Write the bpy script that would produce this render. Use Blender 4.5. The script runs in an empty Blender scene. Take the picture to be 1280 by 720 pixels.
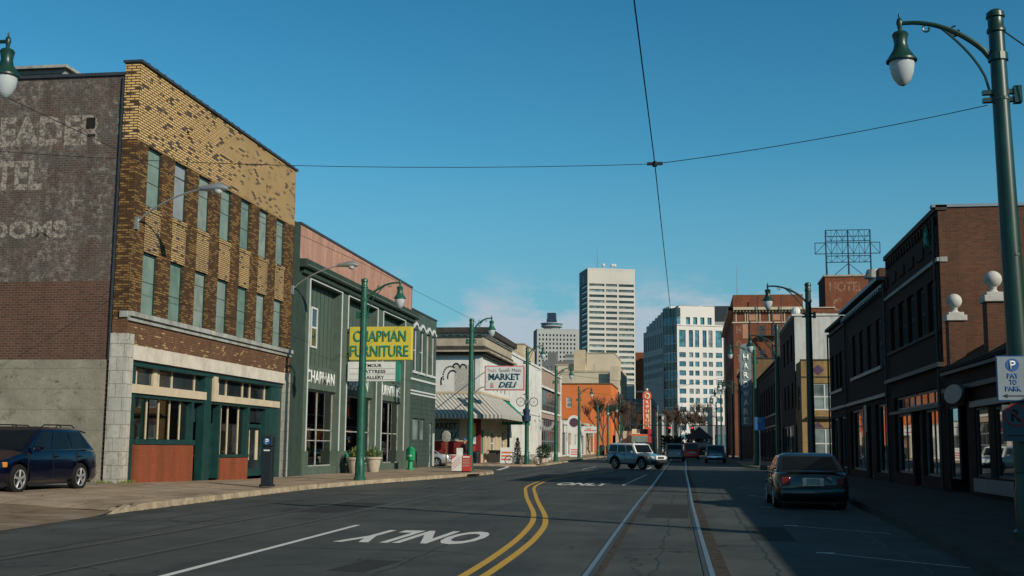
import bpy, bmesh, math, random
from mathutils import Vector, Matrix
random.seed(7)
C = bpy.context.scene
COL = C.collection
rad = math.radians

# ---------------------------------------------------------------- camera
cd = bpy.data.cameras.new("camera"); cam = bpy.data.objects.new("camera", cd); COL.objects.link(cam)
cd.sensor_width = 36.0; cd.lens = 41.71; cd.clip_start = 0.1; cd.clip_end = 9000
R_ = Vector((0.98889245, 0.14838102, 0.00864887)); U_ = Vector((0.01127717, -0.13292449, 0.99106201)); F_ = Vector((-0.14820444, 0.9799562, 0.13312134))
m = Matrix((R_, U_, -F_)).transposed().to_4x4(); m.translation = Vector((0, 0, 1.5)); cam.matrix_world = m
C.camera = cam

# ---------------------------------------------------------------- sky and sun
SUN_AZ, SUN_EL = 54.0, 25.7          # degrees from -Y towards +X, and above the horizon
w = bpy.data.worlds.new("World"); C.world = w; w.use_nodes = True
nt = w.node_tree; nt.nodes.clear()
def wn(t, **k):
    n = nt.nodes.new(t)
    for a, b in k.items(): setattr(n, a, b)
    return n
out = wn('ShaderNodeOutputWorld'); bg = wn('ShaderNodeBackground'); sky = wn('ShaderNodeTexSky')
sky.sky_type = 'NISHITA'; sky.sun_disc = False; sky.sun_elevation = rad(SUN_EL)
sky.sun_rotation = rad(180 - SUN_AZ); sky.air_density = 1.25; sky.dust_density = 0.55; sky.ozone_density = 1.6
tc = wn('ShaderNodeTexCoord'); sep = wn('ShaderNodeSeparateXYZ'); nt.links.new(tc.outputs['Generated'], sep.inputs[0])
mp = wn('ShaderNodeMapping'); mp.inputs['Scale'].default_value = (9.0, 9.0, 22.0); mp.inputs['Location'].default_value = (0.35, 0.2, 0.62)
nt.links.new(tc.outputs['Generated'], mp.inputs[0])
nz = wn('ShaderNodeTexNoise'); nz.inputs['Scale'].default_value = 1.6; nz.inputs['Detail'].default_value = 8; nz.inputs['Roughness'].default_value = 0.58
nt.links.new(mp.outputs[0], nz.inputs['Vector'])
cr = wn('ShaderNodeValToRGB'); cr.color_ramp.elements[0].position = 0.52; cr.color_ramp.elements[1].position = 0.70
nt.links.new(nz.outputs['Fac'], cr.inputs[0])
band = wn('ShaderNodeMapRange'); band.inputs['From Min'].default_value = 0.155; band.inputs['From Max'].default_value = 0.115; band.clamp = True
nt.links.new(sep.outputs['Z'], band.inputs['Value'])
def bank(cx, cz, rx, rz):
    def m_(op, a, b_):
        n = wn('ShaderNodeMath', operation=op)
        for i, v in enumerate((a, b_)):
            if isinstance(v, (int, float)): n.inputs[i].default_value = v
            else: nt.links.new(v, n.inputs[i])
        return n.outputs[0]
    dx = m_('MULTIPLY', m_('SUBTRACT', sep.outputs['X'], cx), 1 / rx); dz = m_('MULTIPLY', m_('SUBTRACT', sep.outputs['Z'], cz), 1 / rz)
    return m_('MAXIMUM', m_('SUBTRACT', 1, m_('SQRT', m_('ADD', m_('MULTIPLY', dx, dx), m_('MULTIPLY', dz, dz)), 0)), 0)
bk = wn('ShaderNodeMath', operation='MAXIMUM'); nt.links.new(bank(-.115, .075, .13, .065), bk.inputs[0]); nt.links.new(bank(.03, .09, .17, .055), bk.inputs[1])
bsc = wn('ShaderNodeMath', operation='MULTIPLY_ADD'); bsc.inputs[1].default_value = .42; nt.links.new(bk.outputs[0], bsc.inputs[0]); nt.links.new(nz.outputs['Fac'], bsc.inputs[2]); nt.links.new(bsc.outputs[0], cr.inputs[0])
mul = wn('ShaderNodeMath', operation='MULTIPLY'); nt.links.new(cr.outputs[0], mul.inputs[0]); nt.links.new(band.outputs[0], mul.inputs[1])
mul2 = wn('ShaderNodeMath', operation='MULTIPLY'); nt.links.new(mul.outputs[0], mul2.inputs[0]); mul2.inputs[1].default_value = 0.92
tint = wn('ShaderNodeMixRGB', blend_type='MULTIPLY'); tint.inputs[0].default_value = 1.0; tint.inputs[2].default_value = (0.34, 0.99, 1.24, 1)
nt.links.new(sky.outputs[0], tint.inputs[1])
deep = wn('ShaderNodeMapRange'); deep.inputs['From Min'].default_value = 0.22; deep.inputs['From Max'].default_value = 0.52; deep.clamp = True; nt.links.new(sep.outputs['Z'], deep.inputs['Value'])
dmix = wn('ShaderNodeMixRGB', blend_type='MULTIPLY'); dmix.inputs[2].default_value = (0.28, 0.74, 0.82, 1); nt.links.new(deep.outputs[0], dmix.inputs[0]); nt.links.new(tint.outputs[0], dmix.inputs[1])
low = wn('ShaderNodeMapRange'); low.inputs['From Min'].default_value = 0.24; low.inputs['From Max'].default_value = 0.0; low.inputs['To Max'].default_value = 0.75; low.clamp = True; nt.links.new(sep.outputs['Z'], low.inputs['Value'])
zen = wn('ShaderNodeMapRange'); zen.inputs['From Min'].default_value = 0.50; zen.inputs['From Max'].default_value = 0.80; zen.clamp = True; nt.links.new(sep.outputs['Z'], zen.inputs['Value'])
zmix = wn('ShaderNodeMixRGB'); nt.links.new(zen.outputs[0], zmix.inputs[0]); nt.links.new(dmix.outputs[0], zmix.inputs[1]); zmix.inputs[2].default_value = (0.75, 1.0, 1.2, 1)  # upper sky, out of view, greyed and dimmed to weaken its blue fill
lmix = wn('ShaderNodeMixRGB'); nt.links.new(low.outputs[0], lmix.inputs[0]); nt.links.new(zmix.outputs[0], lmix.inputs[1]); lmix.inputs[2].default_value = (2.9, 5.0, 6.5, 1)
cmix = wn('ShaderNodeMixRGB'); nt.links.new(mul2.outputs[0], cmix.inputs[0]); nt.links.new(lmix.outputs[0], cmix.inputs[1]); cmix.inputs[2].default_value = (5.3, 6.3, 7.3, 1)
nt.links.new(cmix.outputs[0], bg.inputs[0]); bg.inputs[1].default_value = 0.088; nt.links.new(bg.outputs[0], out.inputs[0])
sd = bpy.data.lights.new("sun", 'SUN'); sd.energy = 4.8; sd.angle = rad(0.5); sd.color = (1.0, 0.89, 0.72)
sun = bpy.data.objects.new("sun", sd); COL.objects.link(sun)
sv = Vector((math.sin(rad(SUN_AZ)) * math.cos(rad(SUN_EL)), -math.cos(rad(SUN_AZ)) * math.cos(rad(SUN_EL)), math.sin(rad(SUN_EL))))
sun.rotation_euler = sv.to_track_quat('Z', 'Y').to_euler(); sun.location = sv * 100
C.view_settings.view_transform = 'Standard'; C.view_settings.look = 'None'; C.view_settings.exposure = -0.12; C.view_settings.gamma = 1
C.view_settings.use_curve_mapping = False

# ---------------------------------------------------------------- materials
class NT:
    def __init__(s, name):
        s.m = bpy.data.materials.new(name); s.m.use_nodes = True; s.t = s.m.node_tree; s.t.nodes.clear()
        s.o = s.n('ShaderNodeOutputMaterial'); s.p = s.n('ShaderNodeBsdfPrincipled'); s.l(s.p, 0, s.o, 0)
        s.geo = s.n('ShaderNodeNewGeometry')
    def n(s, t, **k):
        n = s.t.nodes.new(t)
        for a, b in k.items(): setattr(n, a, b)
        return n
    def l(s, a, i, b, j): s.t.links.new(a.outputs[i], b.inputs[j])
    def math(s, op, a, b=None, c=None):
        n = s.n('ShaderNodeMath', operation=op)
        for i, v in enumerate((a, b, c)):
            if v is None: continue
            if isinstance(v, (int, float)): n.inputs[i].default_value = v
            else: s.t.links.new(v, n.inputs[i])
        return n.outputs[0]
    def noise(s, scale, detail=4, rough=.55, vec=None, stretch=None):
        n = s.n('ShaderNodeTexNoise'); n.inputs['Scale'].default_value = scale; n.inputs['Detail'].default_value = detail; n.inputs['Roughness'].default_value = rough
        v = vec or s.pos()
        if stretch:
            mpn = s.n('ShaderNodeMapping'); mpn.inputs['Scale'].default_value = stretch; s.t.links.new(v, mpn.inputs[0]); v = mpn.outputs[0]
        s.t.links.new(v, n.inputs['Vector']); return n.outputs['Fac']
    def pos(s): return s.geo.outputs['Position']
    def ramp(s, v, a, b):
        n = s.n('ShaderNodeMapRange'); n.clamp = True; n.inputs['From Min'].default_value = a; n.inputs['From Max'].default_value = b; s.t.links.new(v, n.inputs['Value']); return n.outputs[0]
    def mix(s, f, a, b, bt='MIX'):
        n = s.n('ShaderNodeMixRGB', blend_type=bt)
        for i, v in enumerate((f, a, b)):
            if isinstance(v, (int, float)): n.inputs[i].default_value = v
            elif isinstance(v, tuple): n.inputs[i].default_value = v + (1,) if len(v) == 3 else v
            else: s.t.links.new(v, n.inputs[i])
        return n.outputs[0]
    def color(s, v):
        if isinstance(v, tuple): s.p.inputs['Base Color'].default_value = v + (1,)
        else: s.t.links.new(v, s.p.inputs['Base Color'])
    def bump(s, h, strength=.3, dist=.02):
        b = s.n('ShaderNodeBump'); b.inputs['Strength'].default_value = strength; b.inputs['Distance'].default_value = dist
        s.t.links.new(h, b.inputs['Height']); s.t.links.new(b.outputs[0], s.p.inputs['Normal'])

def obj_pos(s):
    t = s.n('ShaderNodeTexCoord'); return t.outputs['Object']
def pm(name, col, rough=.8, var=.25, scale=2.5, bump=.15, metal=0, stain=None, stain_amt=.4, local=False, spec=.5, streak=False):
    s = NT(name); v = obj_pos(s) if local else s.pos()
    n1 = s.noise(scale, 6, .6, v); k = s.ramp(n1, .3, .7)
    c = s.mix(k, tuple(x * (1 - var) for x in col), tuple(min(1, x * (1 + var)) for x in col))
    if stain:
        n2 = s.noise(scale * .45, 8, .7, v, (1, 1, .35) if streak else None)
        c = s.mix(s.math('MULTIPLY', s.ramp(n2, .5, .7), stain_amt), c, stain)
    s.color(c); s.p.inputs['Roughness'].default_value = rough; s.p.inputs['Metallic'].default_value = metal
    s.p.inputs['Specular IOR Level'].default_value = spec if rough < .7 else spec * .3
    if bump: s.bump(s.noise(scale * 12, 4, .6, v), bump, .01)
    return s.m
def brick(name, c1, c2, mortar, bh=.078, bw=.22, worn=None, worn_t=.62, cluster=.35, msize=.012, gray=None, gray_amt=.8, rough=.85, patch=None, alt=None, stain=.38, big_amt=.5):
    """worn: colour of bricks that lost their glaze, picked brick by brick, in clusters"""
    s = NT(name)
    sx = s.n('ShaderNodeSeparateXYZ'); s.t.links.new(s.pos(), sx.inputs[0])
    u = s.math('ADD', sx.outputs[0], sx.outputs[1]); cv = s.n('ShaderNodeCombineXYZ'); s.t.links.new(u, cv.inputs[0]); s.t.links.new(sx.outputs[2], cv.inputs[1])
    b = s.n('ShaderNodeTexBrick'); s.t.links.new(cv.outputs[0], b.inputs['Vector']); stk = s.ramp(s.noise(1.6, 7, .7, None, (1, 1, .13)), .42, .68)
    b.inputs['Scale'].default_value = 1; b.inputs['Mortar Size'].default_value = msize; b.inputs['Brick Width'].default_value = bw; b.inputs['Row Height'].default_value = bh
    b.inputs['Color1'].default_value = (0, 0, 0, 1); b.inputs['Color2'].default_value = (1, 1, 1, 1); b.inputs['Mortar'].default_value = (.5, .5, .5, 1); b.inputs['Mortar Smooth'].default_value = .1
    rnd = b.outputs['Color']; c = s.mix(rnd, c1, c2)
    big = s.noise(.55, 6, .65); c = s.mix(big_amt, c, s.mix(s.ramp(big, .3, .7), (.55, .55, .55), (1, 1, 1)), 'MULTIPLY')
    if worn:
        cl = s.noise(2.6, 4, .7, cv.outputs[0], (.6, 1.1, 1))
        t = s.math('ADD', s.math('MULTIPLY', rnd, 1 - cluster), s.math('MULTIPLY', cl, cluster * 2))
        f = s.math('GREATER_THAN', t, worn_t + .15); c = s.mix(f, c, worn)
    if alt:   # second glazed tone scattered brick by brick
        b2 = s.n('ShaderNodeTexBrick'); s.t.links.new(cv.outputs[0], b2.inputs['Vector']); b2.offset_frequency = 2
        for k_, v_ in (('Scale', 1), ('Mortar Size', 0), ('Brick Width', bw * 1.15), ('Row Height', bh)): b2.inputs[k_].default_value = v_
        b2.inputs['Color1'].default_value = (0, 0, 0, 1); b2.inputs['Color2'].default_value = (1, 1, 1, 1)
        f2 = s.math('GREATER_THAN', s.math('ADD', b2.outputs['Color'], s.math('MULTIPLY', s.noise(1.4, 4, .6), 1.2)), alt[1])
        c = s.mix(f2, c, alt[0])
    if gray:
        f = s.ramp(s.noise(1.3, 9, .8), .40, .56); fine = s.ramp(s.noise(11, 4, .8), .34, .56)
        c = s.mix(s.math('MULTIPLY', s.math('MULTIPLY', f, fine), gray_amt), c, gray)
    if patch:
        c = s.mix(s.math('MULTIPLY', s.math('MULTIPLY', s.ramp(s.noise(.9, 9, .78), .42, .58), s.ramp(s.noise(6, 5, .8), .47, .60)), .85), c, patch)
    c = s.mix(b.outputs['Fac'], c, mortar); c = s.mix(s.math('MULTIPLY', stk, stain), c, (.03, .024, .018))
    s.color(c); s.p.inputs['Roughness'].default_value = rough; s.p.inputs['Specular IOR Level'].default_value = .5 if rough < .6 else .12
    s.bump(s.math('SUBTRACT', 1, b.outputs['Fac']), .5, .012)
    return s.m
def glass_dark(name, col=(.02, .026, .03), rough=.04, spec=.8):
    s = NT(name); s.color(s.mix(s.ramp(s.noise(.6, 3), .35, .65), tuple(x * .5 for x in col), tuple(x * 1.6 for x in col)))
    s.p.inputs['Roughness'].default_value = rough; s.p.inputs['Specular IOR Level'].default_value = spec
    s.bump(s.noise(.7, 2), .04, .05); return s.m
def glass_clear(name, tint=(.62, .68, .66), boost=1.0):
    s = NT(name); tr = s.n('ShaderNodeBsdfTransparent'); tr.inputs[0].default_value = tint + (1,)
    gl = s.n('ShaderNodeBsdfGlossy'); gl.inputs['Roughness'].default_value = .02; fr = s.n('ShaderNodeFresnel'); fr.inputs[0].default_value = 1.55
    mx = s.n('ShaderNodeMixShader'); f = s.math('MINIMUM', s.math('ADD', s.math('MULTIPLY', fr.outputs[0], 1.5 * boost), .04), 1)
    s.t.links.new(f, mx.inputs[0]); s.l(tr, 0, mx, 1); s.l(gl, 0, mx, 2); s.l(mx, 0, s.o, 0); return s.m
def paint_worn(name, col, thr=.45, fine=9):
    """old paint left on masonry: gaps let the wall show"""
    s = NT(name); s.color(s.mix(s.noise(6, 5), tuple(x * .7 for x in col), col)); s.p.inputs['Roughness'].default_value = .9
    a = s.math('MULTIPLY', s.ramp(s.noise(fine, 6, .75), thr - .14, thr + .05), .88)
    tr = s.n('ShaderNodeBsdfTransparent'); mx = s.n('ShaderNodeMixShader'); s.t.links.new(a, mx.inputs[0]); s.l(tr, 0, mx, 1); s.l(s.p, 0, mx, 2); s.l(mx, 0, s.o, 0); return s.m
def emit(name, col, st):
    s = NT(name); s.color(col); s.p.inputs['Emission Color'].default_value = col + (1,); s.p.inputs['Emission Strength'].default_value = st; return s.m
def gloss(name, col, rough=.25, metal=0, coat=0, var=.1):
    s = NT(name); s.color(s.mix(s.ramp(s.noise(3, 4, .6, obj_pos(s)), .3, .7), tuple(x * (1 - var) for x in col), tuple(x * (1 + var) for x in col)))
    s.p.inputs['Roughness'].default_value = rough; s.p.inputs['Metallic'].default_value = metal; s.p.inputs['Coat Weight'].default_value = coat; s.p.inputs['Coat Roughness'].default_value = .04
    return s.m
def stripes(name, c1, c2, pitch):
    s = NT(name); sx = s.n('ShaderNodeSeparateXYZ'); s.t.links.new(s.pos(), sx.inputs[0])
    u = s.math('ADD', sx.outputs[0], sx.outputs[1]); f = s.math('GREATER_THAN', s.math('FRACT', s.math('MULTIPLY', u, 1 / pitch)), .5)
    s.color(s.mix(s.math('MULTIPLY', s.noise(3, 5), .35), s.mix(f, c1, c2), (.2, .19, .17))); s.p.inputs['Roughness'].default_value = .8; return s.m
def asphalt():
    s = NT('asphalt')
    n1 = s.ramp(s.noise(.30, 9, .72), .36, .64); n2 = s.ramp(s.noise(40, 3, .7), .25, .75); n3 = s.ramp(s.noise(1.0, 7, .7, None, (1.0, .12, 1)), .35, .7)
    c = s.mix(n1, (.050, .058, .057), (.094, .103, .100)); c = s.mix(s.math('MULTIPLY', n3, .55), c, (.038, .042, .043))
    c = s.mix(.45, c, s.mix(n2, (.30, .30, .30), (1.6, 1.6, 1.58)), 'MULTIPLY')
    # sealed cracks
    vz = s.n('ShaderNodeTexVoronoi', feature='DISTANCE_TO_EDGE'); vz.inputs['Scale'].default_value = .16
    wv = s.n('ShaderNodeVectorMath', operation='ADD'); nn = s.n('ShaderNodeTexNoise'); nn.inputs['Scale'].default_value = .8; nn.inputs['Detail'].default_value = 6
    s.t.links.new(s.pos(), nn.inputs['Vector']); sc = s.n('ShaderNodeVectorMath', operation='SCALE'); s.t.links.new(nn.outputs['Color'], sc.inputs[0]); sc.inputs['Scale'].default_value = 2.2
    s.t.links.new(s.pos(), wv.inputs[0]); s.t.links.new(sc.outputs[0], wv.inputs[1]); s.t.links.new(wv.outputs[0], vz.inputs['Vector'])
    ck = s.math('LESS_THAN', vz.outputs['Distance'], .0035); c = s.mix(s.math('MULTIPLY', ck, .7), c, (.014, .015, .016))
    oil = s.math('MULTIPLY', s.ramp(s.noise(.7, 5, .6, None, (1, .35, 1)), .56, .72), .55); c = s.mix(oil, c, (.024, .026, .026))
    s.color(c); rr = s.mix(n3, (.85, .85, .85), (.68, .68, .68)); s.t.links.new(rr, s.p.inputs['Roughness']); s.p.inputs['Specular IOR Level'].default_value = .15
    s.bump(s.noise(55, 3, .7), .5, .008); return s.m
def concrete_slabs(name, col, joint=1.5, stain=(.10, .07, .045), amt=.6):
    s = NT(name); sx = s.n('ShaderNodeSeparateXYZ'); s.t.links.new(s.pos(), sx.inputs[0])
    j = 0
    fy = s.math('LESS_THAN', s.math('FRACT', s.math('MULTIPLY', sx.outputs[1], 1 / joint)), .025); fx = s.math('LESS_THAN', s.math('FRACT', s.math('MULTIPLY', sx.outputs[0], 1 / joint)), .025)
    c = s.mix(s.ramp(s.noise(1.2, 8, .65), .3, .7), tuple(x * .75 for x in col), tuple(x * 1.2 for x in col))
    c = s.mix(s.math('MULTIPLY', s.ramp(s.noise(.5, 8, .7, None, (1.4, .5, 1)), .47, .64), amt), c, stain)
    c = s.mix(.35, c, s.mix(s.ramp(s.noise(30, 3), .3, .7), (.6, .6, .6), (1.3, 1.3, 1.3)), 'MULTIPLY')
    c = s.mix(s.math('MULTIPLY', s.math('MAXIMUM', fx, fy), .6), c, (.03, .025, .02))
    s.color(c); s.p.inputs['Roughness'].default_value = .9; s.p.inputs['Specular IOR Level'].default_value = .12; s.bump(s.noise(22, 5, .7), .35, .01); return s.m

M = {}
M['asphalt'] = asphalt()
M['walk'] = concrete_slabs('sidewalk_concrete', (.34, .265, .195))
M['walk_shade'] = concrete_slabs('sidewalk_shade_concrete', (.06, .056, .052), amt=.3)  # right pavement darkened: street shade is put into its colour
M['lot'] = concrete_slabs('lot_concrete', (.21, .20, .185), 3.0)
M['dirt'] = pm('dirt_apron', (.17, .125, .085), .95, .35, 1.2, .6, stain=(.30, .27, .23), stain_amt=.7)
M['kerb'] = pm('kerb_stone', (.34, .28, .20), .9, .3, 3, .5, stain=(.07, .055, .04), stain_amt=.7)
M['ground'] = pm('ground_earth', (.10, .095, .08), .95, .3, .05, 0)
M['white_line'] = paint_worn('road_paint_white', (.72, .73, .72), .30, 16)
M['yellow_line'] = paint_worn('road_paint_yellow', (.62, .38, .05), .27, 16)
M['rail'] = gloss('rail_steel', (.30, .30, .29), .42, .9)
M['rail_bed'] = pm('rail_joint_filler', (.050, .045, .039), .95, .7, 7, .8, stain=(.085, .075, .058), stain_amt=.7)
M['iron'] = pm('cast_iron', (.035, .033, .03), .6, .3, 8, .2)
# brick building
M['ybrick'] = brick('glazed_yellow_brick', (.80, .52, .19), (.68, .43, .15), (.10, .06, .03), .088, .30, worn=(.040, .022, .012), worn_t=.765, cluster=.40, msize=.022, rough=.5, stain=.12, big_amt=.2)
M['ybrick_clean'] = brick('glazed_yellow_spandrel', (.66, .42, .16), (.56, .34, .12), (.10, .065, .035), .076, .27, worn=(.042, .023, .013), worn_t=.80, cluster=.4, msize=.018, rough=.5)
M['wornbrick'] = brick('worn_brown_brick', (.135, .068, .03), (.075, .038, .02), (.05, .033, .022), .076, .22, alt=((.25, .145, .05), 1.22), msize=.014)
M['brownbrick'] = brick('brown_common_brick', (.21, .105, .055), (.15, .072, .04), (.09, .06, .045), .078, .22, alt=((.42, .27, .13), 1.5))
M['sidebrick'] = brick('side_wall_brick', (.150, .068, .046), (.095, .046, .033), (.14, .11, .09), .078, .22)
M['ghostbrick'] = brick('side_wall_painted_brick', (.125, .070, .055), (.080, .050, .044), (.14, .12, .105), .078, .22, gray=(.078, .080, .078), gray_amt=1.0, patch=(.34, .32, .30))
M['ghost'] = paint_worn('faded_lettering', (.42, .37, .32), .525, 12)
def old_render():
    s = NT('old_cement_render'); sx = s.n('ShaderNodeSeparateXYZ'); s.t.links.new(s.pos(), sx.inputs[0])
    c = s.mix(s.ramp(s.noise(.8, 9, .7), .35, .65), (.19, .18, .14), (.32, .30, .24))
    ln = s.math('LESS_THAN', s.math('FRACT', s.math('ADD', s.math('MULTIPLY', sx.outputs[2], 1.55), s.math('MULTIPLY', s.noise(2), .12))), .035); c = s.mix(s.math('MULTIPLY', ln, .45), c, (.09, .08, .06))
    c = s.mix(s.math('MULTIPLY', s.ramp(s.noise(1.1, 10, .85, None, (1, 1, 1.6)), .56, .62), .8), c, (.085, .055, .035))
    c = s.mix(s.math('MULTIPLY', s.ramp(s.noise(5, 8, .8, None, (1, 1, .5)), .60, .66), .7), c, (.04, .035, .03))
    c = s.mix(s.math('MULTIPLY', s.ramp(s.noise(16, 5, .8), .42, .62), .35), c, (.14, .13, .11))
    s.color(c); s.p.inputs['Roughness'].default_value = .95; s.p.inputs['Specular IOR Level'].default_value = .1; s.bump(s.noise(9, 8, .8), .7, .02); return s.m
M['render'] = old_render()
M['tile'] = brick('white_glazed_tile', (.52, .50, .44), (.46, .45, .40), (.20, .18, .15), .42, .45, msize=.01, rough=.4, patch=(.30, .27, .22))
M['terracotta'] = pm('cream_band', (.55, .50, .43), .6, .15, 2, .2, stain=(.22, .15, .10), stain_amt=.35)
M['stone'] = pm('weathered_sill_stone', (.30, .31, .29), .9, .3, 2.5, .5, stain=(.10, .09, .07), stain_amt=.7)
M['coping'] = pm('coping_tile', (.035, .04, .05), .5, .3, 6, .2)
M['board'] = pm('green_painted_plywood', (.15, .215, .195), .8, .2, 1.6, .2, stain=(.22, .25, .24), stain_amt=.8, streak=True)
M['board2'] = pm('green_weathered_plywood', (.18, .23, .21), .85, .3, 2.2, .25, stain=(.25, .25, .23), stain_amt=.9, streak=True); M['board3'] = pm('dark_green_plywood', (.12, .19, .17), .8, .25, 1.9, .2, stain=(.18, .20, .18), stain_amt=.8, streak=True)
M['board_grey'] = pm('grey_painted_plywood', (.22, .25, .28), .8, .2, 1.6, .2, stain=(.17, .2, .2), stain_amt=.6, streak=True)
M['dkgreen'] = pm('dark_green_paint', (.006, .038, .036), .45, .25, 3, .05)
M['cream'] = pm('cream_trim_paint', (.50, .42, .30), .6, .12, 3, .05)
M['redbrickpaint'] = brick('painted_red_brick', (.30, .085, .04), (.27, .075, .035), (.22, .062, .032), .078, .22)
M['tin'] = pm('rusty_tin', (.25, .27, .26), .6, .3, 2, .2, stain=(.12, .06, .03), stain_amt=.8)
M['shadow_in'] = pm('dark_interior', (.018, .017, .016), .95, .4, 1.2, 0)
M['glass'] = glass_dark('window_glass'); M['glass_b'] = glass_dark('blue_window_glass', (.05, .16, .22), .08); M['glass_w'] = glass_dark('pale_window_glass', (.16, .20, .20), .1)
M['glass_m'] = glass_dark('blind_window_glass', (.08, .095, .095), .12); M['glass_b2'] = glass_dark('deep_blue_window_glass', (.02, .08, .13), .06)
M['clear'] = glass_clear('shop_window_glass'); M['mirrorish'] = glass_clear('dark_shop_glass', (.22, .24, .24), 1.3)
# furniture shop
M['fgreen'] = pm('shop_green_paint', (.082, .112, .093), .75, .16, 2.0, .2, stain=(.05, .10, .075), stain_amt=.6)
M['fgreen_d'] = pm('shop_dark_green_paint', (.034, .054, .045), .75, .2, 2.0, .2)
M['panelgreen'] = pm('panel_green_paint', (.062, .092, .072), .65, .12, 1.5, .1)
M['pink'] = brick('pink_painted_brick', (.56, .32, .25), (.48, .27, .21), (.40, .22, .17), .078, .22, patch=(.40, .25, .19))
M['white'] = pm('white_paint', (.52, .54, .53), .6, .08, 3, .05)
M['offwhite'] = pm('offwhite_wall_paint', (.58, .58, .56), .8, .12, 1.0, .2, stain=(.36, .34, .32), stain_amt=.5)
M['letter_w'] = pm('white_letters', (.70, .72, .70), .5, .05, 3, 0)
M['bgreen'] = brick('green_painted_brick', (.062, .095, .085), (.05, .08, .072), (.035, .055, .05), .30, .55, msize=.02)
M['dgreen2'] = pm('blue_green_wall_paint', (.062, .098, .088), .8, .2, 1.4, .2)
M['sign_y'] = pm('yellow_sign_face', (.56, .47, .055), .5, .08, 1.2, .05, stain=(.36, .30, .09), stain_amt=.5); M['sign_g'] = pm('green_sign_letters', (.02, .22, .16), .5, .15, 4, 0)
M['sign_shade'] = gloss('park_sign_shade_face', (.19, .24, .28), .7)  # white face darkened: shade over the sign is put into the colour
M['sign_w'] = gloss('white_sign_face', (.62, .64, .62), .4); M['black'] = pm('black_letters', (.012, .012, .014), .5, .1, 3, 0); M['navy'] = pm('teal_blue_letters', (.01, .075, .11), .5, .1, 3, 0)
M['red'] = pm('red_paint', (.42, .035, .03), .5, .15, 3, .05); M['pinkred'] = pm('pink_trim', (.52, .11, .12), .5, .1, 3, 0); M['redwall'] = brick('red_painted_wall', (.26, .03, .035), (.22, .026, .03), (.16, .02, .022))
M['curtain'] = pm('pale_curtain', (.36, .31, .24), .9, .25, 5, 0); M['wood'] = pm('brown_wood', (.14, .075, .035), .6, .3, 5, .1)
# street
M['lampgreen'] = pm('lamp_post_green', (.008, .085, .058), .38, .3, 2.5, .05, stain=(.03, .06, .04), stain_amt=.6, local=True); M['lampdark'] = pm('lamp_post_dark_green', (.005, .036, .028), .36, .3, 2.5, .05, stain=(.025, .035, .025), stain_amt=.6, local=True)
M['globe'] = (lambda s: (s.color((.62, .66, .68)), setattr(s.p.inputs['Roughness'], 'default_value', .12), setattr(s.p.inputs['Transmission Weight'], 'default_value', .35), s.m)[-1])(NT('lamp_globe_glass'))
M['galv'] = gloss('galvanised_metal', (.40, .42, .42), .4, .7); M['wire'] = pm('cable_rubber', (.012, .016, .024), .6, .2, 2, 0)
M['boxblack'] = gloss('black_box_paint', (.012, .016, .022), .4); M['bluesign'] = pm('blue_sign', (.02, .10, .30), .5, .1, 3, 0)
M['kgreen'] = gloss('bright_green_plastic', (.012, .30, .11), .45); M['pot'] = pm('clay_planter', (.42, .36, .30), .85, .15, 5, .3)
M['leaf'] = pm('leaf_green', (.05, .10, .03), .6, .4, 9, 0); M['leaf_y'] = pm('yellow_green_leaf', (.16, .18, .03), .6, .4, 9, 0); M['leaf_d'] = pm('dark_conifer_leaf', (.018, .055, .028), .7, .4, 9, 0)
M['bark'] = pm('grey_bark', (.11, .085, .07), .9, .3, 6, .3); M['twig'] = pm('twig_brown', (.085, .058, .044), .9, .3, 3, 0)
M['canvas'] = stripes('striped_canvas', (.60, .58, .53), (.20, .20, .185), .34); M['canvas_g'] = pm('green_canvas', (.01, .19, .13), .8, .15, 3, .1)
M['tan'] = pm('tan_stone', (.36, .31, .24), .85, .2, 1.0, .2, stain=(.16, .13, .10), stain_amt=.6); M['darkcap'] = pm('dark_cornice', (.05, .046, .042), .8, .3, 2, .3)
M['mural'] = pm('textured_grey_panel', (.36, .35, .32), .9, .35, 9, .3); M['beige'] = pm('beige_stucco', (.46, .38, .27), .85, .12, .5, .1); M['beige2'] = pm('pale_beige_stucco', (.50, .44, .34), .85, .1, .3, .1, stain=(.34, .29, .22), stain_amt=.5)
M['orange'] = pm('orange_stucco', (.60, .17, .055), .85, .1, .5, .1); M['pinkbrick'] = brick('pale_pink_brick', (.47, .33, .27), (.42, .28, .23), (.38, .30, .26))
M['towerwhite'] = pm('precast_concrete', (.52, .50, .46), .8, .05, .1, 0, stain=(.42, .40, .37), stain_amt=.5); M['towerside'] = pm('tower_shade_blue_grey', (.17, .20, .22), .8, .1, .2, 0)  # towerside: shade of the tower sides put into a blue-grey colour
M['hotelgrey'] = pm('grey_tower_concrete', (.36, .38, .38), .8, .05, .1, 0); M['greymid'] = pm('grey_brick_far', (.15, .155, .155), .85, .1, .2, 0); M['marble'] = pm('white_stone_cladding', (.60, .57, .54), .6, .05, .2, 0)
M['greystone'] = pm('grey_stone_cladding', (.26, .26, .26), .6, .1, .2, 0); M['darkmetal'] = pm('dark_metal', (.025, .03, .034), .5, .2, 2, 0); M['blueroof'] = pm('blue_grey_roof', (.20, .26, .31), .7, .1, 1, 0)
M['rbrick'] = brick('red_hotel_brick', (.25, .085, .045), (.20, .068, .038), (.16, .08, .06), .2, .5, msize=.015); M['rbrick_pink'] = pm('infilled_window', (.40, .21, .14), .85, .1, 1, 0)
M['dbrick'] = brick('dark_red_brick', (.16, .065, .038), (.105, .045, .028), (.10, .07, .055)); M['dbrick_shade'] = brick('shade_darkened_red_brick', (.056, .017, .011), (.038, .012, .008), (.024, .015, .011))  # second brick darkened: shade on the right-hand fronts is in the colour
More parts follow.
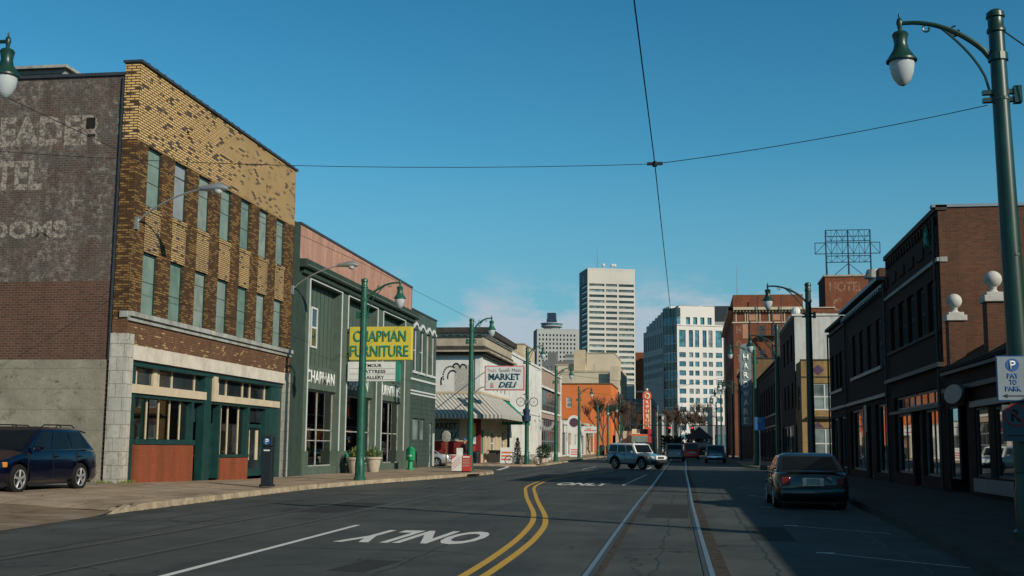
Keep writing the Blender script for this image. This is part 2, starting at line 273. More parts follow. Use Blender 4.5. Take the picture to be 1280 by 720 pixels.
M['wbrick'] = brick('white_painted_brick', (.62, .62, .61), (.57, .57, .56), (.48, .48, .47)); M['tbrick'] = brick('tan_brick', (.42, .28, .11), (.34, .21, .08), (.24, .17, .09)); M['tbrick2'] = brick('brown_tan_brick', (.24, .15, .075), (.19, .115, .06), (.14, .10, .06))
M['shingle'] = brick('dark_shingle', (.028, .025, .022), (.018, .017, .016), (.012, .011, .01), .2, .3); M['darkwood'] = pm('dark_shop_paint', (.03, .028, .027), .6, .3, 3, .1); M['greyframe'] = pm('grey_shop_frame', (.075, .105, .12), .5, .2, 2, .1)
M['whitestone'] = pm('white_cast_stone', (.46, .45, .42), .8, .15, 4, .2, stain=(.25, .24, .21), stain_amt=.5); M['purple'] = pm('purple_tile', (.07, .03, .07), .6, .1, 3, 0)
M['neon_o'] = pm('orange_sign_metal', (.62, .12, .05), .45, .1, 2, 0); M['neon_w'] = pm('cream_sign_letters', (.68, .60, .42), .5, .1, 2, 0); M['hwsign'] = pm('grey_blue_sign_metal', (.17, .21, .22), .6, .2, 1, 0)
# vehicles, people
M['p_blue'] = gloss('blue_car_paint', (.0008, .0022, .013), .22, .2, .7); M['p_dark'] = gloss('dark_green_car_paint', (.007, .010, .011), .3, .2, .8); M['p_fj'] = gloss('blue_grey_car_paint', (.13, .21, .26), .3, .2, .8)
M['p_white'] = gloss('white_car_paint', (.66, .67, .66), .3, 0, .8); M['p_silver'] = gloss('silver_car_paint', (.38, .39, .40), .3, .5, .8); M['p_grey'] = gloss('grey_car_paint', (.20, .23, .24), .3, .3, .8)
M['p_red'] = gloss('red_car_paint', (.45, .035, .03), .35, 0, .6); M['tyre'] = pm('tyre_rubber', (.012, .012, .012), .85, .3, 12, .2, local=True); M['chrome'] = gloss('chrome', (.72, .73, .74), .12, 1); M['alloy'] = gloss('polished_alloy', (.52, .53, .54), .25, .7)
M['plastic'] = gloss('black_plastic', (.014, .014, .015), .5)
M['autoglass'] = glass_dark('car_glass', (.005, .007, .008), .06, .3); M['lens'] = gloss('headlight_lens', (.60, .62, .62), .1, .2, 1); M['amber'] = gloss('amber_lens', (.62, .22, .02), .2, 0, 1); M['redlens'] = gloss('tail_light_lens', (.12, .008, .007), .25, 0, .6)
M['skin'] = pm('skin', (.33, .18, .12), .6, .1, 9, 0, local=True); M['cloth_d'] = pm('dark_cloth', (.014, .015, .018), .9, .3, 9, .2, local=True); M['cloth_b'] = pm('blue_cloth', (.05, .13, .26), .9, .2, 9, .2, local=True); M['denim'] = pm('denim', (.035, .05, .09), .9, .2, 9, .2, local=True)
M['ghost2'] = paint_worn('faded_roof_lettering', (.42, .24, .17), .52, 2.5)
M['navyfar'] = pm('navy_cladding', (.012, .035, .075), .6, .1, .5, 0)
M['redlight'] = emit('red_signal_light', (.9, .03, .02), 2.2)

# ---------------------------------------------------------------- mesh helpers
OFF = {}
def link(o, parent=None):
    COL.objects.link(o)
    if parent is not None: o.parent = parent; OFF[o.name] = OFF.get(parent.name, Vector((0, 0, 0)))
    return o
class Fr:
    """a wall plane: u along the wall, v up, d outwards"""
    def __init__(s, o, u, n): s.o = Vector(o); s.u = Vector(u).normalized(); s.n = Vector(n).normalized()
    def p(s, u, v, d=0): return s.o + s.u * u + Vector((0, 0, v)) + s.n * d
def EAST(X): return Fr((X, 0, 0), (0, 1, 0), (1, 0, 0))       # faces +X, u = world Y
def WEST(X): return Fr((X, 0, 0), (0, 1, 0), (-1, 0, 0))
def SOUTH(Y): return Fr((0, Y, 0), (1, 0, 0), (0, -1, 0))     # faces -Y, u = world X
class MB:
    def __init__(s): s.v = []; s.f = []
    def add(s, vs, fs): k = len(s.v); s.v += [Vector(a) for a in vs]; s.f += [tuple(i + k for i in f) for f in fs]; return s
    def face(s, *p): return s.add(p, [tuple(range(len(p)))])
    def hexa(s, p): return s.add(p, [(0, 3, 2, 1), (4, 5, 6, 7), (0, 1, 5, 4), (1, 2, 6, 5), (2, 3, 7, 6), (3, 0, 4, 7)])
    def box(s, x0, x1, y0, y1, z0, z1): return s.hexa([(x0, y0, z0), (x1, y0, z0), (x1, y1, z0), (x0, y1, z0), (x0, y0, z1), (x1, y0, z1), (x1, y1, z1), (x0, y1, z1)])
    def fbox(s, F, u0, u1, v0, v1, d0, d1):
        return s.hexa([F.p(u0, v0, d0), F.p(u1, v0, d0), F.p(u1, v0, d1), F.p(u0, v0, d1), F.p(u0, v1, d0), F.p(u1, v1, d0), F.p(u1, v1, d1), F.p(u0, v1, d1)])
    def wall(s, F, u0, u1, v0, v1, holes, depth, d=0):
        us = sorted({u0, u1} | {h[0] for h in holes} | {h[1] for h in holes}); vs = sorted({v0, v1} | {h[2] for h in holes} | {h[3] for h in holes})
        us = [a for a in us if u0 <= a <= u1]; vs = [a for a in vs if v0 <= a <= v1]
        for a, b in zip(us, us[1:]):
            for c, e in zip(vs, vs[1:]):
                mu, mv = (a + b) / 2, (c + e) / 2
                if any(h[0] < mu < h[1] and h[2] < mv < h[3] for h in holes): continue
                s.face(F.p(a, c, d), F.p(b, c, d), F.p(b, e, d), F.p(a, e, d))
        for h in holes:
            a, b, c, e = h[:4]; q = d - depth
            s.face(F.p(a, c, d), F.p(a, e, d), F.p(a, e, q), F.p(a, c, q)); s.face(F.p(b, c, d), F.p(b, e, d), F.p(b, e, q), F.p(b, c, q))
            s.face(F.p(a, c, d), F.p(b, c, d), F.p(b, c, q), F.p(a, c, q)); s.face(F.p(a, e, d), F.p(b, e, d), F.p(b, e, q), F.p(a, e, q))
        return s
    def prism(s, pts, z0, z1):
        n = len(pts); vs = [(x, y, z0) for x, y in pts] + [(x, y, z1) for x, y in pts]
        return s.add(vs, [tuple(range(n - 1, -1, -1)), tuple(range(n, 2 * n))] + [(i, (i + 1) % n, n + (i + 1) % n, n + i) for i in range(n)])
    def tube(s, pts, r, n=8, cap=True):
        pts = [Vector(p) for p in pts]; rs = r if isinstance(r, (list, tuple)) else [r] * len(pts); k = len(s.v); prev = None
        for i, p in enumerate(pts):
            t = (pts[min(i + 1, len(pts) - 1)] - pts[max(i - 1, 0)]).normalized()
            a = Vector((0, 0, 1)) if abs(t.z) < .9 else Vector((1, 0, 0))
            if prev is not None: a = prev
            x = (a - t * a.dot(t)).normalized(); y = t.cross(x); prev = x
            for j in range(n): an = 2 * math.pi * j / n; s.v.append(p + (x * math.cos(an) + y * math.sin(an)) * rs[i])
        for i in range(len(pts) - 1):
            for j in range(n): a = k + i * n + j; b = k + i * n + (j + 1) % n; s.f.append((a, b, b + n, a + n))
        if cap: s.f.append(tuple(k + j for j in range(n))); s.f.append(tuple(k + (len(pts) - 1) * n + j for j in range(n)))
        return s
    def lathe(s, prof, c=(0, 0), n=16, z=0, axis='z', cap=True):
        k = len(s.v)
        for r, h in prof:
            for j in range(n):
                a = 2 * math.pi * j / n; p = (r * math.cos(a), r * math.sin(a), h)
                if axis == 'y': p = (p[0], p[2], p[1])
                if axis == 'x': p = (p[2], p[0], p[1])
                s.v.append(Vector((c[0] + p[0], c[1] + p[1], z + p[2])))
        for i in range(len(prof) - 1):
            for j in range(n): a = k + i * n + j; b = k + i * n + (j + 1) % n; s.f.append((a, b, b + n, a + n))
        if cap: s.f.append(tuple(k + j for j in range(n))); s.f.append(tuple(k + (len(prof) - 1) * n + j for j in range(n)))
        return s
    def sphere(s, c, r, n=12, q=8, sx=1, sy=1, sz=1):
        k = len(s.v)
        for i in range(q + 1):
            t = math.pi * i / q
            for j in range(n): a = 2 * math.pi * j / n; s.v.append(Vector((c[0] + sx * r * math.sin(t) * math.cos(a), c[1] + sy * r * math.sin(t) * math.sin(a), c[2] + sz * r * math.cos(t))))
        for i in range(q):
            for j in range(n): a = k + i * n + j; b = k + i * n + (j + 1) % n; s.f.append((a, b, b + n, a + n))
        return s
    def build(s, name, mat, parent=None, smooth=False, bevel=0, label=None):
        me = bpy.data.meshes.new(name); off = OFF.get(parent.name, Vector((0, 0, 0))) if parent is not None else Vector((0, 0, 0))
        me.from_pydata([v - off for v in s.v], [], s.f); me.materials.append(mat if not isinstance(mat, str) else M[mat])
        bm = bmesh.new(); bm.from_mesh(me); bmesh.ops.remove_doubles(bm, verts=bm.verts, dist=1e-5)
        bmesh.ops.dissolve_degenerate(bm, edges=bm.edges, dist=1e-5)
        bmesh.ops.recalc_face_normals(bm, faces=bm.faces)
        if bevel:
            ed = [e for e in bm.edges if len(e.link_faces) == 2 and e.calc_face_angle(0) > .5]
            bmesh.ops.bevel(bm, geom=ed, offset=bevel, segments=2, affect='EDGES', clamp_overlap=True, profile=.5)
        if smooth:
            for f in bm.faces: f.smooth = True
            for e in bm.edges:
                if len(e.link_faces) == 2 and e.calc_face_angle(0) > .7: e.smooth = False
        bm.to_mesh(me); bm.free()
        o = bpy.data.objects.new(name, me)
        if label: o['label'] = label
        return link(o, parent)
def split(mb, name, mat, parent=None, **k):
    """every separate piece of mb becomes an object of its own"""
    par = list(range(len(mb.v)))
    def fd(i):
        while par[i] != i: par[i] = par[par[i]]; i = par[i]
        return i
    for f in mb.f:
        for i in f[1:]: par[fd(i)] = fd(f[0])
    groups = {}
    for f in mb.f: groups.setdefault(fd(f[0]), []).append(f)
    out_ = []
    for fs in groups.values():
        ids = sorted({i for f in fs for i in f}); mp_ = {i: j for j, i in enumerate(ids)}; m_ = MB(); m_.v = [mb.v[i] for i in ids]; m_.f = [tuple(mp_[i] for i in f) for f in fs]; out_.append(m_.build(name, mat, parent, **k))
    return out_
def tag(o, label, cat, group=None):
    o['label'] = label; o['category'] = cat
    if group: o['group'] = group
    return o
def thing(name, label, cat, loc=(0, 0, 0), group=None, absolute=True):
    o = bpy.data.objects.new(name, None); o.empty_display_size = .3; COL.objects.link(o); o.location = loc
    OFF[o.name] = Vector(loc) if absolute else Vector((0, 0, 0))
    return tag(o, label, cat, group)
def struct(o): o['kind'] = 'structure'; return o
def copy_thing(root, loc, rotz, label, group=None):
    r = root.copy(); COL.objects.link(r); r.location = loc; r.rotation_euler = (0, 0, rotz); r['label'] = label
    if group: r['group'] = group
    for ch in list(root.children):
        c = ch.copy(); COL.objects.link(c); c.parent = r
        for g in list(ch.children): d = g.copy(); COL.objects.link(d); d.parent = c
    return r
def text(name, body, mat, parent, F, u, v, W, H, d=.01, bold=.02, ext=.01, rot=0, shear=0, align='L'):
    """lettering W wide and H high with its lower left corner at (u, v) on plane F"""
    cu = bpy.data.curves.new(name, 'FONT'); cu.body = body; cu.size = 1; cu.extrude = 0.0; cu.offset = bold; cu.shear = shear; cu.resolution_u = 3
    tmp = bpy.data.objects.new(name + '_t', cu); COL.objects.link(tmp)
    dg = bpy.context.evaluated_depsgraph_get(); me = bpy.data.meshes.new_from_object(tmp.evaluated_get(dg)); bpy.data.objects.remove(tmp); bpy.data.curves.remove(cu)
    xs = [q.co.x for q in me.vertices]; ys = [q.co.y for q in me.vertices]; x0, x1, y0, y1 = min(xs), max(xs), min(ys), max(ys)
    bm = bmesh.new(); bm.from_mesh(me)
    if ext:
        r = bmesh.ops.extrude_face_region(bm, geom=list(bm.faces)); 
        for g in r['geom']:
            if isinstance(g, bmesh.types.BMVert): g.co.z += 1
    off = OFF.get(parent.name, Vector((0, 0, 0))) if parent is not None else Vector((0, 0, 0))
    for q in bm.verts:
        a = (q.co.x - x0) / (x1 - x0); b = (q.co.y - y0) / (y1 - y0); e = d + (ext if q.co.z > .5 else 0)
        if rot == 180: a, b = 1 - a, 1 - b
        q.co = F.p(u + a * W, v + b * H, e) - off
    bmesh.ops.recalc_face_normals(bm, faces=bm.faces); bm.to_mesh(me); bm.free(); me.materials.clear(); me.materials.append(M[mat])
    return link(bpy.data.objects.new(name, me), parent)
def window(parent, F, u0, u1, v0, v1, depth=.15, frame='white', glass='glass', nx=1, nz=2, fw=.06, name='window', d=0):
    fr = MB(); q = d - depth
    fr.fbox(F, u0, u1, v0, v0 + fw, q, q + .06).fbox(F, u0, u1, v1 - fw, v1, q, q + .06).fbox(F, u0, u0 + fw, v0 + fw, v1 - fw, q, q + .06).fbox(F, u1 - fw, u1, v0 + fw, v1 - fw, q, q + .06)
    for i in range(1, nx): a = u0 + (u1 - u0) * i / nx; fr.fbox(F, a - fw / 2, a + fw / 2, v0 + fw, v1 - fw, q, q + .05)
    for i in range(1, nz): a = v0 + (v1 - v0) * i / nz; fr.fbox(F, u0 + fw, u1 - fw, a - fw / 2, a + fw / 2, q, q + .045)
    o = fr.build(name, frame, parent)
    MB().fbox(F, u0 + fw * .5, u1 - fw * .5, v0 + fw * .5, v1 - fw * .5, q + .005, q + .02).build('pane', glass, o)
    return o
def sm(a, b, x): t = max(0, min(1, (x - a) / (b - a))); return t * t * (3 - 2 * t)
def g(Y): return .25 * sm(80, 150, Y)
def lerp(pts, x):
    for (a, b), (c, e) in zip(pts, pts[1:]):
        if x <= c: return b + (e - b) * max(0, (x - a)) / (c - a)
    return pts[-1][1]

# ---------------------------------------------------------------- ground, road, sidewalks
struct(MB().face((-4000, -1500, -.3), (4000, -1500, -.3), (4000, 6000, -.3), (-4000, 6000, -.3)).build('ground', 'ground'))
def sheet(name, mat, ys, xl, xr, zf, nx=1):
    mb = MB()
    for y0, y1 in zip(ys, ys[1:]):
        for i in range(nx):
            def P(y, k): x = xl(y) + (xr(y) - xl(y)) * k / nx; return (x, y, zf(x, y))
            mb.face(P(y0, i), P(y0, i + 1), P(y1, i + 1), P(y1, i))
    return mb.build(name, mat)
def rng(a, b, st): n = max(1, round((b - a) / st)); return [a + (b - a) * i / n for i in range(n + 1)]
struct(sheet('road', 'asphalt', rng(-40, 420, 10), lambda y: -80, lambda y: 60, lambda x, y: g(y)))
KL = [(-40, -11.6), (19, -11.7), (25, -12.45), (36, -13.0), (40, -13.1), (47, -12.75), (50, -12.4), (63.5, -11.15), (67, -11.1), (70, -11.7), (72.5, -13.2), (74.5, -15.2), (77, -16.8), (79.5, -17.6), (82, -17.9)]
kl = lambda y: lerp(KL, y)
def topz(x, y):
    k = max(0, min(1, (-x - 13) / 4)); s = max(0, min(1, (46 - y) / 12))
    z = .15 + .16 * k * s
    if y < 25.5: a = sm(25.5, 23.5, y); z = z * (1 - a) + a * (.006 + (z - .006) * max(0, min(1, (-x + kl(y)) / 4.5)))
    return z
ysn = rng(-40, 18, 4) + rng(18.5, 30, .5)[0:] + rng(30.5, 63, 1.5) + rng(63.5, 82, .7)
struct(sheet('sidewalk_left', 'walk', [y for y in ysn if y >= 24.5], lambda y: -17.62, lambda y: kl(y) - .16, topz, 6))
struct(sheet('driveway_apron', 'dirt', [y for y in ysn if y <= 24.5] + [24.5], lambda y: -17.62, lambda y: kl(y), lambda x, y: topz(x, y) + .02 * math.sin(x * 2.3) * math.sin(y * 1.7) * (1 if y > 12 and x < kl(y) - .3 else 0), 12))
struct(sheet('parking_lot', 'lot', rng(-40, 35, 3), lambda y: -60, lambda y: -17.62, lambda x, y: topz(-17.62, y) + .004, 2))
kb = MB(); ky = [y for y in rng(24.3, 82, .6)]
for a, b in zip(ky, ky[1:]):
    jx = .015 * math.sin(a * 5.1); za, zb = topz(kl(a), a) + .004, topz(kl(b), b) + .004
    if a < 26: za *= .55 + .2 * math.sin(a * 9); 
    A, B = kl(a) + jx, kl(b) + .015 * math.sin(b * 5.1)
    kb.hexa([(A - .17, a, -.05), (A + .02, a, -.05), (B + .02, b, -.05), (B - .17, b, -.05), (A - .17, a, za), (A, a, za), (B, b, zb), (B - .17, b, zb)])
struct(kb.build('kerb_left', 'kerb'))
# market side of the cross street
def poly_walk(name, pts, z, mat='walk', kz=.15):
    mb = MB(); n = len(pts)
    mb.add([(x, y, z + g(y)) for x, y in pts] + [(x, y, -.1) for x, y in pts], [tuple(range(n))] + [(i, (i + 1) % n, n + (i + 1) % n, n + i) for i in range(n)])
    o = struct(mb.build(name, mat)); return o
poly_walk('sidewalk_far_left', [(-60, 93.0), (-15.5, 93.0), (-13.2, 93.1), (-12.2, 93.7), (-11.9, 95.5), (-11.9, 150), (-11.9, 420), (-60, 420)], .15)
struct(MB().box(-60, -14.4, 92.85, 93.0, -.1, .19).build('kerb_far_left', 'kerb'))
struct(MB().box(-12.03, -11.86, 98, 150, -.1, .22).build('kerb_edge_far_left', 'kerb'))
KR = [(-40, 3.4), (15, 3.5), (22, 3.95), (39, 4.55), (60, 4.5), (72, 4.5), (75.5, 6.0), (77.0, 9)]
ys = rng(-40, 15, 8) + rng(17, 77, 2); kr = lambda y: lerp(KR, y)
struct(sheet('sidewalk_right', 'walk_shade', ys, lambda y: kr(y) + .15, lambda y: 9.6, lambda x, y: .15, 1))
kb = MB()
for a, b in zip(ys, ys[1:]):
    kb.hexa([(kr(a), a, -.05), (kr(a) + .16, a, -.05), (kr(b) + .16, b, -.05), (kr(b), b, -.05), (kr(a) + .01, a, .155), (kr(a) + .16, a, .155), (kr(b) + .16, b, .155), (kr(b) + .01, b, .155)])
struct(kb.build('kerb_right', 'walk_shade'))
poly_walk('sidewalk_far_right', [(60, 94.3), (60, 420), (4.6, 420), (4.6, 98), (4.9, 95.6), (6.0, 94.6), (8, 94.3)], .15)
struct(MB().box(6.0, 60, 94.15, 94.3, -.1, .19).build('kerb_far_right', 'kerb'))
# rails: two tracks
def ribbon(name, mat, pts, wd, z=.004, prof=False):
    mb = MB()
    for (a, b) in zip(pts, pts[1:]):
        A, B = Vector((a[0], a[1], 0)), Vector((b[0], b[1], 0)); 
        def nrm(i):
            p, q = pts[max(0, i - 1)], pts[min(len(pts) - 1, i + 1)]; t = Vector((q[0] - p[0], q[1] - p[1], 0)).normalized(); return Vector((t.y, -t.x, 0)) * wd / 2
        i = pts.index(a); na, nb = nrm(i), nrm(i + 1)
        za, zb = z + g(a[1]), z + g(b[1])
        mb.face(A - na + Vector((0, 0, za)), A + na + Vector((0, 0, za)), B + nb + Vector((0, 0, zb)), B - nb + Vector((0, 0, zb)))
    return mb.build(name, mat)
def curve(pts, st=2.0):
    o = []; y0, y1 = pts[0][1], pts[-1][1]
    for y in rng(y0, y1, st):
        # smooth interpolation: average of nearby linear samples
        s_ = sum(lerp([(q[1], q[0]) for q in pts], min(max(y + k, y0), y1)) for k in (-2.4, -1.2, 0, 1.2, 2.4)) / 5; o.append((s_, y))
    return o
RLc = [(-1.19, -30), (-1.22, 10), (-1.25, 14.1), (-1.35, 21), (-1.5, 34), (-1.6, 49), (-2.0, 90), (-2.4, 150), (-2.6, 350)]
for k, dx in enumerate((0, 1.49)):
    cp = [(x + dx + (.12 * sm(60, 120, y) if dx else 0), y) for x, y in curve(RLc, 3)]
    struct(ribbon('rail_bed', 'rail_bed', [(x + (.10 if k else .07), y) for x, y in cp], .24, .004))
    struct(ribbon('track_groove', 'iron', [(x + (-.06 if k else .06), y) for x, y in cp], .07, .008))
    struct(ribbon('track_rail', 'rail', cp, .065, .013))
LLc = [(-7.2, -30), (-7.45, 22), (-8.3, 45), (-9.0, 70), (-9.3, 100), (-9.3, 300)]
for k, dx in enumerate((0, -1.45)):
    cp = [(x + dx, y) for x, y in curve(LLc, 3)]
    struct(ribbon('track_groove', 'iron', [(x + .05, y) for x, y in cp], .09, .004))
    struct(ribbon('track_rail', 'rail', cp, .045, .008))
# painted markings
yr = [(-2.35, 5), (-2.42, 13.9), (-2.44, 16.9), (-2.67, 21.6), (-3.0, 25.1), (-4.39, 34.2), (-6.04, 45.8), (-6.75, 57.4), (-6.6, 64.2), (-5.95, 71.8), (-5.1, 80)]
yl = [(-2.62, 5), (-2.66, 13.9), (-2.70, 16.9), (-2.99, 22.1), (-3.42, 26.4), (-4.95, 36.0), (-6.34, 45.7), (-7.0, 57.4), (-6.85, 64.2), (-6.2, 71.7), (-5.35, 80)]
struct(ribbon('yellow_line', 'yellow_line', curve(yr, .8), .115)); struct(ribbon('yellow_line', 'yellow_line', curve(yl, .8), .115))
struct(ribbon('lane_line', 'white_line', [(-5.9, 3), (-6.0, 13), (-6.33, 22.4)], .11)); struct(ribbon('lane_line', 'white_line', [(-2.79, 49.3), (-2.6, 70)], .11))
struct(ribbon('lane_line', 'white_line', [(-3.2, 88), (-3.2, 97)], .11)); struct(ribbon('lane_line', 'white_line', [(-12.7, 78.4), (-13.6, 88), (-14.3, 93.0)], .30))
struct(ribbon('lane_line', 'white_line', [(-7.6, 84), (-7.6, 96)], .11)); struct(ribbon('stop_line', 'white_line', [(1.2, 98.0), (4.2, 98.01)], .4))
for (x, y) in ((1.80, 18.36), (1.81, 24.7), (1.80, 32.4), (1.8, 40), (1.8, 48)):
    struct(MB().box(x, x + .26, y - .14, y, .003, .005).build('bay_mark', 'white_line')); struct(MB().face((x, y - .05, .006), (x + 1.75, y - 2.0, .006), (x + 1.75, y - 1.93, .006), (x, y + .02, .006)).build('bay_mark', 'white_line'))
M['patch'] = pm('tar_patch', (.034, .037, .037), .9, .25, 6, .3); M['patch_l'] = pm('pale_patch', (.085, .088, .083), .9, .25, 6, .3); M['tar'] = pm('tar_seal', (.014, .015, .015), .6, .3, 6, .1)
for pts_, mt_ in ((((-9.3, 26.5), (-8.0, 26.3), (-7.9, 31.0), (-9.2, 31.3)), 'patch'), (((-4.6, 26.2), (-3.7, 26.3), (-3.8, 28.0), (-4.7, 27.9)), 'patch_l'), (((-1.0, 26.5), (-.1, 26.6), (-.1, 33), (-1.05, 33)), 'patch'), (((-12.0, 40), (-10.7, 39.8), (-10.6, 48), (-11.9, 48.3)), 'patch_l'), (((1.0, 20.5), (1.7, 20.4), (1.75, 24), (1.0, 24.1)), 'patch'), (((-5.0, 56), (-3.2, 56), (-3.3, 62), (-5.1, 62)), 'patch'), (((-9.0, 60), (-7.4, 60), (-7.6, 72), (-9.2, 72)), 'patch_l'), (((-4.4, 14.2), (-3.9, 14.1), (-3.8, 15.6), (-4.3, 15.7)), 'patch')):
    struct(MB().face(*[(x, y, .002) for x, y in pts_]).build('asphalt_patch', mt_))
def seam(pts, wd=.03, seed=1):
    rn = random.Random(seed); o = []; y0, y1 = pts[0][1], pts[-1][1]
    for k in range(int(abs(y1 - y0) / .35) + 1): y = y0 + (y1 - y0) * k / max(1, int(abs(y1 - y0) / .35)); o.append((lerp([(q[1], q[0]) for q in pts], y) + rn.uniform(-.05, .05), y))
    struct(ribbon('tar_seam', 'tar', o, wd, .003))
for i_, (p_, w_) in enumerate((([(-3.66, 9), (-3.75, 17), (-3.69, 23)], .03), ([(-4.9, 24), (-4.6, 44)], .025), ([(-10.6, 20), (-10.9, 45), (-11.0, 60)], .03), ([(1.05, 12), (1.0, 30), (.95, 50)], .03), ([(-.5, 10), (-.45, 22), (-.6, 40)], .02), ([(-6.9, 24), (-7.4, 40)], .025), ([(2.9, 14), (3.1, 24)], .03), ([(-8.9, 12), (-9.6, 24)], .035))): seam(p_, w_, i_)
def cross_crack(x0, x1, y, seed):
    rn = random.Random(seed); pts = []; yy = y
    for k in range(int((x1 - x0) / .25) + 1): yy += rn.uniform(-.09, .09); pts.append((x0 + k * .25, yy))
    mb = MB()
    for a, c in zip(pts, pts[1:]): mb.face((a[0], a[1] - .016, .003), (c[0], c[1] - .016, .003), (c[0], c[1] + .016, .003), (a[0], a[1] + .016, .003))
    struct(mb.build('road_crack', 'tar'))
for i_, (a_, c_, y_) in enumerate(((-11.8, -7.6, 22.5), (-6.0, -3.2, 17.2), (-5.9, -1.5, 31), (-12.5, -8.6, 34), (.35, 1.6, 19.2), (.4, 3.8, 27), (-6.8, -2, 38), (-11, -7, 52), (-1.1, .1, 18.2))): cross_crack(a_, c_, y_, 60 + i_)
RF = Fr((0, 0, 0.004), (1, 0, 0), (0, 0, 1))
class RoadF:
    def __init__(s, z=.005): s.z = z
    def p(s, u, v, d=0): return Vector((u, v, s.z + d))
struct(text('road_lettering', 'ONLY', 'white_line', None, RoadF(), -5.62, 18.40, 2.2, 2.85, 0, .03, 0, rot=180))
struct(text('road_lettering', 'ONLY', 'white_line', None, RoadF(), -5.55, 48.3, 2.15, 3.9, 0, .03, 0))
for x, y in ((-6.5, 40.2), (-9.9, 36.3), (1.2, 60)):
    struct(MB().lathe([(.36, .003), (.36, .007)], (x, y), 20).build('manhole_cover', 'iron'))
struct(MB().lathe([(.33, .0), (.33, .006)], (-15.2, 38.4), 20, .17).build('manhole_cover', 'iron'))
struct(MB().box(-11.35, -10.95, 60.5, 61.6, .02, .12).build('kerb_drain', 'shadow_in'))

# ---------------------------------------------------------------- brick building with yellow glazed front
L = EAST(-17.5)
b = thing('brick_building', 'three-storey yellow and brown brick building with boarded-up windows and a green shopfront', 'building', (-17.5, 42.5, .2))
y0, y1 = 34.9, 50.3
colw, colp = 1.08, 2.045; c0 = 35.76
up = [(c0 + colp * i, c0 + colp * i + colw, 9.2, 11.18) for i in range(7)]; lo = [(c0 + colp * i, c0 + colp * i + colw, 5.66, 7.69) for i in range(7)]
MB().wall(L, y0, y1, 5.4, 11.22, up + lo, .16).wall(SOUTH(y0), -18.0, -17.5, 5.4, 11.22, [], 0).build('upper_wall', 'wornbrick', b)
MB().wall(L, y0, y1, 11.22, 13.75, [(38.6, 38.85, 12.2, 12.5), (42.6, 42.85, 12.1, 12.4), (46.6, 46.85, 12.0, 12.3)], .12, .012).wall(SOUTH(y0), -18.0, -17.49, 11.22, 13.75, [], 0, .012).box(-18.0, -17.7, y0 + .02, y1, 11.3, 13.74).build('parapet', 'ybrick', b)
vt = MB()
for u_, v_ in ((38.6, 12.2), (42.6, 12.1), (46.6, 12.0)): vt.fbox(L, u_, u_ + .25, v_, v_ + .3, -.13, -.115)
vt.build('vent', 'shadow_in', b)
cp = MB(); 
for i in range(26):
    a = y0 - .08 + i * .6; cp.box(-18.06, -17.40, a, min(a + .57, y1 + .05), 13.75, 13.83); cp.box(-18.04, -17.42, a + .5, min(a + .62, y1 + .05), 13.83, 13.87)
cp.build('coping', 'coping', b)
for i, (a, c, e, f) in enumerate(up):
    MB().fbox(L, a + .005, c - .005, e + .004, f - .004, -.15, -.11).build('window_board', 'board_grey' if i == 1 else ('board', 'board2', 'board3')[i * 5 % 3], b)
    MB().fbox(L, a - .03, c + .03, 9.06, 9.195, -.02, .05).build('window_sill', 'ybrick_clean', b)
    sp = MB(); sp.wall(L, a - .02, c + .02, 7.70, 9.06, [], 0, .014).build('spandrel', 'ybrick_clean', b)
for i, (a, c, e, f) in enumerate(lo): MB().fbox(L, a + .005, c - .005, e + .004, f - .004, -.15, -.11).build('window_board', ('board', 'board3', 'board2')[i * 4 % 3], b)
for i, (a, c, e, f) in enumerate(up + lo):
    k_ = e + (f - e) * (.42 + .11 * (i * 7 % 4)); MB().fbox(L, a + .05, c - .05, k_, k_ + .02, -.112, -.104).build('board_joint', 'shadow_in', b)
    MB().fbox(L, a + .002, a + .05, e + .05, f - .05, -.11, -.075).fbox(L, c - .05, c - .002, e + .05, f - .05, -.11, -.075).fbox(L, a + .002, c - .002, f - .06, f - .002, -.11, -.07).fbox(L, a + .002, c - .002, e + .003, e + .06, -.11, -.07).build('window_frame', 'dkgreen', b)
MB().fbox(L, y0 - .02, y1, 5.50, 5.655, -.02, .16).fbox(L, y0, y1, 5.36, 5.50, -.02, .07).fbox(SOUTH(y0), -17.75, -17.5, 5.46, 5.655, 0, .06).build('stone_course', 'stone', b)
MB().wall(L, y0, y1, 4.62, 5.4, [], 0).wall(SOUTH(y0), -18.0, -17.5, 4.62, 5.4, [], 0).build('lower_wall', 'brownbrick', b)
# storefront
MB().fbox(L, y0 + .42, y1 - .42, 4.16, 4.62, -.25, .05).build('lintel_band', 'terracotta', b)
MB().box(-18.02, -17.44, y0 - .04, y0 + .42, .1, 4.95).build('tile_pier', 'tile', b); MB().box(-18.02, -17.44, y1 - .62, y1 - .02, .1, 4.64).build('tile_pier', 'tile', b)
q = MB(); S = -.30
q.fbox(L, 35.32, 49.7, 3.98, 4.16, -.4, -.06)
for a, c in ((35.32, 35.88), (41.45, 42.05), (48.35, 49.7)): q.fbox(L, a, c, .15, 3.98, -.42, -.10)
q.fbox(L, 35.88, 41.45, 3.0, 3.12, -.42, -.12).fbox(L, 42.05, 48.35, 3.0, 3.1, -.42, -.12).fbox(L, 35.88, 40.45, 1.49, 1.66, -.42, .02).fbox(L, 43.05, 45.85, 1.02, 1.14, -.42, -.02)
q.fbox(L, 40.42, 40.56, .25, 3.0, -.42, -.12).fbox(L, 42.95, 43.06, .25, 3.0, -.42, -.12).fbox(L, 45.84, 46.05, .25, 3.0, -.42, -.12).fbox(L, 47.9, 48.36, .25, 3.0, -.42, -.12)
q.build('storefront_frame', 'dkgreen', b, bevel=.01)
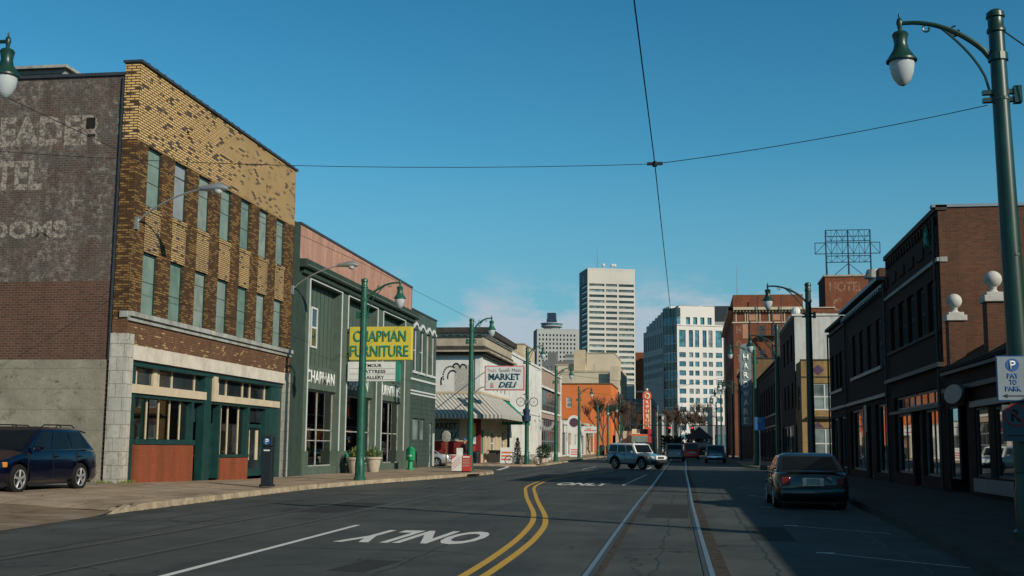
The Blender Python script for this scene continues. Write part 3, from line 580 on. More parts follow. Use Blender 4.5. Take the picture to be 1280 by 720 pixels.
MB().fbox(L, 35.88, 40.42, .15, 1.49, -.40, -.02).build('bulkhead', 'redbrickpaint', b); MB().fbox(L, 43.06, 45.84, .15, 1.02, -.40, -.06).build('bulkhead', 'redbrickpaint', b)
MB().fbox(L, 35.34, 41.42, 3.12, 3.40, -.3, -.03).build('sign_band', 'cream', b); MB().fbox(L, 42.08, 49.3, 3.10, 3.36, -.3, -.03).fbox(L, 42.08, 42.45, 3.36, 4.02, -.3, -.03).build('sign_band', 'cream', b)
tr = MB()
for a in (36.3, 37.95, 39.0, 40.9): tr.fbox(L, a, a + .07, 3.40, 3.98, -.34, -.30)
tr.fbox(L, 37.5, 37.8, 3.40, 3.98, -.34, -.26)
for a in (43.1, 43.9, 45.6, 46.4, 48.1): tr.fbox(L, a, a + .08, 3.36, 3.98, -.34, -.30)
for a in (37.2, 38.1, 38.95, 39.8): tr.fbox(L, a, a + .05, 1.66, 3.0, -.34, -.31)
for a in (43.5, 44.2, 45.3): tr.fbox(L, a, a + .06, 1.14, 3.0, -.34, -.31)
split(tr, 'mullion', 'cream', b)
MB().fbox(L, 35.6, 41.4, 3.42, 3.98, -.36, -.34).fbox(L, 42.2, 48.4, 3.38, 3.98, -.36, -.34).build('transom_window', 'glass', b)
MB().fbox(L, 35.9, 40.42, 1.68, 2.98, -.36, -.34).build('shop_window', 'mirrorish', b); MB().fbox(L, 43.06, 45.84, 1.16, 2.98, -.36, -.34).build('shop_window', 'mirrorish', b)
def shop_door(parent, F, u0, u1, v0, v1, d, fmat, gmat='glass', hand=True, lights=1):
    o = MB().fbox(F, u0, u0 + .13, v0, v1, d, d + .05).fbox(F, u1 - .13, u1, v0, v1, d, d + .05).fbox(F, u0 + .13, u1 - .13, v1 - .14, v1, d, d + .05).fbox(F, u0 + .13, u1 - .13, v0, v0 + .30, d, d + .05).build('door', fmat, parent)
    MB().fbox(F, u0 + .12, u1 - .12, v0 + .29, v1 - .13, d + .015, d + .03).build('pane', gmat, o)
    if hand: MB().fbox(F, u1 - .11, u1 - .07, v0 + .85, v0 + 1.15, d + .05, d + .09).build('door_handle', 'chrome', o)
    return o
shop_door(b, L, 40.58, 41.44, .25, 2.3, -.8, 'dkgreen'); shop_door(b, L, 42.07, 42.94, .25, 2.3, -.45, 'dkgreen')
dd = shop_door(b, L, 46.06, 47.88, .25, 2.35, -.34, 'dkgreen'); MB().fbox(L, 46.3, 46.55, .9, 2.1, -.3, -.285).fbox(L, 47.2, 47.5, .9, 2.1, -.3, -.285).build('door_panel', 'cream', dd)
MB().fbox(L, 40.56, 42.95, 2.32, 2.98, -.5, -.46).fbox(L, 46.06, 47.9, 2.42, 2.98, -.36, -.33).build('transom_window', 'glass', b)
MB().fbox(L, 41.0, 41.12, 1.75, 1.87, -.74, -.73).fbox(L, 42.4, 42.48, 1.9, 2.0, -.39, -.38).fbox(L, 42.46, 42.6, 1.55, 2.1, -.39, -.385).build('door_notices', 'offwhite', b)
MB().box(-23, -17.95, 35.4, 49.9, .2, .22).build('shop_floor', 'shadow_in', b)
MB().box(-23.1, -23, 35.2, 50.1, 0.2, 5.3).box(-23, -17.9, 35.2, 50.1, 4.65, 4.7).build('shop_back_wall', 'shadow_in', b)
for yy, hh in ((36.9, .7), (38.6, .6), (43.9, .9)): MB().lathe([(.16, 0), (.19, .25), (.12, hh * .8), (.05, hh)], (-18.4, yy), 10, 1.35).build('window_display', 'curtain', b)
# body and side wall
SW = SOUTH(34.95)
MB().wall(SW, -60, -18.0, 6.64, 13.36, [], 0).build('painted_side_wall', 'ghostbrick', b)
MB().wall(SW, -60, -18.0, 4.12, 6.64, [], 0).build('side_wall', 'sidebrick', b)
MB().box(-60, -18.12, 34.86, 34.95, .0, 4.12).build('side_render', 'render', b)
tb = MB()
for i in range(26): tb.box(-18.12 - (.05 if i % 2 else 0), -18.02, 34.88, 34.95, .25 + i * .15, .25 + i * .15 + .11)
tb.build('toothed_brick_edge', 'sidebrick', b)
MB().box(-60, -18.02, 34.88, 35.3, 13.36, 13.46).build('side_coping', 'coping', b)
MB().wall(SOUTH(50.32), -60, -17.5, 0, 13.6, [], 0).box(-60, -17.9, 35.3, 50.3, 12.7, 12.8).box(-60.1, -60, 35, 50.3, 0, 13).build('rear_walls', 'sidebrick', b)
MB().fbox(SW, -19.28, -18.98, 11.62, 11.98, 0, .02).build('wall_hole', 'shadow_in', b); MB().fbox(SW, -19.2, -18.95, 11.35, 11.43, 0, .02).build('wall_hole', 'shadow_in', b)
MB().fbox(SW, -18.09, -18.03, 0.3, 13.3, 0, .07).build('downpipe', 'coping', b)
text('faded_lettering', 'READER', 'ghost', b, SW, -23.0, 11.08, 4.3, 1.0, .008, .035, 0)
text('faded_lettering', 'HOTEL', 'ghost', b, SW, -23.9, 9.62, 3.2, 1.0, .008, .035, 0)
text('faded_lettering', 'ROOMS', 'ghost', b, SW, -23.1, 8.03, 3.3, .58, .008, .035, 0)
o = MB().box(-26, -20.75, 36.0, 40.5, 12.8, 14.02).build('roof_hatch', 'tin', b); MB().box(-25.9, -20.85, 35.975, 36.0, 13.4, 13.88).build('hatch_recess', 'shadow_in', o)
MB().box(-26.1, -20.6, 35.8, 40.6, 14.02, 14.12).build('hatch_roof', 'stone', b)

# ---------------------------------------------------------------- furniture shop
b = thing('furniture_shop', 'green furniture shop with a pink brick parapet and three tall framed bays', 'building', (-17.5, 62.5, .15))
F1 = EAST(-17.5); y0, y1 = 50.35, 73.2
MB().fbox(F1, 51.2, 73.1, 9.95, 11.5, -.35, 0).build('parapet', 'pink', b)
MB().fbox(F1, 51.1, 73.2, 11.5, 11.6, -.4, .05).build('coping', 'coping', b)
hl = MB()
for yy, zz in ((56.6, 10.75), (57.6, 10.9), (63.9, 10.6), (65.0, 10.7), (71.0, 10.6), (56.7, 10.35), (64.0, 10.3)): hl.lathe([(.14, 0), (.12, .02)], (0, 0), 7) if False else hl.fbox(F1, yy, yy + .25, zz, zz + .28, 0, .01)
hl.build('broken_bricks', 'rbrick_pink', b)
MB().wall(SOUTH(50.34), -40, -17.5, 0, 11.45, [], 0).fbox(F1, 50.34, 52.3, .1, 9.3, -.5, 0).fbox(F1, 50.34, 51.2, 9.3, 11.5, -.5, 0).build('side_wall', 'fgreen_d', b)
MB().fbox(F1, 51.3, 74.0, 9.55, 9.95, -.3, .32).fbox(F1, 51.5, 73.6, 9.3, 9.55, -.3, .15).build('cornice', 'fgreen_d', b, bevel=.03)
MB().fbox(F1, 51.4, 73.9, 9.62, 9.70, .32, .37).build('cornice_trim', 'fgreen', b)
bays = [(52.9, 57.9), (59.2, 64.9), (66.3, 71.5)]
q = None
for a, c in ((52.3, 52.9), (57.9, 59.2), (64.9, 66.3), (71.5, 73.2)):
    q = MB().fbox(F1, a, c, 1.25, 9.3, -.5, 0).build('pilaster', 'fgreen', b, bevel=.015); MB().fbox(F1, a - .08, c + .08, .1, 1.25, -.5, .10).build('pilaster_base', 'fgreen', q, bevel=.015)
wt = MB()
for a, c in bays:
    wt.fbox(F1, a - .14, a - .04, 1.25, 9.2, 0, .03).fbox(F1, c + .04, c + .14, 1.25, 9.2, 0, .03).fbox(F1, a - .14, c + .14, 9.2, 9.29, 0, .035)
split(wt, 'white_trim', 'white', b)
for a, c in bays: MB().fbox(F1, a, c, 9.15, 9.3, -.5, -.02).build('bay_head', 'fgreen_d', b)
pn = MB(); gr = MB()
for a, c in bays:
    pn.fbox(F1, a, c, 5.28, 9.15, -.47, -.43); k = a + .35
    while k < c: gr.fbox(F1, k, k + .04, 5.3, 9.15, -.43, -.415); k += .62
    pn.fbox(F1, a, c, 5.2, 5.3, -.45, -.33)
split(pn, 'wall_panel', 'panelgreen', b); split(gr, 'batten', 'fgreen_d', b)
sg = MB()
for a, c in bays: sg.fbox(F1, a, c, 4.15, 5.2, -.47, -.15)
split(sg, 'fascia', 'fgreen', b)
for (a, c), t, wd in zip(bays, ('CHAPMAN', 'CHAPMAN', 'FURNITURE'), (4.4, 4.4, 4.6)): text('lettering', t, 'letter_w', b, F1, a + .2, 4.42, wd, .62, -.15, .018, .02)
window(b, F1, 54.3, 55.25, 6.15, 8.1, .43, 'white', 'glass', 1, 2, .09)
for i, (a, c) in enumerate(bays):
    MB().fbox(F1, a, c, .12, .52, -.45, -.05).build('stall_riser', 'fgreen', b)
    fr = MB().fbox(F1, a, c, 4.05, 4.15, -.42, -.34).fbox(F1, a, a + .07, .52, 4.05, -.42, -.34).fbox(F1, c - .07, c, .52, 4.05, -.42, -.34).fbox(F1, a, c, .52, .58, -.42, -.34)
    fr.fbox(F1, a, c, 2.22, 2.28, -.42, -.34)
    if i == 0: fr.fbox(F1, a, c, 1.72, 1.76, -.41, -.35).fbox(F1, (a + c) / 2, (a + c) / 2 + .06, .55, 4.05, -.42, -.34)
    elif i == 1: fr.fbox(F1, c - 1.6, c - 1.54, .55, 4.05, -.42, -.34)
    else: fr.fbox(F1, a + 2.9, a + 2.96, .55, 4.05, -.42, -.34)
    o = fr.build('shop_window', 'stone', b); MB().fbox(F1, a + .03, c - .03, .55, 4.1, -.385, -.375).build('pane', 'clear', o)
    MB().fbox(F1, c - 1.0, c - .15, .6, 4.0, -.75, -.70).fbox(F1, c - 1.35, c - 1.1, .6, 4.0, -.95, -.9).build('curtain', 'curtain', b)
MB().box(-27, -26.9, 51, 73, .1, 9).box(-27, -17.95, 51, 73, 4.2, 4.3).build('shop_interior', 'shadow_in', b); MB().box(-27, -17.97, 51, 73, .15, .45).build('shop_floor', 'wood', b)
for x, y, z, s in ((-19, 54.2, 1.9, .35), (-19.3, 56, 1.2, .5), (-19.1, 61, 2.9, .25), (-19.1, 60.3, 1.6, .22), (-19.2, 68, 2.9, .25)):
    MB().lathe([(s * .7, 0), (s, .05), (s * .75, s * 1.1)], (x, y), 12, z).lathe([(.03, -1.2), (.03, 0)], (x, y), 6, z).build('display_lamp', 'offwhite' if s > .3 else 'neon_o', b)
def leafball(mb, c, r, n, ls, zs=1.0, rnd=random):
    for _ in range(n):
        t = rnd.uniform(0, 6.283); ph = math.acos(rnd.uniform(-1, 1)); rr = r * rnd.uniform(.35, 1)
        p = Vector((c[0] + rr * math.sin(ph) * math.cos(t), c[1] + rr * math.sin(ph) * math.sin(t), c[2] + rr * math.cos(ph) * zs))
        a = Vector((rnd.uniform(-1, 1), rnd.uniform(-1, 1), rnd.uniform(-.6, 1))).normalized(); bb = a.cross(Vector((rnd.uniform(-1, 1), rnd.uniform(-1, 1), .3))).normalized(); s_ = ls * rnd.uniform(.6, 1.3)
        mb.face(p, p + a * s_ + bb * s_ * .35, p + a * s_ * 1.8, p + a * s_ - bb * s_ * .35)
o = MB(); leafball(o, (-19.2, 55.3, 1.2), .6, 160, .12); o.build('display_plant', 'leaf', b)
MB().box(-40, -17.9, 50.4, 73.2, 10.2, 10.3).box(-40.1, -40, 50.4, 73.2, 0, 10.3).wall(SOUTH(73.2), -40, -17.5, 9, 11.5, [], 0).build('roof', 'coping', b)

# blade sign
b = thing('shop_sign', 'yellow sign reading CHAPMAN FURNITURE above a white letter board', 'shop sign', (-15.8, 59, 4.7))
SS = SOUTH(58.9)
o = MB().box(-17.35, -14.05, 58.9, 59.22, 5.86, 7.58).build('sign_face', 'sign_y', b, bevel=.03)
text('lettering', 'CHAPMAN', 'sign_g', b, SS, -17.1, 6.82, 2.75, .56, .02, .0, .03); text('lettering', 'FURNITURE', 'sign_g', b, SS, -17.25, 6.05, 3.05, .56, .02, .0, .03)
MB().box(-17.4, -14.85, 58.92, 59.2, 4.78, 5.78).build('letter_board', 'sign_w', b, bevel=.02)
MB().box(-14.85, -14.66, 58.9, 59.22, 4.76, 5.82).build('letter_board_end', 'sign_g', b)
rl = MB()
for z in (5.03, 5.32, 5.6): rl.fbox(SOUTH(58.92), -17.3, -14.9, z - .17, z - .155, 0, .012)
rl.build('letter_rails', 'stone', b)
for t, z, u_, wd in (('SEYMOUR', 5.50, -16.75, 1.15), ('MATTRESS', 5.20, -16.7, 1.3), ('GALLERY', 4.90, -16.6, 1.15)): text('board_lettering', t, 'black', b, SOUTH(58.92), u_, z, wd, .17, .004, .02, .006)
MB().tube([(-17.5, 59.06, 7.3), (-17.3, 59.06, 7.3)], .05).tube([(-17.5, 59.06, 6.2), (-17.3, 59.06, 6.2)], .05).box(-17.5, -17.4, 59, 59.12, 5.0, 5.6).build('bracket', 'coping', b)

# ---------------------------------------------------------------- dark green annex
b = thing('green_annex', 'two-storey blue-green painted building with white window trim beside the furniture shop', 'building', (-17.5, 77, .15))
y0, y1 = 73.25, 80.7
cols = [(73.85, 74.95), (75.7, 76.9), (77.7, 78.8), (79.3, 80.2)]
MB().wall(F1, y0, y1, 4.9, 10.15, [(a, c, 6.3, 9.0) for a, c in cols], .2).box(-40, -17.62, y1 - .25, y1, 0, 10.15).wall(SOUTH(y0), -18.5, -17.5, 0, 10.15, [], 0).build('upper_wall', 'dgreen2', b)
MB().fbox(F1, y0, y1 + .05, 10.15, 10.25, -.4, .05).box(-40, -17.9, y0, y1, 9.4, 9.5).build('coping', 'coping', b)
wt = MB().fbox(F1, y0, y1, 5.7, 5.83, 0, .07).fbox(F1, y0, y1, 4.98, 5.08, 0, .05).fbox(F1, y0, y1, 4.78, 4.88, 0, .05)
for a, c in cols:
    n = 7
    for i in range(n):
        t0, t1 = i / n, (i + 1) / n; h = lambda t: 9.0 + .28 * math.sin(math.pi * t)
        wt.hexa([F1.p(a - .1 + (c - a + .2) * t0, h(t0), -.05), F1.p(a - .1 + (c - a + .2) * t1, h(t1), -.05), F1.p(a - .1 + (c - a + .2) * t1, h(t1), .08), F1.p(a - .1 + (c - a + .2) * t0, h(t0), .08), F1.p(a - .1 + (c - a + .2) * t0, h(t0) + .2, -.05), F1.p(a - .1 + (c - a + .2) * t1, h(t1) + .2, -.05), F1.p(a - .1 + (c - a + .2) * t1, h(t1) + .2, .08), F1.p(a - .1 + (c - a + .2) * t0, h(t0) + .2, .08)])
    wt.fbox(F1, a - .1, c + .1, 6.15, 6.29, -.03, .1); wt.fbox(F1, c + .1, c + .4, 9.05, 9.2, 0, .07)
wt.build('white_trim', 'white', b)
for i, (a, c) in enumerate(cols):
    if i == 2: MB().fbox(F1, a, c, 6.3, 9.0, -.19, -.14).build('window_board', 'tan', b)
    else: window(b, F1, a, c, 6.3, 9.0, .16, 'white', 'glass', 1, 2, .06)
MB().wall(F1, y0, y1, .1, 4.9, [(74.0, 75.9, 1.9, 3.3), (76.1, 77.5, 1.9, 3.3), (78.9, 79.8, .15, 3.1)], .18).build('lower_wall', 'bgreen', b)
window(b, F1, 74.0, 75.9, 1.9, 3.3, .14, 'dgreen2', 'glass_w', 1, 1); window(b, F1, 76.1, 77.5, 1.9, 3.3, .14, 'dgreen2', 'glass_w', 1, 1)
shop_door(b, F1, 78.9, 79.8, .15, 3.1, -.16, 'stone')
MB().fbox(F1, 80.0, 80.12, .2, 2.4, 0, .1).build('downpipe', 'white', b)

# ---------------------------------------------------------------- corner market
b = thing('corner_market', 'white two-storey corner market with heavy dark cornice and striped awning', 'building', (-19, 104, .2))
YS = 99.0; FE = EAST(-17.6); FS = SOUTH(YS)
MB().wall(FS, -40, -17.6, 3.85, 9.3, [(-40, -23.0, 5.9, 8.9)], .2).wall(FE, YS, 115, 3.85, 9.3, [(101 + 2.2 * i, 101.8 + 2.2 * i, 6.5, 8.5) for i in range(6)], .2).build('upper_wall', 'offwhite', b)
for i in range(6): window(b, FE, 101 + 2.2 * i, 101.8 + 2.2 * i, 6.5, 8.5, .14, 'black', 'glass', 1, 2, .05)
def ring(mb, x0, y0, y1, z0, z1, out, dx=22):
    mb.fbox(FS, -17.6 - dx, -17.6 + out, z0, z1, -.3, out); mb.fbox(FE, YS + .3, y1, z0, z1, -.3, out); return mb
ring(MB(), 0, 0, 115.2, 11.05, 11.55, .75).build('cornice_top', 'darkcap', b, bevel=.05)
ring(MB(), 0, 0, 115.2, 10.93, 11.05, .55).build('cornice_moulding', 'white', b)
ring(MB(), 0, 0, 115.1, 10.0, 10.93, .22).build('frieze', 'tan', b)
ring(MB(), 0, 0, 115.1, 9.62, 10.0, .38).build('frieze_shadow_band', 'darkcap', b)
ring(MB(), 0, 0, 115.1, 9.48, 9.62, .8).build('lower_cornice', 'tan', b)
ring(MB(), 0, 0, 115.1, 9.25, 9.48, .45).build('lower_cornice_base', 'darkcap', b)
dn = MB()
for i in range(34): dn.fbox(FS, -38 + i * .62, -37.7 + i * .62, 10.82, 10.95, .22, .4)
for i in range(25): dn.fbox(FE, 99.3 + i * .62, 99.6 + i * .62, 10.82, 10.95, .22, .4)
dn.build('dentils', 'white', b)
MB().fbox(FS, -19.8, -18.1, 6.0, 8.4, 0, .02).build('grey_panel', 'mural', b); MB().fbox(FS, -18.05, -17.6, 5.9, 9.25, 0, .10).fbox(FE, YS, YS + .5, 5.9, 9.25, 0, .10).build('corner_pilaster', 'offwhite', b)
mu = MB()
for (cx, cz, r, a0, a1) in ((-20.2, 7.5, .62, 60, 200), (-20.0, 7.4, .42, 50, 190), (-19.7, 8.15, .3, 20, 160), (-19.1, 8.1, .28, 10, 170), (-20.5, 7.0, .5, 150, 200)):
    for k in range(10):
        a = rad(a0 + (a1 - a0) * k / 9.0); mu.fbox(FS, cx + r * math.cos(a) - .05, cx + r * math.cos(a) + .05, cz + 1.3 * r * math.sin(a) - .09, cz + 1.3 * r * math.sin(a) + .05, .02, .026)
mu.build('wall_painting', 'black', b)
MB().fbox(FS, -22.7, -21.4, 9.0, 9.25, 0, .02).build('wall_patch', 'beige', b)
# ground floor
MB().wall(FS, -40, -18.6, .1, 1.95, [], 0).fbox(FS, -18.5, -17.9, .1, 3.85, -.5, .02).fbox(FE, 99.02, 99.6, .1, 3.85, -.6, 0).build('red_wall', 'redwall', b)
MB().wall(FS, -40, -18.5, 1.95, 3.85, [], 0, -.1).wall(FE, 99.6, 115, .1, 3.85, [(100, 102.6, .9, 3.0), (103.3, 104.5, .15, 2.8), (105.1, 108.2, .8, 2.9), (109.4, 110.6, .15, 2.9), (111.5, 114.2, .8, 3.0)], .3, -.15).build('shop_wall', 'beige', b)
window(b, FE, 100, 102.6, .9, 3.0, .4, 'sign_g', 'glass', 2, 1, .1); window(b, FE, 105.1, 108.2, .8, 2.9, .4, 'white', 'glass', 2, 2, .1); window(b, FE, 111.5, 114.2, .8, 3.0, .4, 'white', 'glass', 2, 2, .1)
shop_door(b, FE, 103.3, 104.5, .15, 2.8, -.4, 'beige'); shop_door(b, FE, 109.4, 110.6, .15, 2.9, -.4, 'white')
MB().fbox(FS, -22.4, -19.4, 2.05, 3.7, -.1, .06).build('wall_sign', 'board', b); MB().fbox(FS, -22.4, -19.4, 1.98, 2.08, 0, .12).build('sign_shelf', 'beige', b)
text('lettering', 'MARKET', 'black', b, FS, -21.9, 2.98, 2.35, .52, .06, .03, .01); text('lettering', 'DELI', 'black', b, FS, -21.0, 2.22, 1.45, .5, .06, .03, .01, shear=.3); text('lettering', '&', 'red', b, FS, -21.7, 2.25, .42, .5, .06, .02, .01)
MB().fbox(FS, -18.35, -17.95, 2.5, 3.5, .02, .05).build('poster', 'sign_y', b); MB().fbox(FS, -18.35, -17.93, 1.75, 2.45, .02, .05).build('poster', 'sign_w', b); MB().fbox(FS, -18.35, -17.95, .95, 1.6, .02, .05).build('poster', 'red', b)
text('poster_lettering', 'LOTTO', 'bluesign', b, FS, -18.3, 2.0, .32, .2, .05, .02, .004)
# awning (hipped, striped)
aw = MB(); x_in, x_out, y_out, zt, zb = -17.6, -15.4, 96.9, 6.0, 4.15
P = [(-40, YS, zt), (x_in, YS, zt), (x_in, 110.5, zt), (-40, y_out, zb), (x_out, y_out, zb), (x_out, 110.5, zb)]
aw.face(P[0], P[1], P[4], P[3]).face(P[1], P[2], P[5], P[4])
aw.face(P[3], P[4], (x_out, y_out, zb - .3), (-40, y_out, zb - .3)).face(P[4], P[5], (x_out, 110.5, zb - .3), (x_out, y_out, zb - .3)).face(P[2], P[5], (x_out, 110.5, zb - .3), (x_in, 110.5, zb - .3))
aw.build('striped_awning', 'canvas', b)
MB().fbox(FS, -40, -17.5, 5.95, 6.15, 0, .12).fbox(FE, YS, 115, 5.95, 6.15, 0, .12).build('awning_rail', 'beige', b)
MB().face((x_in, 110.6, 5.9), (x_in, 114.9, 5.9), (-15.5, 114.9, 3.9), (-15.5, 110.6, 3.9)).face((-15.5, 110.6, 3.9), (-15.5, 114.9, 3.9), (-15.5, 114.9, 3.6), (-15.5, 110.6, 3.6)).face((x_in, 110.6, 5.9), (-15.5, 110.6, 3.9), (-15.5, 110.6, 3.6), (x_in, 110.6, 3.6)).build('green_awning', 'canvas_g', b)
MB().box(-40, -17.9, YS + .3, 115, 11.2, 11.3).box(-40, -19.5, YS + 1, 115, 3.9, 4.0).box(-22, -21.9, YS + .5, 115, 0, 4).build('roof', 'coping', b)

b = thing('market_sign', 'white red-edged sign reading South Main MARKET & DELI', 'shop sign', (-14.6, 93, 6))
MB().box(-16.2, -13.03, 93, 93.3, 5.97, 7.92).build('sign_edge', 'pinkred', b); MB().box(-16.12, -13.11, 92.98, 93.02, 6.05, 7.84).build('sign_face', 'sign_w', b)
SS = SOUTH(92.98)
text('lettering', 'South Main', 'coping', b, SS, -15.05, 7.42, 1.75, .28, .004, .0, .004); text('lettering', "That's", 'pinkred', b, SS, -16.0, 7.42, .75, .24, .004, .0, .004)
text('lettering', 'MARKET', 'navy', b, SS, -15.9, 6.78, 2.55, .52, .004, .045, .004); text('lettering', 'DELI', 'navy', b, SS, -15.1, 6.18, 1.5, .46, .004, .045, .004, shear=.35); text('lettering', '&', 'pinkred', b, SS, -15.75, 6.16, .34, .42, .004, .01, .004)
MB().tube([(-17.6, 99.2, 7.6), (-15.9, 93.2, 7.6)], .035).tube([(-17.6, 99.2, 6.5), (-15.9, 93.2, 6.3)], .035).build('bracket', 'darkmetal', b)

# ---------------------------------------------------------------- white building and pale brick building
FW = EAST(-17.5)
b = thing('white_building', 'plain white two-storey building between the corner market and the pale brick building', 'building', (-17.5, 127, .3))
hs = [(117 + 4.1 * i, 118.6 + 4.1 * i, .8, 4.6) for i in range(5)]
MB().wall(FW, 115.1, 138.4, .1, 10.6, hs, .3).wall(SOUTH(115.1), -30, -17.5, 6, 10.6, [], 0).build('facade', 'offwhite', b)
MB().fbox(FW, 115.1, 138.4, 10.6, 10.85, -.3, .12).fbox(FW, 115.1, 138.4, 5.1, 5.25, 0, .08).box(-30, -17.8, 115.1, 138, 10.3, 10.4).build('coping', 'offwhite', b)
for h in hs: window(b, FW, *h, .25, 'white', 'glass_w', 1, 2, .12)
MB().fbox(FW, 115.3, 138.2, .1, .75, 0, .05).build('plinth', 'stone', b)
b = thing('pale_brick_building', 'two-storey pale pink brick building with large dark industrial windows', 'building', (-17.5, 149, .3))
MB().wall(FW, 138.5, 161, .1, 10.8, [(139.6, 160, 5.9, 8.6), (139.6, 160, .9, 5.0)], .3).wall(SOUTH(138.5), -30, -17.5, 8, 10.8, [], 0).build('facade', 'pinkbrick', b)
MB().fbox(FW, 138.4, 161, 10.8, 11.0, -.3, .15).fbox(FW, 138.5, 161, 8.6, 8.85, 0, .1).fbox(FW, 138.5, 161, 5.65, 5.9, 0, .12).fbox(FW, 138.4, 139.4, .2, 10.8, 0, .08).fbox(FW, 160.2, 161, .2, 10.8, 0, .08).fbox(FW, 139.4, 160.2, .2, .9, 0, .1).box(-30, -17.8, 138.5, 161, 10.3, 10.4).build('white_trim', 'offwhite', b)
window(b, FW, 139.6, 160, 5.9, 8.6, .25, 'greymid', 'glass', 14, 3, .12); window(b, FW, 139.6, 160, .9, 5.0, .25, 'greymid', 'glass', 10, 3, .16)
b = thing('tan_rear_block', 'plain tan block rising behind the corner market', 'building', (-24, 140, 0))
MB().box(-28, -19.7, 140, 150, 0, 13.7).build('walls', 'beige', b); MB().box(-28.1, -19.6, 139.9, 150.1, 13.7, 13.85).build('coping', 'tan', b)

b = thing('white_shops', 'low row of white shops with an oval sign and red script sign', 'building', (-17.5, 180, .4))
MB().wall(FW, 161.2, 178, .1, 5.3, [(163, 168, .5, 3.6), (171, 176, .5, 3.6)], .3).wall(SOUTH(161.2), -30, -17.5, 5, 5.3, [], 0).build('facade', 'offwhite', b)
MB().wall(FW, 178, 198, .1, 5.0, [(180, 184.5, .4, 3.5), (187, 190, .3, 3.3), (192, 196.5, .5, 3.5)], .3).build('facade', 'offwhite', b)
window(b, FW, 163, 168, .5, 3.6, .2, 'greyframe', 'glass', 3, 1, .2); window(b, FW, 171, 176, .5, 3.6, .2, 'tan', 'glass_w', 2, 1, .2); window(b, FW, 180, 184.5, .4, 3.5, .2, 'white', 'glass_w', 2, 1, .2); window(b, FW, 192, 196.5, .5, 3.5, .2, 'greyframe', 'glass', 2, 1, .2)
shop_door(b, FW, 187, 190, .3, 3.3, -.2, 'greyframe')
MB().box(-30, -17.8, 161.2, 198, 4.8, 4.9).fbox(FW, 161.2, 198, 5.3, 5.4, -.3, .05).build('roof', 'stone', b)
sg = MB(); n = 20
for r_, d_ in ((1.0, .0),):
    pts = [(-15.9 + .95 * math.cos(2 * math.pi * i / n), 4.9 + 1.05 * math.sin(2 * math.pi * i / n)) for i in range(n)]
    sg.add([(x, 163.0, z) for x, z in pts] + [(x, 163.15, z) for x, z in pts], [tuple(range(n)), tuple(range(n, 2 * n))] + [(i, (i + 1) % n, n + (i + 1) % n, n + i) for i in range(n)])
o = tag(sg.build('oval_sign', 'sign_w', None), 'oval white sign hanging over the pavement by the white shops', 'shop sign')
sg = MB(); pts = [(-15.9 + .62 * math.cos(2 * math.pi * i / n), 4.95 + .62 * math.sin(2 * math.pi * i / n)) for i in range(n)]
sg.add([(x, 162.97, z) for x, z in pts], [tuple(range(n))]); sg.build('emblem', 'purple', o); MB().tube([(-17.5, 163.08, 5.4), (-15.9, 163.08, 5.4)], .06).tube([(-17.5, 163.08, 4.6), (-16.8, 163.08, 4.6)], .06).build('bracket', 'darkmetal', o)
b = thing('script_sign', 'white blade sign with pink script over the white shops', 'shop sign', (-15.6, 190, 4.5))
MB().box(-17.3, -14.6, 190, 190.15, 3.9, 4.9).build('sign_face', 'sign_w', b); text('lettering', 'Frost', 'pinkred', b, SOUTH(190), -17.0, 4.1, 2.1, .65, .01, .02, .01, shear=.4) if False else MB().fbox(SOUTH(190), -16.9, -15.0, 4.2, 4.35, 0, .03).fbox(SOUTH(190), -16.6, -15.8, 4.45, 4.6, 0, .03).build('script', 'pinkred', b)
MB().tube([(-17.6, 190.07, 4.8), (-17.2, 190.07, 4.8)], .05).build('bracket', 'darkmetal', b)
b = thing('beige_shop', 'low beige shop with a brown recessed entrance next to the bare tree', 'building', (-17.5, 207, .4))
MB().wall(FW, 198.1, 217, .1, 5.6, [(200.5, 208.5, .3, 4.0)], .6).wall(SOUTH(198.1), -30, -17.5, 4.9, 5.6, [], 0).fbox(FW, 198.1, 217, 5.2, 5.6, 0, .15).box(-30, -17.8, 198.1, 217, 5.2, 5.3).build('facade', 'beige2', b)
MB().fbox(FW, 200.5, 208.5, .3, 4.0, -.65, -.6).build('entrance', 'wood', b); MB().fbox(FW, 209.5, 214, .8, 3.6, 0, .03).build('shop_window', 'glass', b)

b = thing('orange_building', 'bright orange stucco building with one small sash window', 'building', (-20, 245, .3))
FO = SOUTH(225)
MB().wall(FO, -27, -14.9, 0, 13.5, [(-23.4, -22.4, 9.1, 11.0), (-18.9, -18.2, .3, 3.2)], .2).wall(EAST(-14.9), 225, 245, 0, 13.5, [(229, 232, 9, 11), (236, 239, 9, 11), (229, 240, .5, 4)], .3).box(-27, -15, 225.3, 245, 12.8, 12.9).box(-27.1, -27, 225, 245, 0, 13.4).build('walls', 'orange', b)
MB().box(-27.1, -14.75, 224.85, 245.2, 13.5, 13.7).build('coping', 'wood', b)
o = window(b, FO, -23.4, -22.4, 9.1, 11.0, .15, 'white', 'glass_w', 1, 2, .12)
window(b, EAST(-14.9), 229, 232, 9, 11, .2, 'wood', 'glass', 1, 2, .15); window(b, EAST(-14.9), 236, 239, 9, 11, .2, 'wood', 'glass', 1, 2, .15); MB().fbox(EAST(-14.9), 229, 240, .5, 4, -.3, -.25).build('shop_window', 'glass', b); MB().fbox(FO, -18.9, -18.2, .3, 3.2, -.2, -.15).build('door', 'darkmetal', b)
b = thing('cream_building', 'cream building stepped beyond the orange one', 'building', (-17, 258, .3))
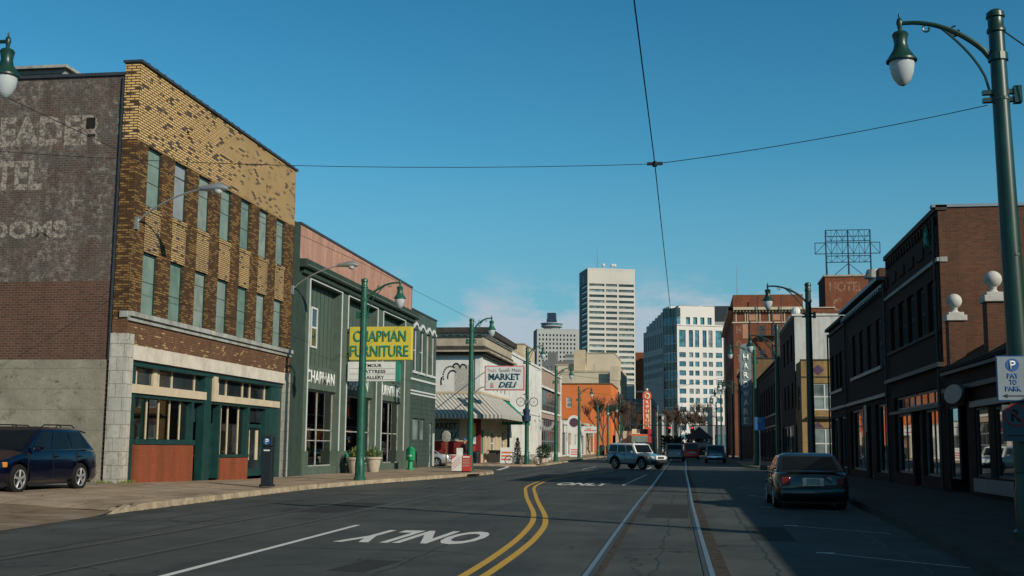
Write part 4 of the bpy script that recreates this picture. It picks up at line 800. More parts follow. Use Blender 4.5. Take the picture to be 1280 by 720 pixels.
MB().wall(EAST(-14.6), 245.2, 275, 0, 18.3, [(248 + 6 * i, 250 + 6 * i, 5 + 4 * j, 7.2 + 4 * j) for i in range(5) for j in range(3)], .3).wall(SOUTH(245.2), -16.5, -14.6, 13, 18.3, [], 0).wall(SOUTH(247), -30, -16.5, 13, 17.2, [], 0).box(-30, -14.9, 247, 275, 17.0, 17.1).build('walls', 'beige2', b)
for i in range(5):
    for j in range(3): window(b, EAST(-14.6), 248 + 6 * i, 250 + 6 * i, 5 + 4 * j, 7.2 + 4 * j, .2, 'stone', 'glass', 1, 2, .15)
MB().box(-31, -16.6, 247, 247.3, 17.2, 17.5).build('coping', 'tan', b)
b = thing('beige_block', 'large windowless beige block behind the orange building', 'building', (-20, 270, .3))
MB().box(-29.5, -22.8, 262, 285, 0, 19.6).box(-22.8, -16.6, 262, 285, 0, 22.2).build('walls', 'beige2', b); MB().box(-29.7, -22.7, 261.9, 285, 19.6, 19.9).box(-22.9, -16.5, 261.9, 285, 22.2, 22.4).build('coping', 'tan', b)
MB().box(-25.5, -23.0, 261.0, 262, 14, 23.0).build('stair_tower', 'beige', b)

b = thing('theatre_building', 'pale stone theatre block with a blue-grey roof strip', 'building', (-14, 300, .3))
MB().wall(SOUTH(268), -14.5, -8.6, 0, 11.0, [(-13.9, -13.2, 4, 8), (-12.2, -11.5, 4, 8), (-10.5, -9.8, 4, 8)], .25).wall(EAST(-8.6), 268, 310, 0, 11.0, [], 0).box(-20, -8.8, 268.2, 310, 10.8, 10.9).build('walls', 'beige2', b)
MB().box(-20, -8.4, 267.7, 310, 11.0, 12.5).build('roof_strip', 'blueroof', b)
for a in (-13.9, -12.2, -10.5): window(b, SOUTH(268), a, a + .7, 4, 8, .2, 'tan', 'glass', 1, 3, .1)
MB().wall(SOUTH(300), -30, -14, 0, 17, [], 0).build('stage_house', 'beige2', b)
b = thing('theatre_sign', 'tall orange vertical sign spelling ORPHEUM', 'vertical sign', (-8.4, 230, 4))
pr = MB(); n = 14; pts = []
w_ = .62
pts = [(-8.38 - w_, 5.2), (-8.38 + w_, 5.2), (-8.38 + w_, 10.6)] + [(-8.38 + .86 * math.cos(rad(-35 + 250 * i / n)), 11.5 + 1.0 * math.sin(rad(-35 + 250 * i / n))) for i in range(n + 1)] + [(-8.38 - w_, 10.6)]
pr.add([(x, 230, z) for x, z in pts] + [(x, 230.5, z) for x, z in pts], [tuple(range(len(pts)))] + [tuple(range(len(pts), 2 * len(pts)))] + [(i, (i + 1) % len(pts), len(pts) + (i + 1) % len(pts), len(pts) + i) for i in range(len(pts))])
pr.build('sign_body', 'neon_o', b)
MB().box(-8.38 - w_ - .12, -8.38 - w_, 229.95, 230.5, 5.2, 10.8).box(-8.38 + w_, -8.38 + w_ + .12, 229.95, 230.5, 5.2, 10.8).build('sign_border', 'neon_w', b)
MB().sphere((-8.38, 230.2, 12.75), .25).build('finial', 'neon_w', b)
SF = SOUTH(230)
text('lettering', 'O', 'neon_w', b, SF, -8.93, 10.9, 1.1, 1.25, .02, .03, .03)
for i, ch in enumerate('RPHEUM'): text('lettering', ch, 'neon_w', b, SF, -8.72, 9.95 - i * .88, .68, .66, .02, .03, .03)
MB().box(-12.8, -9.0, 230.1, 230.3, 6, 6.15).box(-12.8, -9.0, 230.1, 230.3, 10, 10.15).build('bracket', 'darkmetal', b)
b = thing('theatre_marquee', 'theatre marquee with yellow and red panels below the vertical sign', 'marquee', (-9.5, 233, 3))
MB().box(-11.6, -7.9, 231, 240, 3.9, 4.25).build('canopy', 'neon_o', b); MB().box(-11.4, -8.2, 230.95, 231, 2.7, 3.9).build('reader_board', 'board', b); MB().box(-11.3, -9.8, 230.9, 230.95, 4.25, 5.2).build('crest', 'neon_w', b)
MB().box(-8.2, -7.9, 230.9, 240, 2.6, 5.2).build('edge_panel', 'red', b); MB().tube([(-11.3, 231.2, .4), (-11.3, 231.2, 2.7)], .1).tube([(-8.1, 231.2, .4), (-8.1, 231.2, 2.7)], .1).build('support_posts', 'darkmetal', b)
MB().box(-14.8, -11.6, 236, 260, 0, 4.9).build('lobby', 'beige2', b)

# ---------------------------------------------------------------- downtown towers (their grid is turned against the street)
def rot_frames(o, th):
    c, s = math.cos(rad(th)), math.sin(rad(th)); return Fr(o, (c, s, 0), (s, -c, 0)), Fr(o, (-s, c, 0), (-c, -s, 0))
def body(mb, FA, wd, dp, z0, z1):
    a, b_ = FA.p(0, 0), FA.p(wd, 0); n = -FA.n * dp; return mb.prism([(a.x, a.y), (b_.x, b_.y), ((b_ + n).x, (b_ + n).y), ((a + n).x, (a + n).y)], z0, z1)
FA, FB = rot_frames((-56, 650, 0), 18); wd, dp = 27.1, 20.8
b = thing('slab_tower', 'tall pale concrete tower with long bands of dark windows and blank top', 'tower', (-42, 655, 0))
rows = [92.0 - 3.08 * i for i in range(25)]; hx = [(.035, .355), (.385, .62), (.655, .975)]
hol = [(wd * a, wd * c, z - 1.45, z) for z in rows for a, c in hx]
MB().wall(FA, 0, wd, 0, 100.6, hol, .8).build('front_wall', 'towerwhite', b)
mb = MB(); mb.wall(FB, 0, dp, 0, 100.6, [(1.5, dp - 1.5, z - 1.5, z) for z in rows], .6); a_ = FA.p(wd, 0); n_ = -FA.n * dp
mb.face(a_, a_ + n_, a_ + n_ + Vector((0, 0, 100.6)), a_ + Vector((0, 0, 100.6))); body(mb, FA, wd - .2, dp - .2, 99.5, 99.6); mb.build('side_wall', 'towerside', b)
rn = random.Random(4)
for h in hol[:100]: MB().fbox(FA, h[0], h[1], h[2], h[3], -.85, -.7).build('window', rn.choice(('glass', 'glass_m', 'glass_m', 'glass_w')), b)
MB().fbox(FB, 1.4, dp - 1.4, 10, 92.2, -.75, -.65).build('side_glazing', 'glass', b)
MB().fbox(FB, 7, 12, 93.5, 98, 0, .1).build('side_emblem', 'darkmetal', b)
p = FA.p(7, 0, -6); q_ = FA.p(14, 0, -5)
MB().tube([(p.x, p.y, 100.5), (p.x, p.y, 113)], [.25, .08], 6).build('antenna', 'galv', b)
mb = MB()
for u_ in (10, 15, 16.5): c_ = FA.p(u_, 0, -4); mb.tube([(c_.x, c_.y, 100.5), (c_.x, c_.y, 102)], .2, 6).sphere((c_.x, c_.y, 103), 1.0, 10, 6, 1, .5, 1)
mb.build('satellite_dish', 'offwhite', b)

FA, FB = rot_frames((-97, 750, 0), 14); wd, dp = 34, 20
b = thing('round_top_hotel', 'grey hotel tower with square windows and a round rooftop restaurant', 'tower', (-80, 760, 0))
xs_ = [1.2 + 2.25 * i for i in range(11)]; zs_ = [73.6 - 2.75 * j for j in range(9)]
hol = [(x, x + 1.0, z - 1.4, z) for x in xs_ for z in zs_]
MB().wall(FA, 0, wd, 0, 77, hol, .5).build('front_wall', 'hotelgrey', b)
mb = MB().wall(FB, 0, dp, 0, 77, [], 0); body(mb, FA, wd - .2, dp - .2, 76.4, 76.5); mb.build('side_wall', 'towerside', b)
for h in hol: MB().fbox(FA, *h, -.5, -.4).build('window', 'glass', b)
c_ = FA.p(10.5, 0, -8)
MB().lathe([(4.2, 76.6), (5.0, 78), (7.0, 79.0), (7.0, 79.6)], (c_.x, c_.y), 28).build('restaurant_base', 'hotelgrey', b); MB().lathe([(6.7, 79.6), (6.9, 80.9)], (c_.x, c_.y), 28).build('restaurant_glazing', 'glass_b', b)
MB().lathe([(7.3, 80.9), (7.2, 81.3), (3, 81.7)], (c_.x, c_.y), 28).build('restaurant_roof', 'hotelgrey', b)
cc = c_; MB().box(cc.x - 3.0, cc.x + 3.0, cc.y - 3, cc.y + 3, 81.6, 84.0).box(cc.x - 2.7, cc.x + 2.7, cc.y - 2.6, cc.y + 2.6, 84, 88.0).build('penthouse', 'navyfar', b)

b = thing('grey_office_block', 'mid-rise grey office block in front of the hotel tower', 'building', (-53, 505, 0))
FS5 = SOUTH(500); hol = [(-61 + 1.9 * i, -60.1 + 1.9 * i, 34.2 - 2.6 * j, 35.7 - 2.6 * j) for i in range(9) for j in range(4)]
MB().wall(FS5, -62.5, -44.5, 0, 38, hol, .4).box(-62.5, -44.5, 502, 520, 0, 37.9).build('walls', 'greymid', b)
for h in hol: MB().fbox(FS5, *h, -.4, -.3).build('window', 'glass_w', b)
MB().box(-53, -45.5, 503, 515, 37.5, 41).box(-60.5, -57, 504, 512, 37.5, 42).build('roof_plant', 'greymid', b); MB().box(-53, -45.4, 502.9, 503, 38.6, 39.6).build('louvres', 'hotelgrey', b)
b = thing('brown_tower', 'narrow brown brick tower seen behind the slab tower', 'tower', (-29, 700, 0))
MB().box(-33, -23, 700, 720, 0, 57.4).build('walls', 'rbrick', b); MB().box(-33.2, -22.8, 699.8, 720, 34, 35).box(-33.2, -22.8, 699.8, 720, 57.4, 58).build('stone_bands', 'towerwhite', b)

TH = 18; FA, FB = rot_frames((-5.44, 490, 0), TH); wd = 19.9
b = thing('glass_corner_tower', 'white stone office tower with blue windows and a glazed corner', 'tower', (3, 495, 0))
cx_ = [(.045, .185), (.255, .345), (.385, .475), (.55, .635), (.675, .765), (.83, .965)]
hol = [(wd * a, wd * c, 43.0, 50.0) for a, c in cx_] + [(wd * a, wd * c, 38.7 - 3.72 * j, 40.8 - 3.72 * j) for a, c in cx_ for j in range(10)]
MB().wall(FA, 0, wd, 0, 52.3, hol, .5).build('front_wall', 'marble', b)
for i, h in enumerate(hol):
    o = MB().fbox(FA, *h, -.5, -.4).build('window', rn.choice(('glass_b', 'glass_b', 'glass_b2', 'glass_w')), b)
    mm = (h[0] + h[1]) / 2; MB().fbox(FA, mm - .06, mm + .06, h[2], h[3], -.4, -.34).build('mullion', 'greyframe', o)
mb = MB(); Cc = Vector((-11.0, 496, 0)); D = Vector((-20.5, 525.4, 0)); A0 = FA.p(0, 0); B0 = FA.p(wd, 0); Bk = B0 - FA.n * 34
FG = Fr((Cc.x, Cc.y, 0), (A0 - Cc), Vector(((A0 - Cc).y, -(A0 - Cc).x, 0))); FD = Fr((D.x, D.y, 0), (Cc - D), Vector(((Cc - D).y, -(Cc - D).x, 0)))
gl_, dl = (A0 - Cc).length, (Cc - D).length
hd = [(1.2 + 2.9 * i, 2.6 + 2.9 * i, 43.2, 49.5) for i in range(10)] + [(1.2 + 2.9 * i, 2.6 + 2.9 * i, 38.7 - 3.72 * j, 40.8 - 3.72 * j) for i in range(10) for j in range(3)]
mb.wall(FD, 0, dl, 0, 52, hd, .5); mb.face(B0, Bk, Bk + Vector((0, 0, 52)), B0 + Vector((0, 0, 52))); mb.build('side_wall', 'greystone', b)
MB().fbox(FD, .5, dl - .5, 8, 51, -.6, -.5).build('side_glazing', 'glass', b)
MB().prism([(A0.x, A0.y), (B0.x, B0.y), (Bk.x, Bk.y), (D.x, D.y), (Cc.x, Cc.y)], 51.6, 51.9).build('roof', 'greystone', b)
gb = MB(); dk = MB()
for j in range(16): z = 59.2 - 3.72 * j; (gb if j % 2 else dk).fbox(FG, 0, gl_, z - 3.6, z, -2, 0)
split(gb, 'glass_band', 'glass_b', b); split(dk, 'glass_band', 'glass', b)
fb = MB()
for k in (0, .25, .5, .75, 1): fb.fbox(FG, gl_ * k - .08, gl_ * k + .08, 0, 59.2, 0, .1)
split(fb, 'glazing_fin', 'greyframe', b)
s0 = FA.p(2.0, 0, -2.5); MB()
fu = Fr(FA.p(0, 0, -2.2), FA.u, FA.n); hu = [(4.6 + 3.1 * i, 6.4 + 3.1 * i, 52.6, 55.6) for i in range(4)]
mb = MB().wall(fu, 1.5, 17.0, 52, 60.4, hu, .8); body(mb, Fr(fu.p(1.5, 0, 0), FA.u, FA.n), 15.5, 20, 60.1, 60.4); e0, e1 = fu.p(1.5, 0, 0), fu.p(17.0, 0, 0)
for e in (e0, e1): mb.face(e + Vector((0, 0, 52)), e - FA.n * 20 + Vector((0, 0, 52)), e - FA.n * 20 + Vector((0, 0, 60.4)), e + Vector((0, 0, 60.4)))
body(mb, Fr(FA.p(-1.5, 0, -5), FA.u, FA.n), 4, 10, 58, 60.3); mb.build('upper_storey', 'marble', b)
for h in hu: MB().fbox(fu, *h, -.8, -.7).build('window', 'glass_b', b)
mb = MB()
for i in range(6): body(mb, Fr(FD.p(3 + 4.4 * i, 0, -.5), FD.u, FD.n), 3.6, 8, 52, 54.6 + .75 * i)
mb.build('stepped_roof', 'greystone', b)
b = thing('dark_office_tower', 'dark glass tower top peeking out behind the white tower', 'tower', (18, 650, 0))
MB().box(12, 24, 650, 670, 0, 78.6).build('walls', 'darkmetal', b); MB().box(11.9, 24.1, 649.9, 670, 66, 70).build('band', 'hotelgrey', b)

# ---------------------------------------------------------------- right side of the street
W1 = WEST(8.5)
# low shop with ball-topped piers
b = thing('low_brick_shop', 'low dark brick shop with a shingled roof slope and glazed shopfront in shade', 'building', (8.5, 30, .15))
MB().wall(W1, -14, 41.95, 3.75, 4.2, [], 0).wall(W1, -14, 41.95, .1, 3.75, [(33.6, 35.5, .75, 2.75), (36.2, 37.9, .75, 2.8), (38.9, 41.6, .2, 2.95), (14.5, 33, .75, 2.8)], .5).build('front_wall', 'dbrick_shade', b)
mb = MB().hexa([(8.30, -14, 4.12), (15, -14, 8.0), (15, 41.93, 8.0), (8.30, 41.93, 4.12), (8.28, -14, 4.22), (15, -14, 8.1), (15, 41.93, 8.1), (8.28, 41.93, 4.22)]).hexa([(15.01, -14, 8.0), (22, -14, 4.2), (22, 41.93, 4.2), (15.01, 41.93, 8.0), (15.01, -14, 8.1), (22, -14, 4.3), (22, 41.93, 4.3), (15.01, 41.93, 8.1)])
mb.build('shingled_roof', 'shingle', b)
MB().fbox(W1, -14, 41.9, 3.42, 3.56, 0, .14).fbox(W1, -14, 41.9, 4.0, 4.1, 0, .16).build('fascia_moulding', 'darkwood', b)
MB().fbox(W1, 33.3, 38.0, 2.82, 3.0, 0, .12).build('shop_moulding', 'greyframe', b)
for a, c, z0, z1 in ((33.6, 35.5, .75, 2.75), (36.2, 37.9, .75, 2.8)): window(b, W1, a, c, z0, z1, .1, 'darkwood', 'mirrorish', 1, 1, .07, 'shop_window')
window(b, W1, 40.3, 41.6, .6, 2.95, .1, 'darkwood', 'mirrorish', 1, 1, .06, 'shop_window')
shop_door(b, W1, 38.95, 40.2, .2, 2.9, -.35, 'darkwood', 'mirrorish')
for k in range(5): window(b, W1, 14.6 + k * 3.7, 17.9 + k * 3.7, .75, 2.8, .1, 'darkwood', 'mirrorish', 1, 1, .07, 'shop_window')
MB().fbox(W1, 33.5, 38.1, .3, .7, 0, .06).build('stall_riser', 'greyframe', b)
MB().box(13, 13.1, 14, 42, 0, 4.0).box(8.9, 13, 14, 42, .1, .2).box(8.9, 13, 14, 42, 3.9, 4.0).build('shop_interior', 'shadow_in', b)
MB().box(30, 30.1, -14, 42, 0, 4.5).wall(SOUTH(-14), 8.6, 30, 0, 4.4, [], 0).build('rear_wall', 'dbrick_shade', b)
def ball_pier(Y, X=8.75, h=5.95):
    t = thing('ball_topped_pier', 'brick pier', 'pier', (X, Y, 4.4), 'ball-topped piers on the low brick shop')
    MB().box(X - .26, X + .26, Y - .26, Y + .26, 4.0, h - .15).build('pier', 'dbrick', t)
    MB().box(X - .33, X + .33, Y - .33, Y + .33, h - .15, h + .04).box(X - .25, X + .25, Y - .25, Y + .25, h + .04, h + .14).build('cap', 'whitestone', t, bevel=.02)
    MB().lathe([(.17, h + .14), (.09, h + .22), (.12, h + .34)], (X, Y), 16).sphere((X, Y, h + .53), .25, 20, 14).build('ball', 'whitestone', t, smooth=True)
    return t
p1 = ball_pier(41.2); p1['label'] = 'white stone ball on a brick pier, the one nearer the tall brick building wall'
p2 = ball_pier(36.0); p2['label'] = 'white stone ball on a brick pier, the higher one towards the large lamp post'
t = thing('hanging_shop_sign', 'dark oval board hanging below the fascia of the low shop', 'shop sign', (8.2, 39, 3.2))
n = 18; pts = [(39.0 + 1.3 * math.cos(2 * math.pi * i / n), 3.28 + .30 * math.sin(2 * math.pi * i / n)) for i in range(n)]
MB().add([(8.12, y, z) for y, z in pts] + [(8.2, y, z) for y, z in pts], [tuple(range(n)), tuple(range(n, 2 * n))] + [(i, (i + 1) % n, n + (i + 1) % n, n + i) for i in range(n)]).build('board', 'greyframe', t)
MB().tube([(8.16, 38.4, 3.5), (8.3, 38.4, 3.7)], .015).tube([(8.16, 39.6, 3.5), (8.3, 39.6, 3.7)], .015).build('hangers', 'darkmetal', t)

# tall brick building
b = thing('tall_brick_building', 'tall dark brick building with a row of narrow upper windows and a lit side wall', 'building', (8.5, 48, .15))
hol = [(43.0 + 2.05 * i, 44.3 + 2.05 * i, 5.7, 7.5) for i in range(5)]
MB().wall(W1, 42, 53.4, .1, 9.75, hol + [(43.3, 46.2, .6, 3.0), (46.6, 48.1, .2, 3.0), (48.5, 52.3, .6, 3.0), (43.3, 52.3, 3.15, 3.7)], .3).build('front_wall', 'dbrick_shade', b)
MB().wall(SOUTH(42), 8.5, 34, 0, 9.85, [], 0).box(8.8, 34, 42.3, 53.4, 9.3, 9.4).wall(SOUTH(53.4), 8.5, 34, 8, 9.8, [], 0).box(34, 34.1, 42, 53.4, 0, 9.8).build('side_wall', 'dbrick', b)
MB().fbox(SOUTH(42), 8.3, 34.1, 9.85, 9.95, -.3, .05).build('coping', 'blueroof', b); MB().fbox(W1, 41.95, 53.4, 9.75, 9.93, -.3, .08).fbox(W1, 42.3, 53.4, 5.55, 5.66, 0, .08).build('coping', 'darkcap', b)
MB().fbox(W1, 41.97, 53.4, 7.97, 8.10, 0, .10).fbox(SOUTH(42), 8.5, 8.75, 7.95, 8.12, 0, .04).build('string_course', 'stone', b)
MB().fbox(W1, 42, 53.4, 4.35, 4.5, 0, .2).fbox(W1, 42.2, 53.3, 3.0, 3.12, 0, .08).build('shop_cornice', 'darkwood', b)
for h in hol: window(b, W1, *h, .22, 'greyframe', 'glass', 1, 2, .1)
dn = MB()
for i in range(18): dn.fbox(W1, 42.4 + i * .6, 42.65 + i * .6, 9.3, 9.6, 0, .08)
for i in range(6): dn.fbox(W1, 42.7 + i * 2.0, 43.9 + i * 2.0, 8.5, 8.9, 0, .05)
split(dn, 'brick_corbel', 'dbrick_shade', b)
window(b, W1, 43.3, 46.2, .6, 3.0, .2, 'greyframe', 'mirrorish', 2, 1, .09, 'shop_window'); window(b, W1, 48.5, 52.3, .6, 3.0, .2, 'greyframe', 'mirrorish', 2, 1, .09, 'shop_window'); shop_door(b, W1, 46.7, 48.0, .2, 2.9, -.28, 'greyframe', 'mirrorish')
window(b, W1, 43.3, 52.3, 3.15, 3.7, .2, 'greyframe', 'glass', 7, 1, .09, 'transom_window')
MB().box(13, 13.1, 42.3, 53.3, 0, 4).box(8.9, 13, 42.2, 53.3, 4.0, 4.1).build('shop_interior', 'shadow_in', b)
st = MB(); pts = []
for i in range(10): r_ = .42 if i % 2 == 0 else .17; a_ = rad(90 + 36 * i); pts.append((43.6 + r_ * math.cos(a_), 9.05 + r_ * math.sin(a_)))
st.add([(8.36, y, z) for y, z in pts] + [(8.44, y, z) for y, z in pts] + [(8.28, 43.6, 9.05)], [(i, (i + 1) % 10, 20) for i in range(10)] + [(i, (i + 1) % 10, 10 + (i + 1) % 10, 10 + i) for i in range(10)])
tag(st.build('star_ornament', 'sign_g'), 'small green star mounted high on the tall dark brick front', 'ornament')

def brick_row(name, label, y0, y1, h, wins, shop, mat='dbrick_shade', cornice='darkcap', X=8.5, cw=.25, glass='glass', base=.1, depth=26):
    F = WEST(X); b = thing(name, label, 'building', (X, (y0 + y1) / 2, base))
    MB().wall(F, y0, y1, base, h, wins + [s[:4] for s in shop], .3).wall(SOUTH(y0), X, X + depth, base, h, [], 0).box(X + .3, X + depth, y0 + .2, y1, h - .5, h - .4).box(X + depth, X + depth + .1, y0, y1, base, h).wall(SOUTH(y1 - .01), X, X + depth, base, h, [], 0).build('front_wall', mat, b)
    MB().fbox(F, y0, y1, h - .02, h + .14, -.4, cw).fbox(F, y0, y1, h - .35, h - .2, 0, cw * .5).build('cornice', cornice, b)
    for q in wins: window(b, F, *q, .2, 'greyframe', glass, 1, 2, .1)
    if wins: MB().fbox(F, wins[0][0] - .3, wins[-1][1] + .3, wins[0][2] - .18, wins[0][2] - .02, 0, .12).build('sill_course', 'greyframe', b)
    for s in shop: window(b, F, *s[:4], .2, 'greyframe', 'mirrorish', s[4], 1, .1, 'shop_window')
    if shop: MB().fbox(F, y0 + .2, y1 - .2, 3.85, 4.0, 0, .15).build('shop_cornice', 'greyframe', b)
    return b
b = brick_row('corniced_brick_building', 'dark brick building with a pale blue cornice and four tall upper windows', 53.45, 67.3, 8.95, [(55.2 + 2.75 * i, 56.6 + 2.75 * i, 5.3, 7.45) for i in range(4)], [(54.2, 57.5, .5, 3.6, 2), (58.6, 60.0, .2, 3.6, 1), (61.0, 66.5, .5, 3.6, 3)], cornice='greyframe', cw=.4, glass='glass_b')
dn = MB()
for i in range(22): dn.fbox(W1, 53.7 + i * .62, 53.95 + i * .62, 8.45, 8.62, 0, .3)
split(dn, 'cornice_bracket', 'greyframe', b)
MB().box(9.2, 10.2, 53.6, 55.2, 8.5, 10.6).box(9.1, 9.8, 59, 60, 8.4, 10.3).build('chimney', 'dbrick', b)
MB().lathe([(.25, 8.6), (.25, 10.3), (.45, 10.35), (.3, 10.8)], (9.4, 63), 10).build('roof_vent', 'tin', b)
MB().fbox(W1, 60.05, 60.9, 2.4, 3.7, .02, .06).build('lit_notice', 'greyframe', b)
b = brick_row('end_brick_building', 'dark brick building at the corner of the side street with paired small windows', 67.35, 75.5, 8.75, [(69.2, 70.6, 5.0, 7.1), (71.2, 72.3, 5.0, 7.1), (73.1, 74.6, 5.0, 7.1)], [(68.2, 71, .5, 3.4, 2), (72, 74.8, .5, 3.4, 2)])
for y_, h_ in ((42.3, 9.6), (53.35, 8.8), (67.2, 8.6), (75.3, 8.6)):
    o = MB().tube([(8.40, y_ + .1, .2), (8.40, y_ + .1, h_)], .05, 8).build('downpipe', 'darkwood', {42.3: bpy.data.objects['tall_brick_building'], 53.35: bpy.data.objects['tall_brick_building'], 67.2: bpy.data.objects['corniced_brick_building'], 75.3: bpy.data.objects['end_brick_building']}[y_])
# beyond the cross street: yellow brick corner, white wall above it
b = thing('yellow_corner_building', 'yellow brick corner building with purple diamond tiles', 'building', (8.6, 97, .15))
FY = SOUTH(96); hy = [(9.45, 11.3, 4.6, 6.7), (9.45, 11.3, .8, 3.2), (12.4, 14.4, 4.6, 6.7), (12.4, 14.4, .8, 3.2)]
MB().wall(FY, 8.6, 18, .1, 8.5, hy, .2).build('front_wall', 'tbrick', b); MB().wall(WEST(8.6), 96, 100.5, .1, 8.5, [(97, 99.5, 4.6, 6.7)], .2).box(9, 18, 96.2, 101, 8.1, 8.2).build('side_wall', 'tbrick2', b)
MB().fbox(FY, 8.55, 18, 8.5, 8.6, -.3, .05).fbox(FY, 8.6, 18, 7.15, 7.25, 0, .03).fbox(FY, 9.0, 18, 3.9, 4.1, 0, .3).build('coping', 'darkcap', b)
for h in hy: window(b, FY, *h, .15, 'white', 'glass_w', 2, 2, .1)
window(b, WEST(8.6), 97, 99.5, 4.6, 6.7, .15, 'greyframe', 'glass', 2, 2, .1)
dm = MB()
for cx, cz in ((9.9, 7.75), (11.6, 7.75), (13.3, 7.75)):
    dm.add([FY.p(cx - .5, cz, .012), FY.p(cx, cz - .42, .012), FY.p(cx + .5, cz, .012), FY.p(cx, cz + .42, .012)], [(0, 1, 2, 3)])
for cx, cz in ((9.8, 3.45), (11.0, 3.45)): dm.add([FY.p(cx - .45, cz - .2, .012), FY.p(cx + .45, cz - .2, .012), FY.p(cx, cz + .25, .012)], [(0, 1, 2)])
dm.build('diamond_tiles', 'purple', b)
b = thing('white_walled_building', 'taller building with a blank white brick side wall behind the yellow corner', 'building', (8.6, 108, .15))
MB().wall(SOUTH(101), 8.6, 18, 8, 12.6, [], 0).build('white_wall', 'wbrick', b)
MB().wall(WEST(8.55), 101, 117, .1, 12.5, [(103 + 4 * i, 104.6 + 4 * i, z, z + 2.2) for i in range(3) for z in (5, 9)] + [(102.5, 115.5, .5, 3.6)], .25).box(8.9, 18, 101.3, 117, 12, 12.1).build('front_wall', 'dbrick_shade', b)
for i in range(3):
    for z in (5, 9): window(b, WEST(8.55), 103 + 4 * i, 104.6 + 4 * i, z, z + 2.2, .2, 'greyframe', 'glass', 1, 2, .12)
window(b, WEST(8.55), 102.5, 115.5, .5, 3.6, .2, 'greyframe', 'mirrorish', 5, 1, .12, 'shop_window')
MB().box(8.4, 18.1, 100.9, 117, 12.6, 12.75).build('coping', 'offwhite', b); MB().sphere((8.9, 103, 13.2), .4).sphere((8.9, 108, 13.0), .35).build('roof_vent', 'offwhite', b)
brick_row('dark_row_building', 'long dark building with tall shop windows next to the hardware sign', 117.1, 157, 10.2, [(119 + 4.4 * i, 121.6 + 4.4 * i, 5.2, 8.3) for i in range(8)], [(118.5 + 6.4 * i, 123.6 + 6.4 * i, .5, 3.7, 2) for i in range(6)], X=8.5)
b = thing('brown_tan_building', 'brown brick building with a tan side wall beyond the dark row', 'building', (8.6, 165, .3))
MB().wall(SOUTH(157.2), 7.6, 14, .1, 13.2, [], 0).build('side_wall', 'tbrick2', b)
hw = [(160 + 5 * i, 162 + 5 * i, z, z + 2) for i in range(7) for z in (5, 9)]
MB().wall(WEST(7.6), 157.2, 199, .1, 13.2, hw, .3).box(8, 14, 157.3, 199, 12.6, 12.7).build('front_wall', 'dbrick_shade', b); MB().box(7.4, 14.1, 157.1, 199, 13.2, 13.35).build('coping', 'darkcap', b)
for h in hw: window(b, WEST(7.6), *h, .2, 'greyframe', 'glass', 1, 2, .12)
b = thing('vertical_shop_sign', 'tall grey blade sign spelling HARDWARE, its lower half in shade', 'vertical sign', (6.3, 140, 8))
pr = MB(); n = 10; pts = [(5.65, 4.2), (6.95, 4.2), (6.95, 13.0)] + [(6.3 + .65 * math.cos(math.pi * i / n), 13.0 + .7 * math.sin(math.pi * i / n)) for i in range(1, n)] + [(5.65, 13.0)]
pr.add([(x, 140, z) for x, z in pts] + [(x, 140.3, z) for x, z in pts], [tuple(range(len(pts))), tuple(range(len(pts), 2 * len(pts)))] + [(i, (i + 1) % len(pts), len(pts) + (i + 1) % len(pts), len(pts) + i) for i in range(len(pts))]); pr.build('sign_body', 'hwsign', b)
for i, ch in enumerate('HARDWARE'): text('lettering', ch, 'letter_w', b, SOUTH(140), 5.98, 11.75 - i * 1.05, .64, .74, .02, .03, .03)
MB().box(6.95, 8.5, 140.1, 140.2, 12, 12.12).box(6.95, 8.5, 140.1, 140.2, 5, 5.12).build('bracket', 'darkmetal', b)

# red brick hotel with the roof sign
b = thing('brick_hotel', 'large red brick hotel with a cream cornice and fire escape', 'building', (13, 215, .3))
FH = SOUTH(200); FHW = WEST(7.1)
hh = [(8.6 + 0.0, 9.6, z, z + 2.4) for z in (19.6, 15.6, 11.6, 7.6)] + [(x, x + 1.1, z, z + 2.2) for x in (11.2, 13.4, 15.6) for z in (19.6, 15.6, 11.6)]
MB().wall(FH, 7.1, 18.5, 0, 22.2, hh, .12).wall(FH, 7.1, 18.5, 22.2, 26.9, [(x, x + 1.3, 22.6, 24.1) for x in (7.7, 9.6, 11.6, 13.6, 15.6)], .12).build('side_wall', 'rbrick', b)
for h in hh[:4]: MB().fbox(FH, *h, -.12, .02).build('infilled_window', 'rbrick_pink', b)
for h in hh[4:]: window(b, FH, *h, .1, 'wood', 'glass', 1, 2, .12)
for x in (7.7, 11.6, 15.6): MB().fbox(FH, x, x + 1.3, 22.6, 24.1, -.1, -.05).build('attic_panel', 'rbrick', b)
for x in (9.6, 13.6): MB().fbox(FH, x, x + 1.3, 22.6, 24.1, -.1, -.02).build('attic_panel', 'rbrick_pink', b)
hw = [(204 + 6.5 * i, 206 + 6.5 * i, 6 + 4 * j, 8.4 + 4 * j) for i in range(7) for j in range(5)]
MB().wall(FHW, 200, 250, 0, 26.9, hw, .3).box(7.5, 18.4, 200.3, 250, 26.2, 26.3).build('front_wall', 'rbrick', b)
for h in hw: window(b, FHW, *h, .2, 'tan', 'glass', 1, 2, .15)
MB().fbox(FH, 6.3, 18.9, 24.3, 24.75, -.2, .8).box(6.3, 7.1, 199.2, 250, 24.3, 24.75).fbox(FH, 6.9, 18.6, 22.15, 22.35, 0, .15).build('cornice', 'beige2', b)
mo = MB()
for i in range(22): mo.fbox(FH, 7.1 + i * .53, 7.3 + i * .53, 24.0, 24.3, 0, .5)
for x in (7.5, 9.4, 11.4, 13.4, 15.4): mo.fbox(FH, x, x + .16, 22.4, 24.2, 0, .06); mo.fbox(FH, x + 1.5, x + 1.66, 22.4, 24.2, 0, .06)
split(mo, 'cornice_bracket', 'beige2', b)
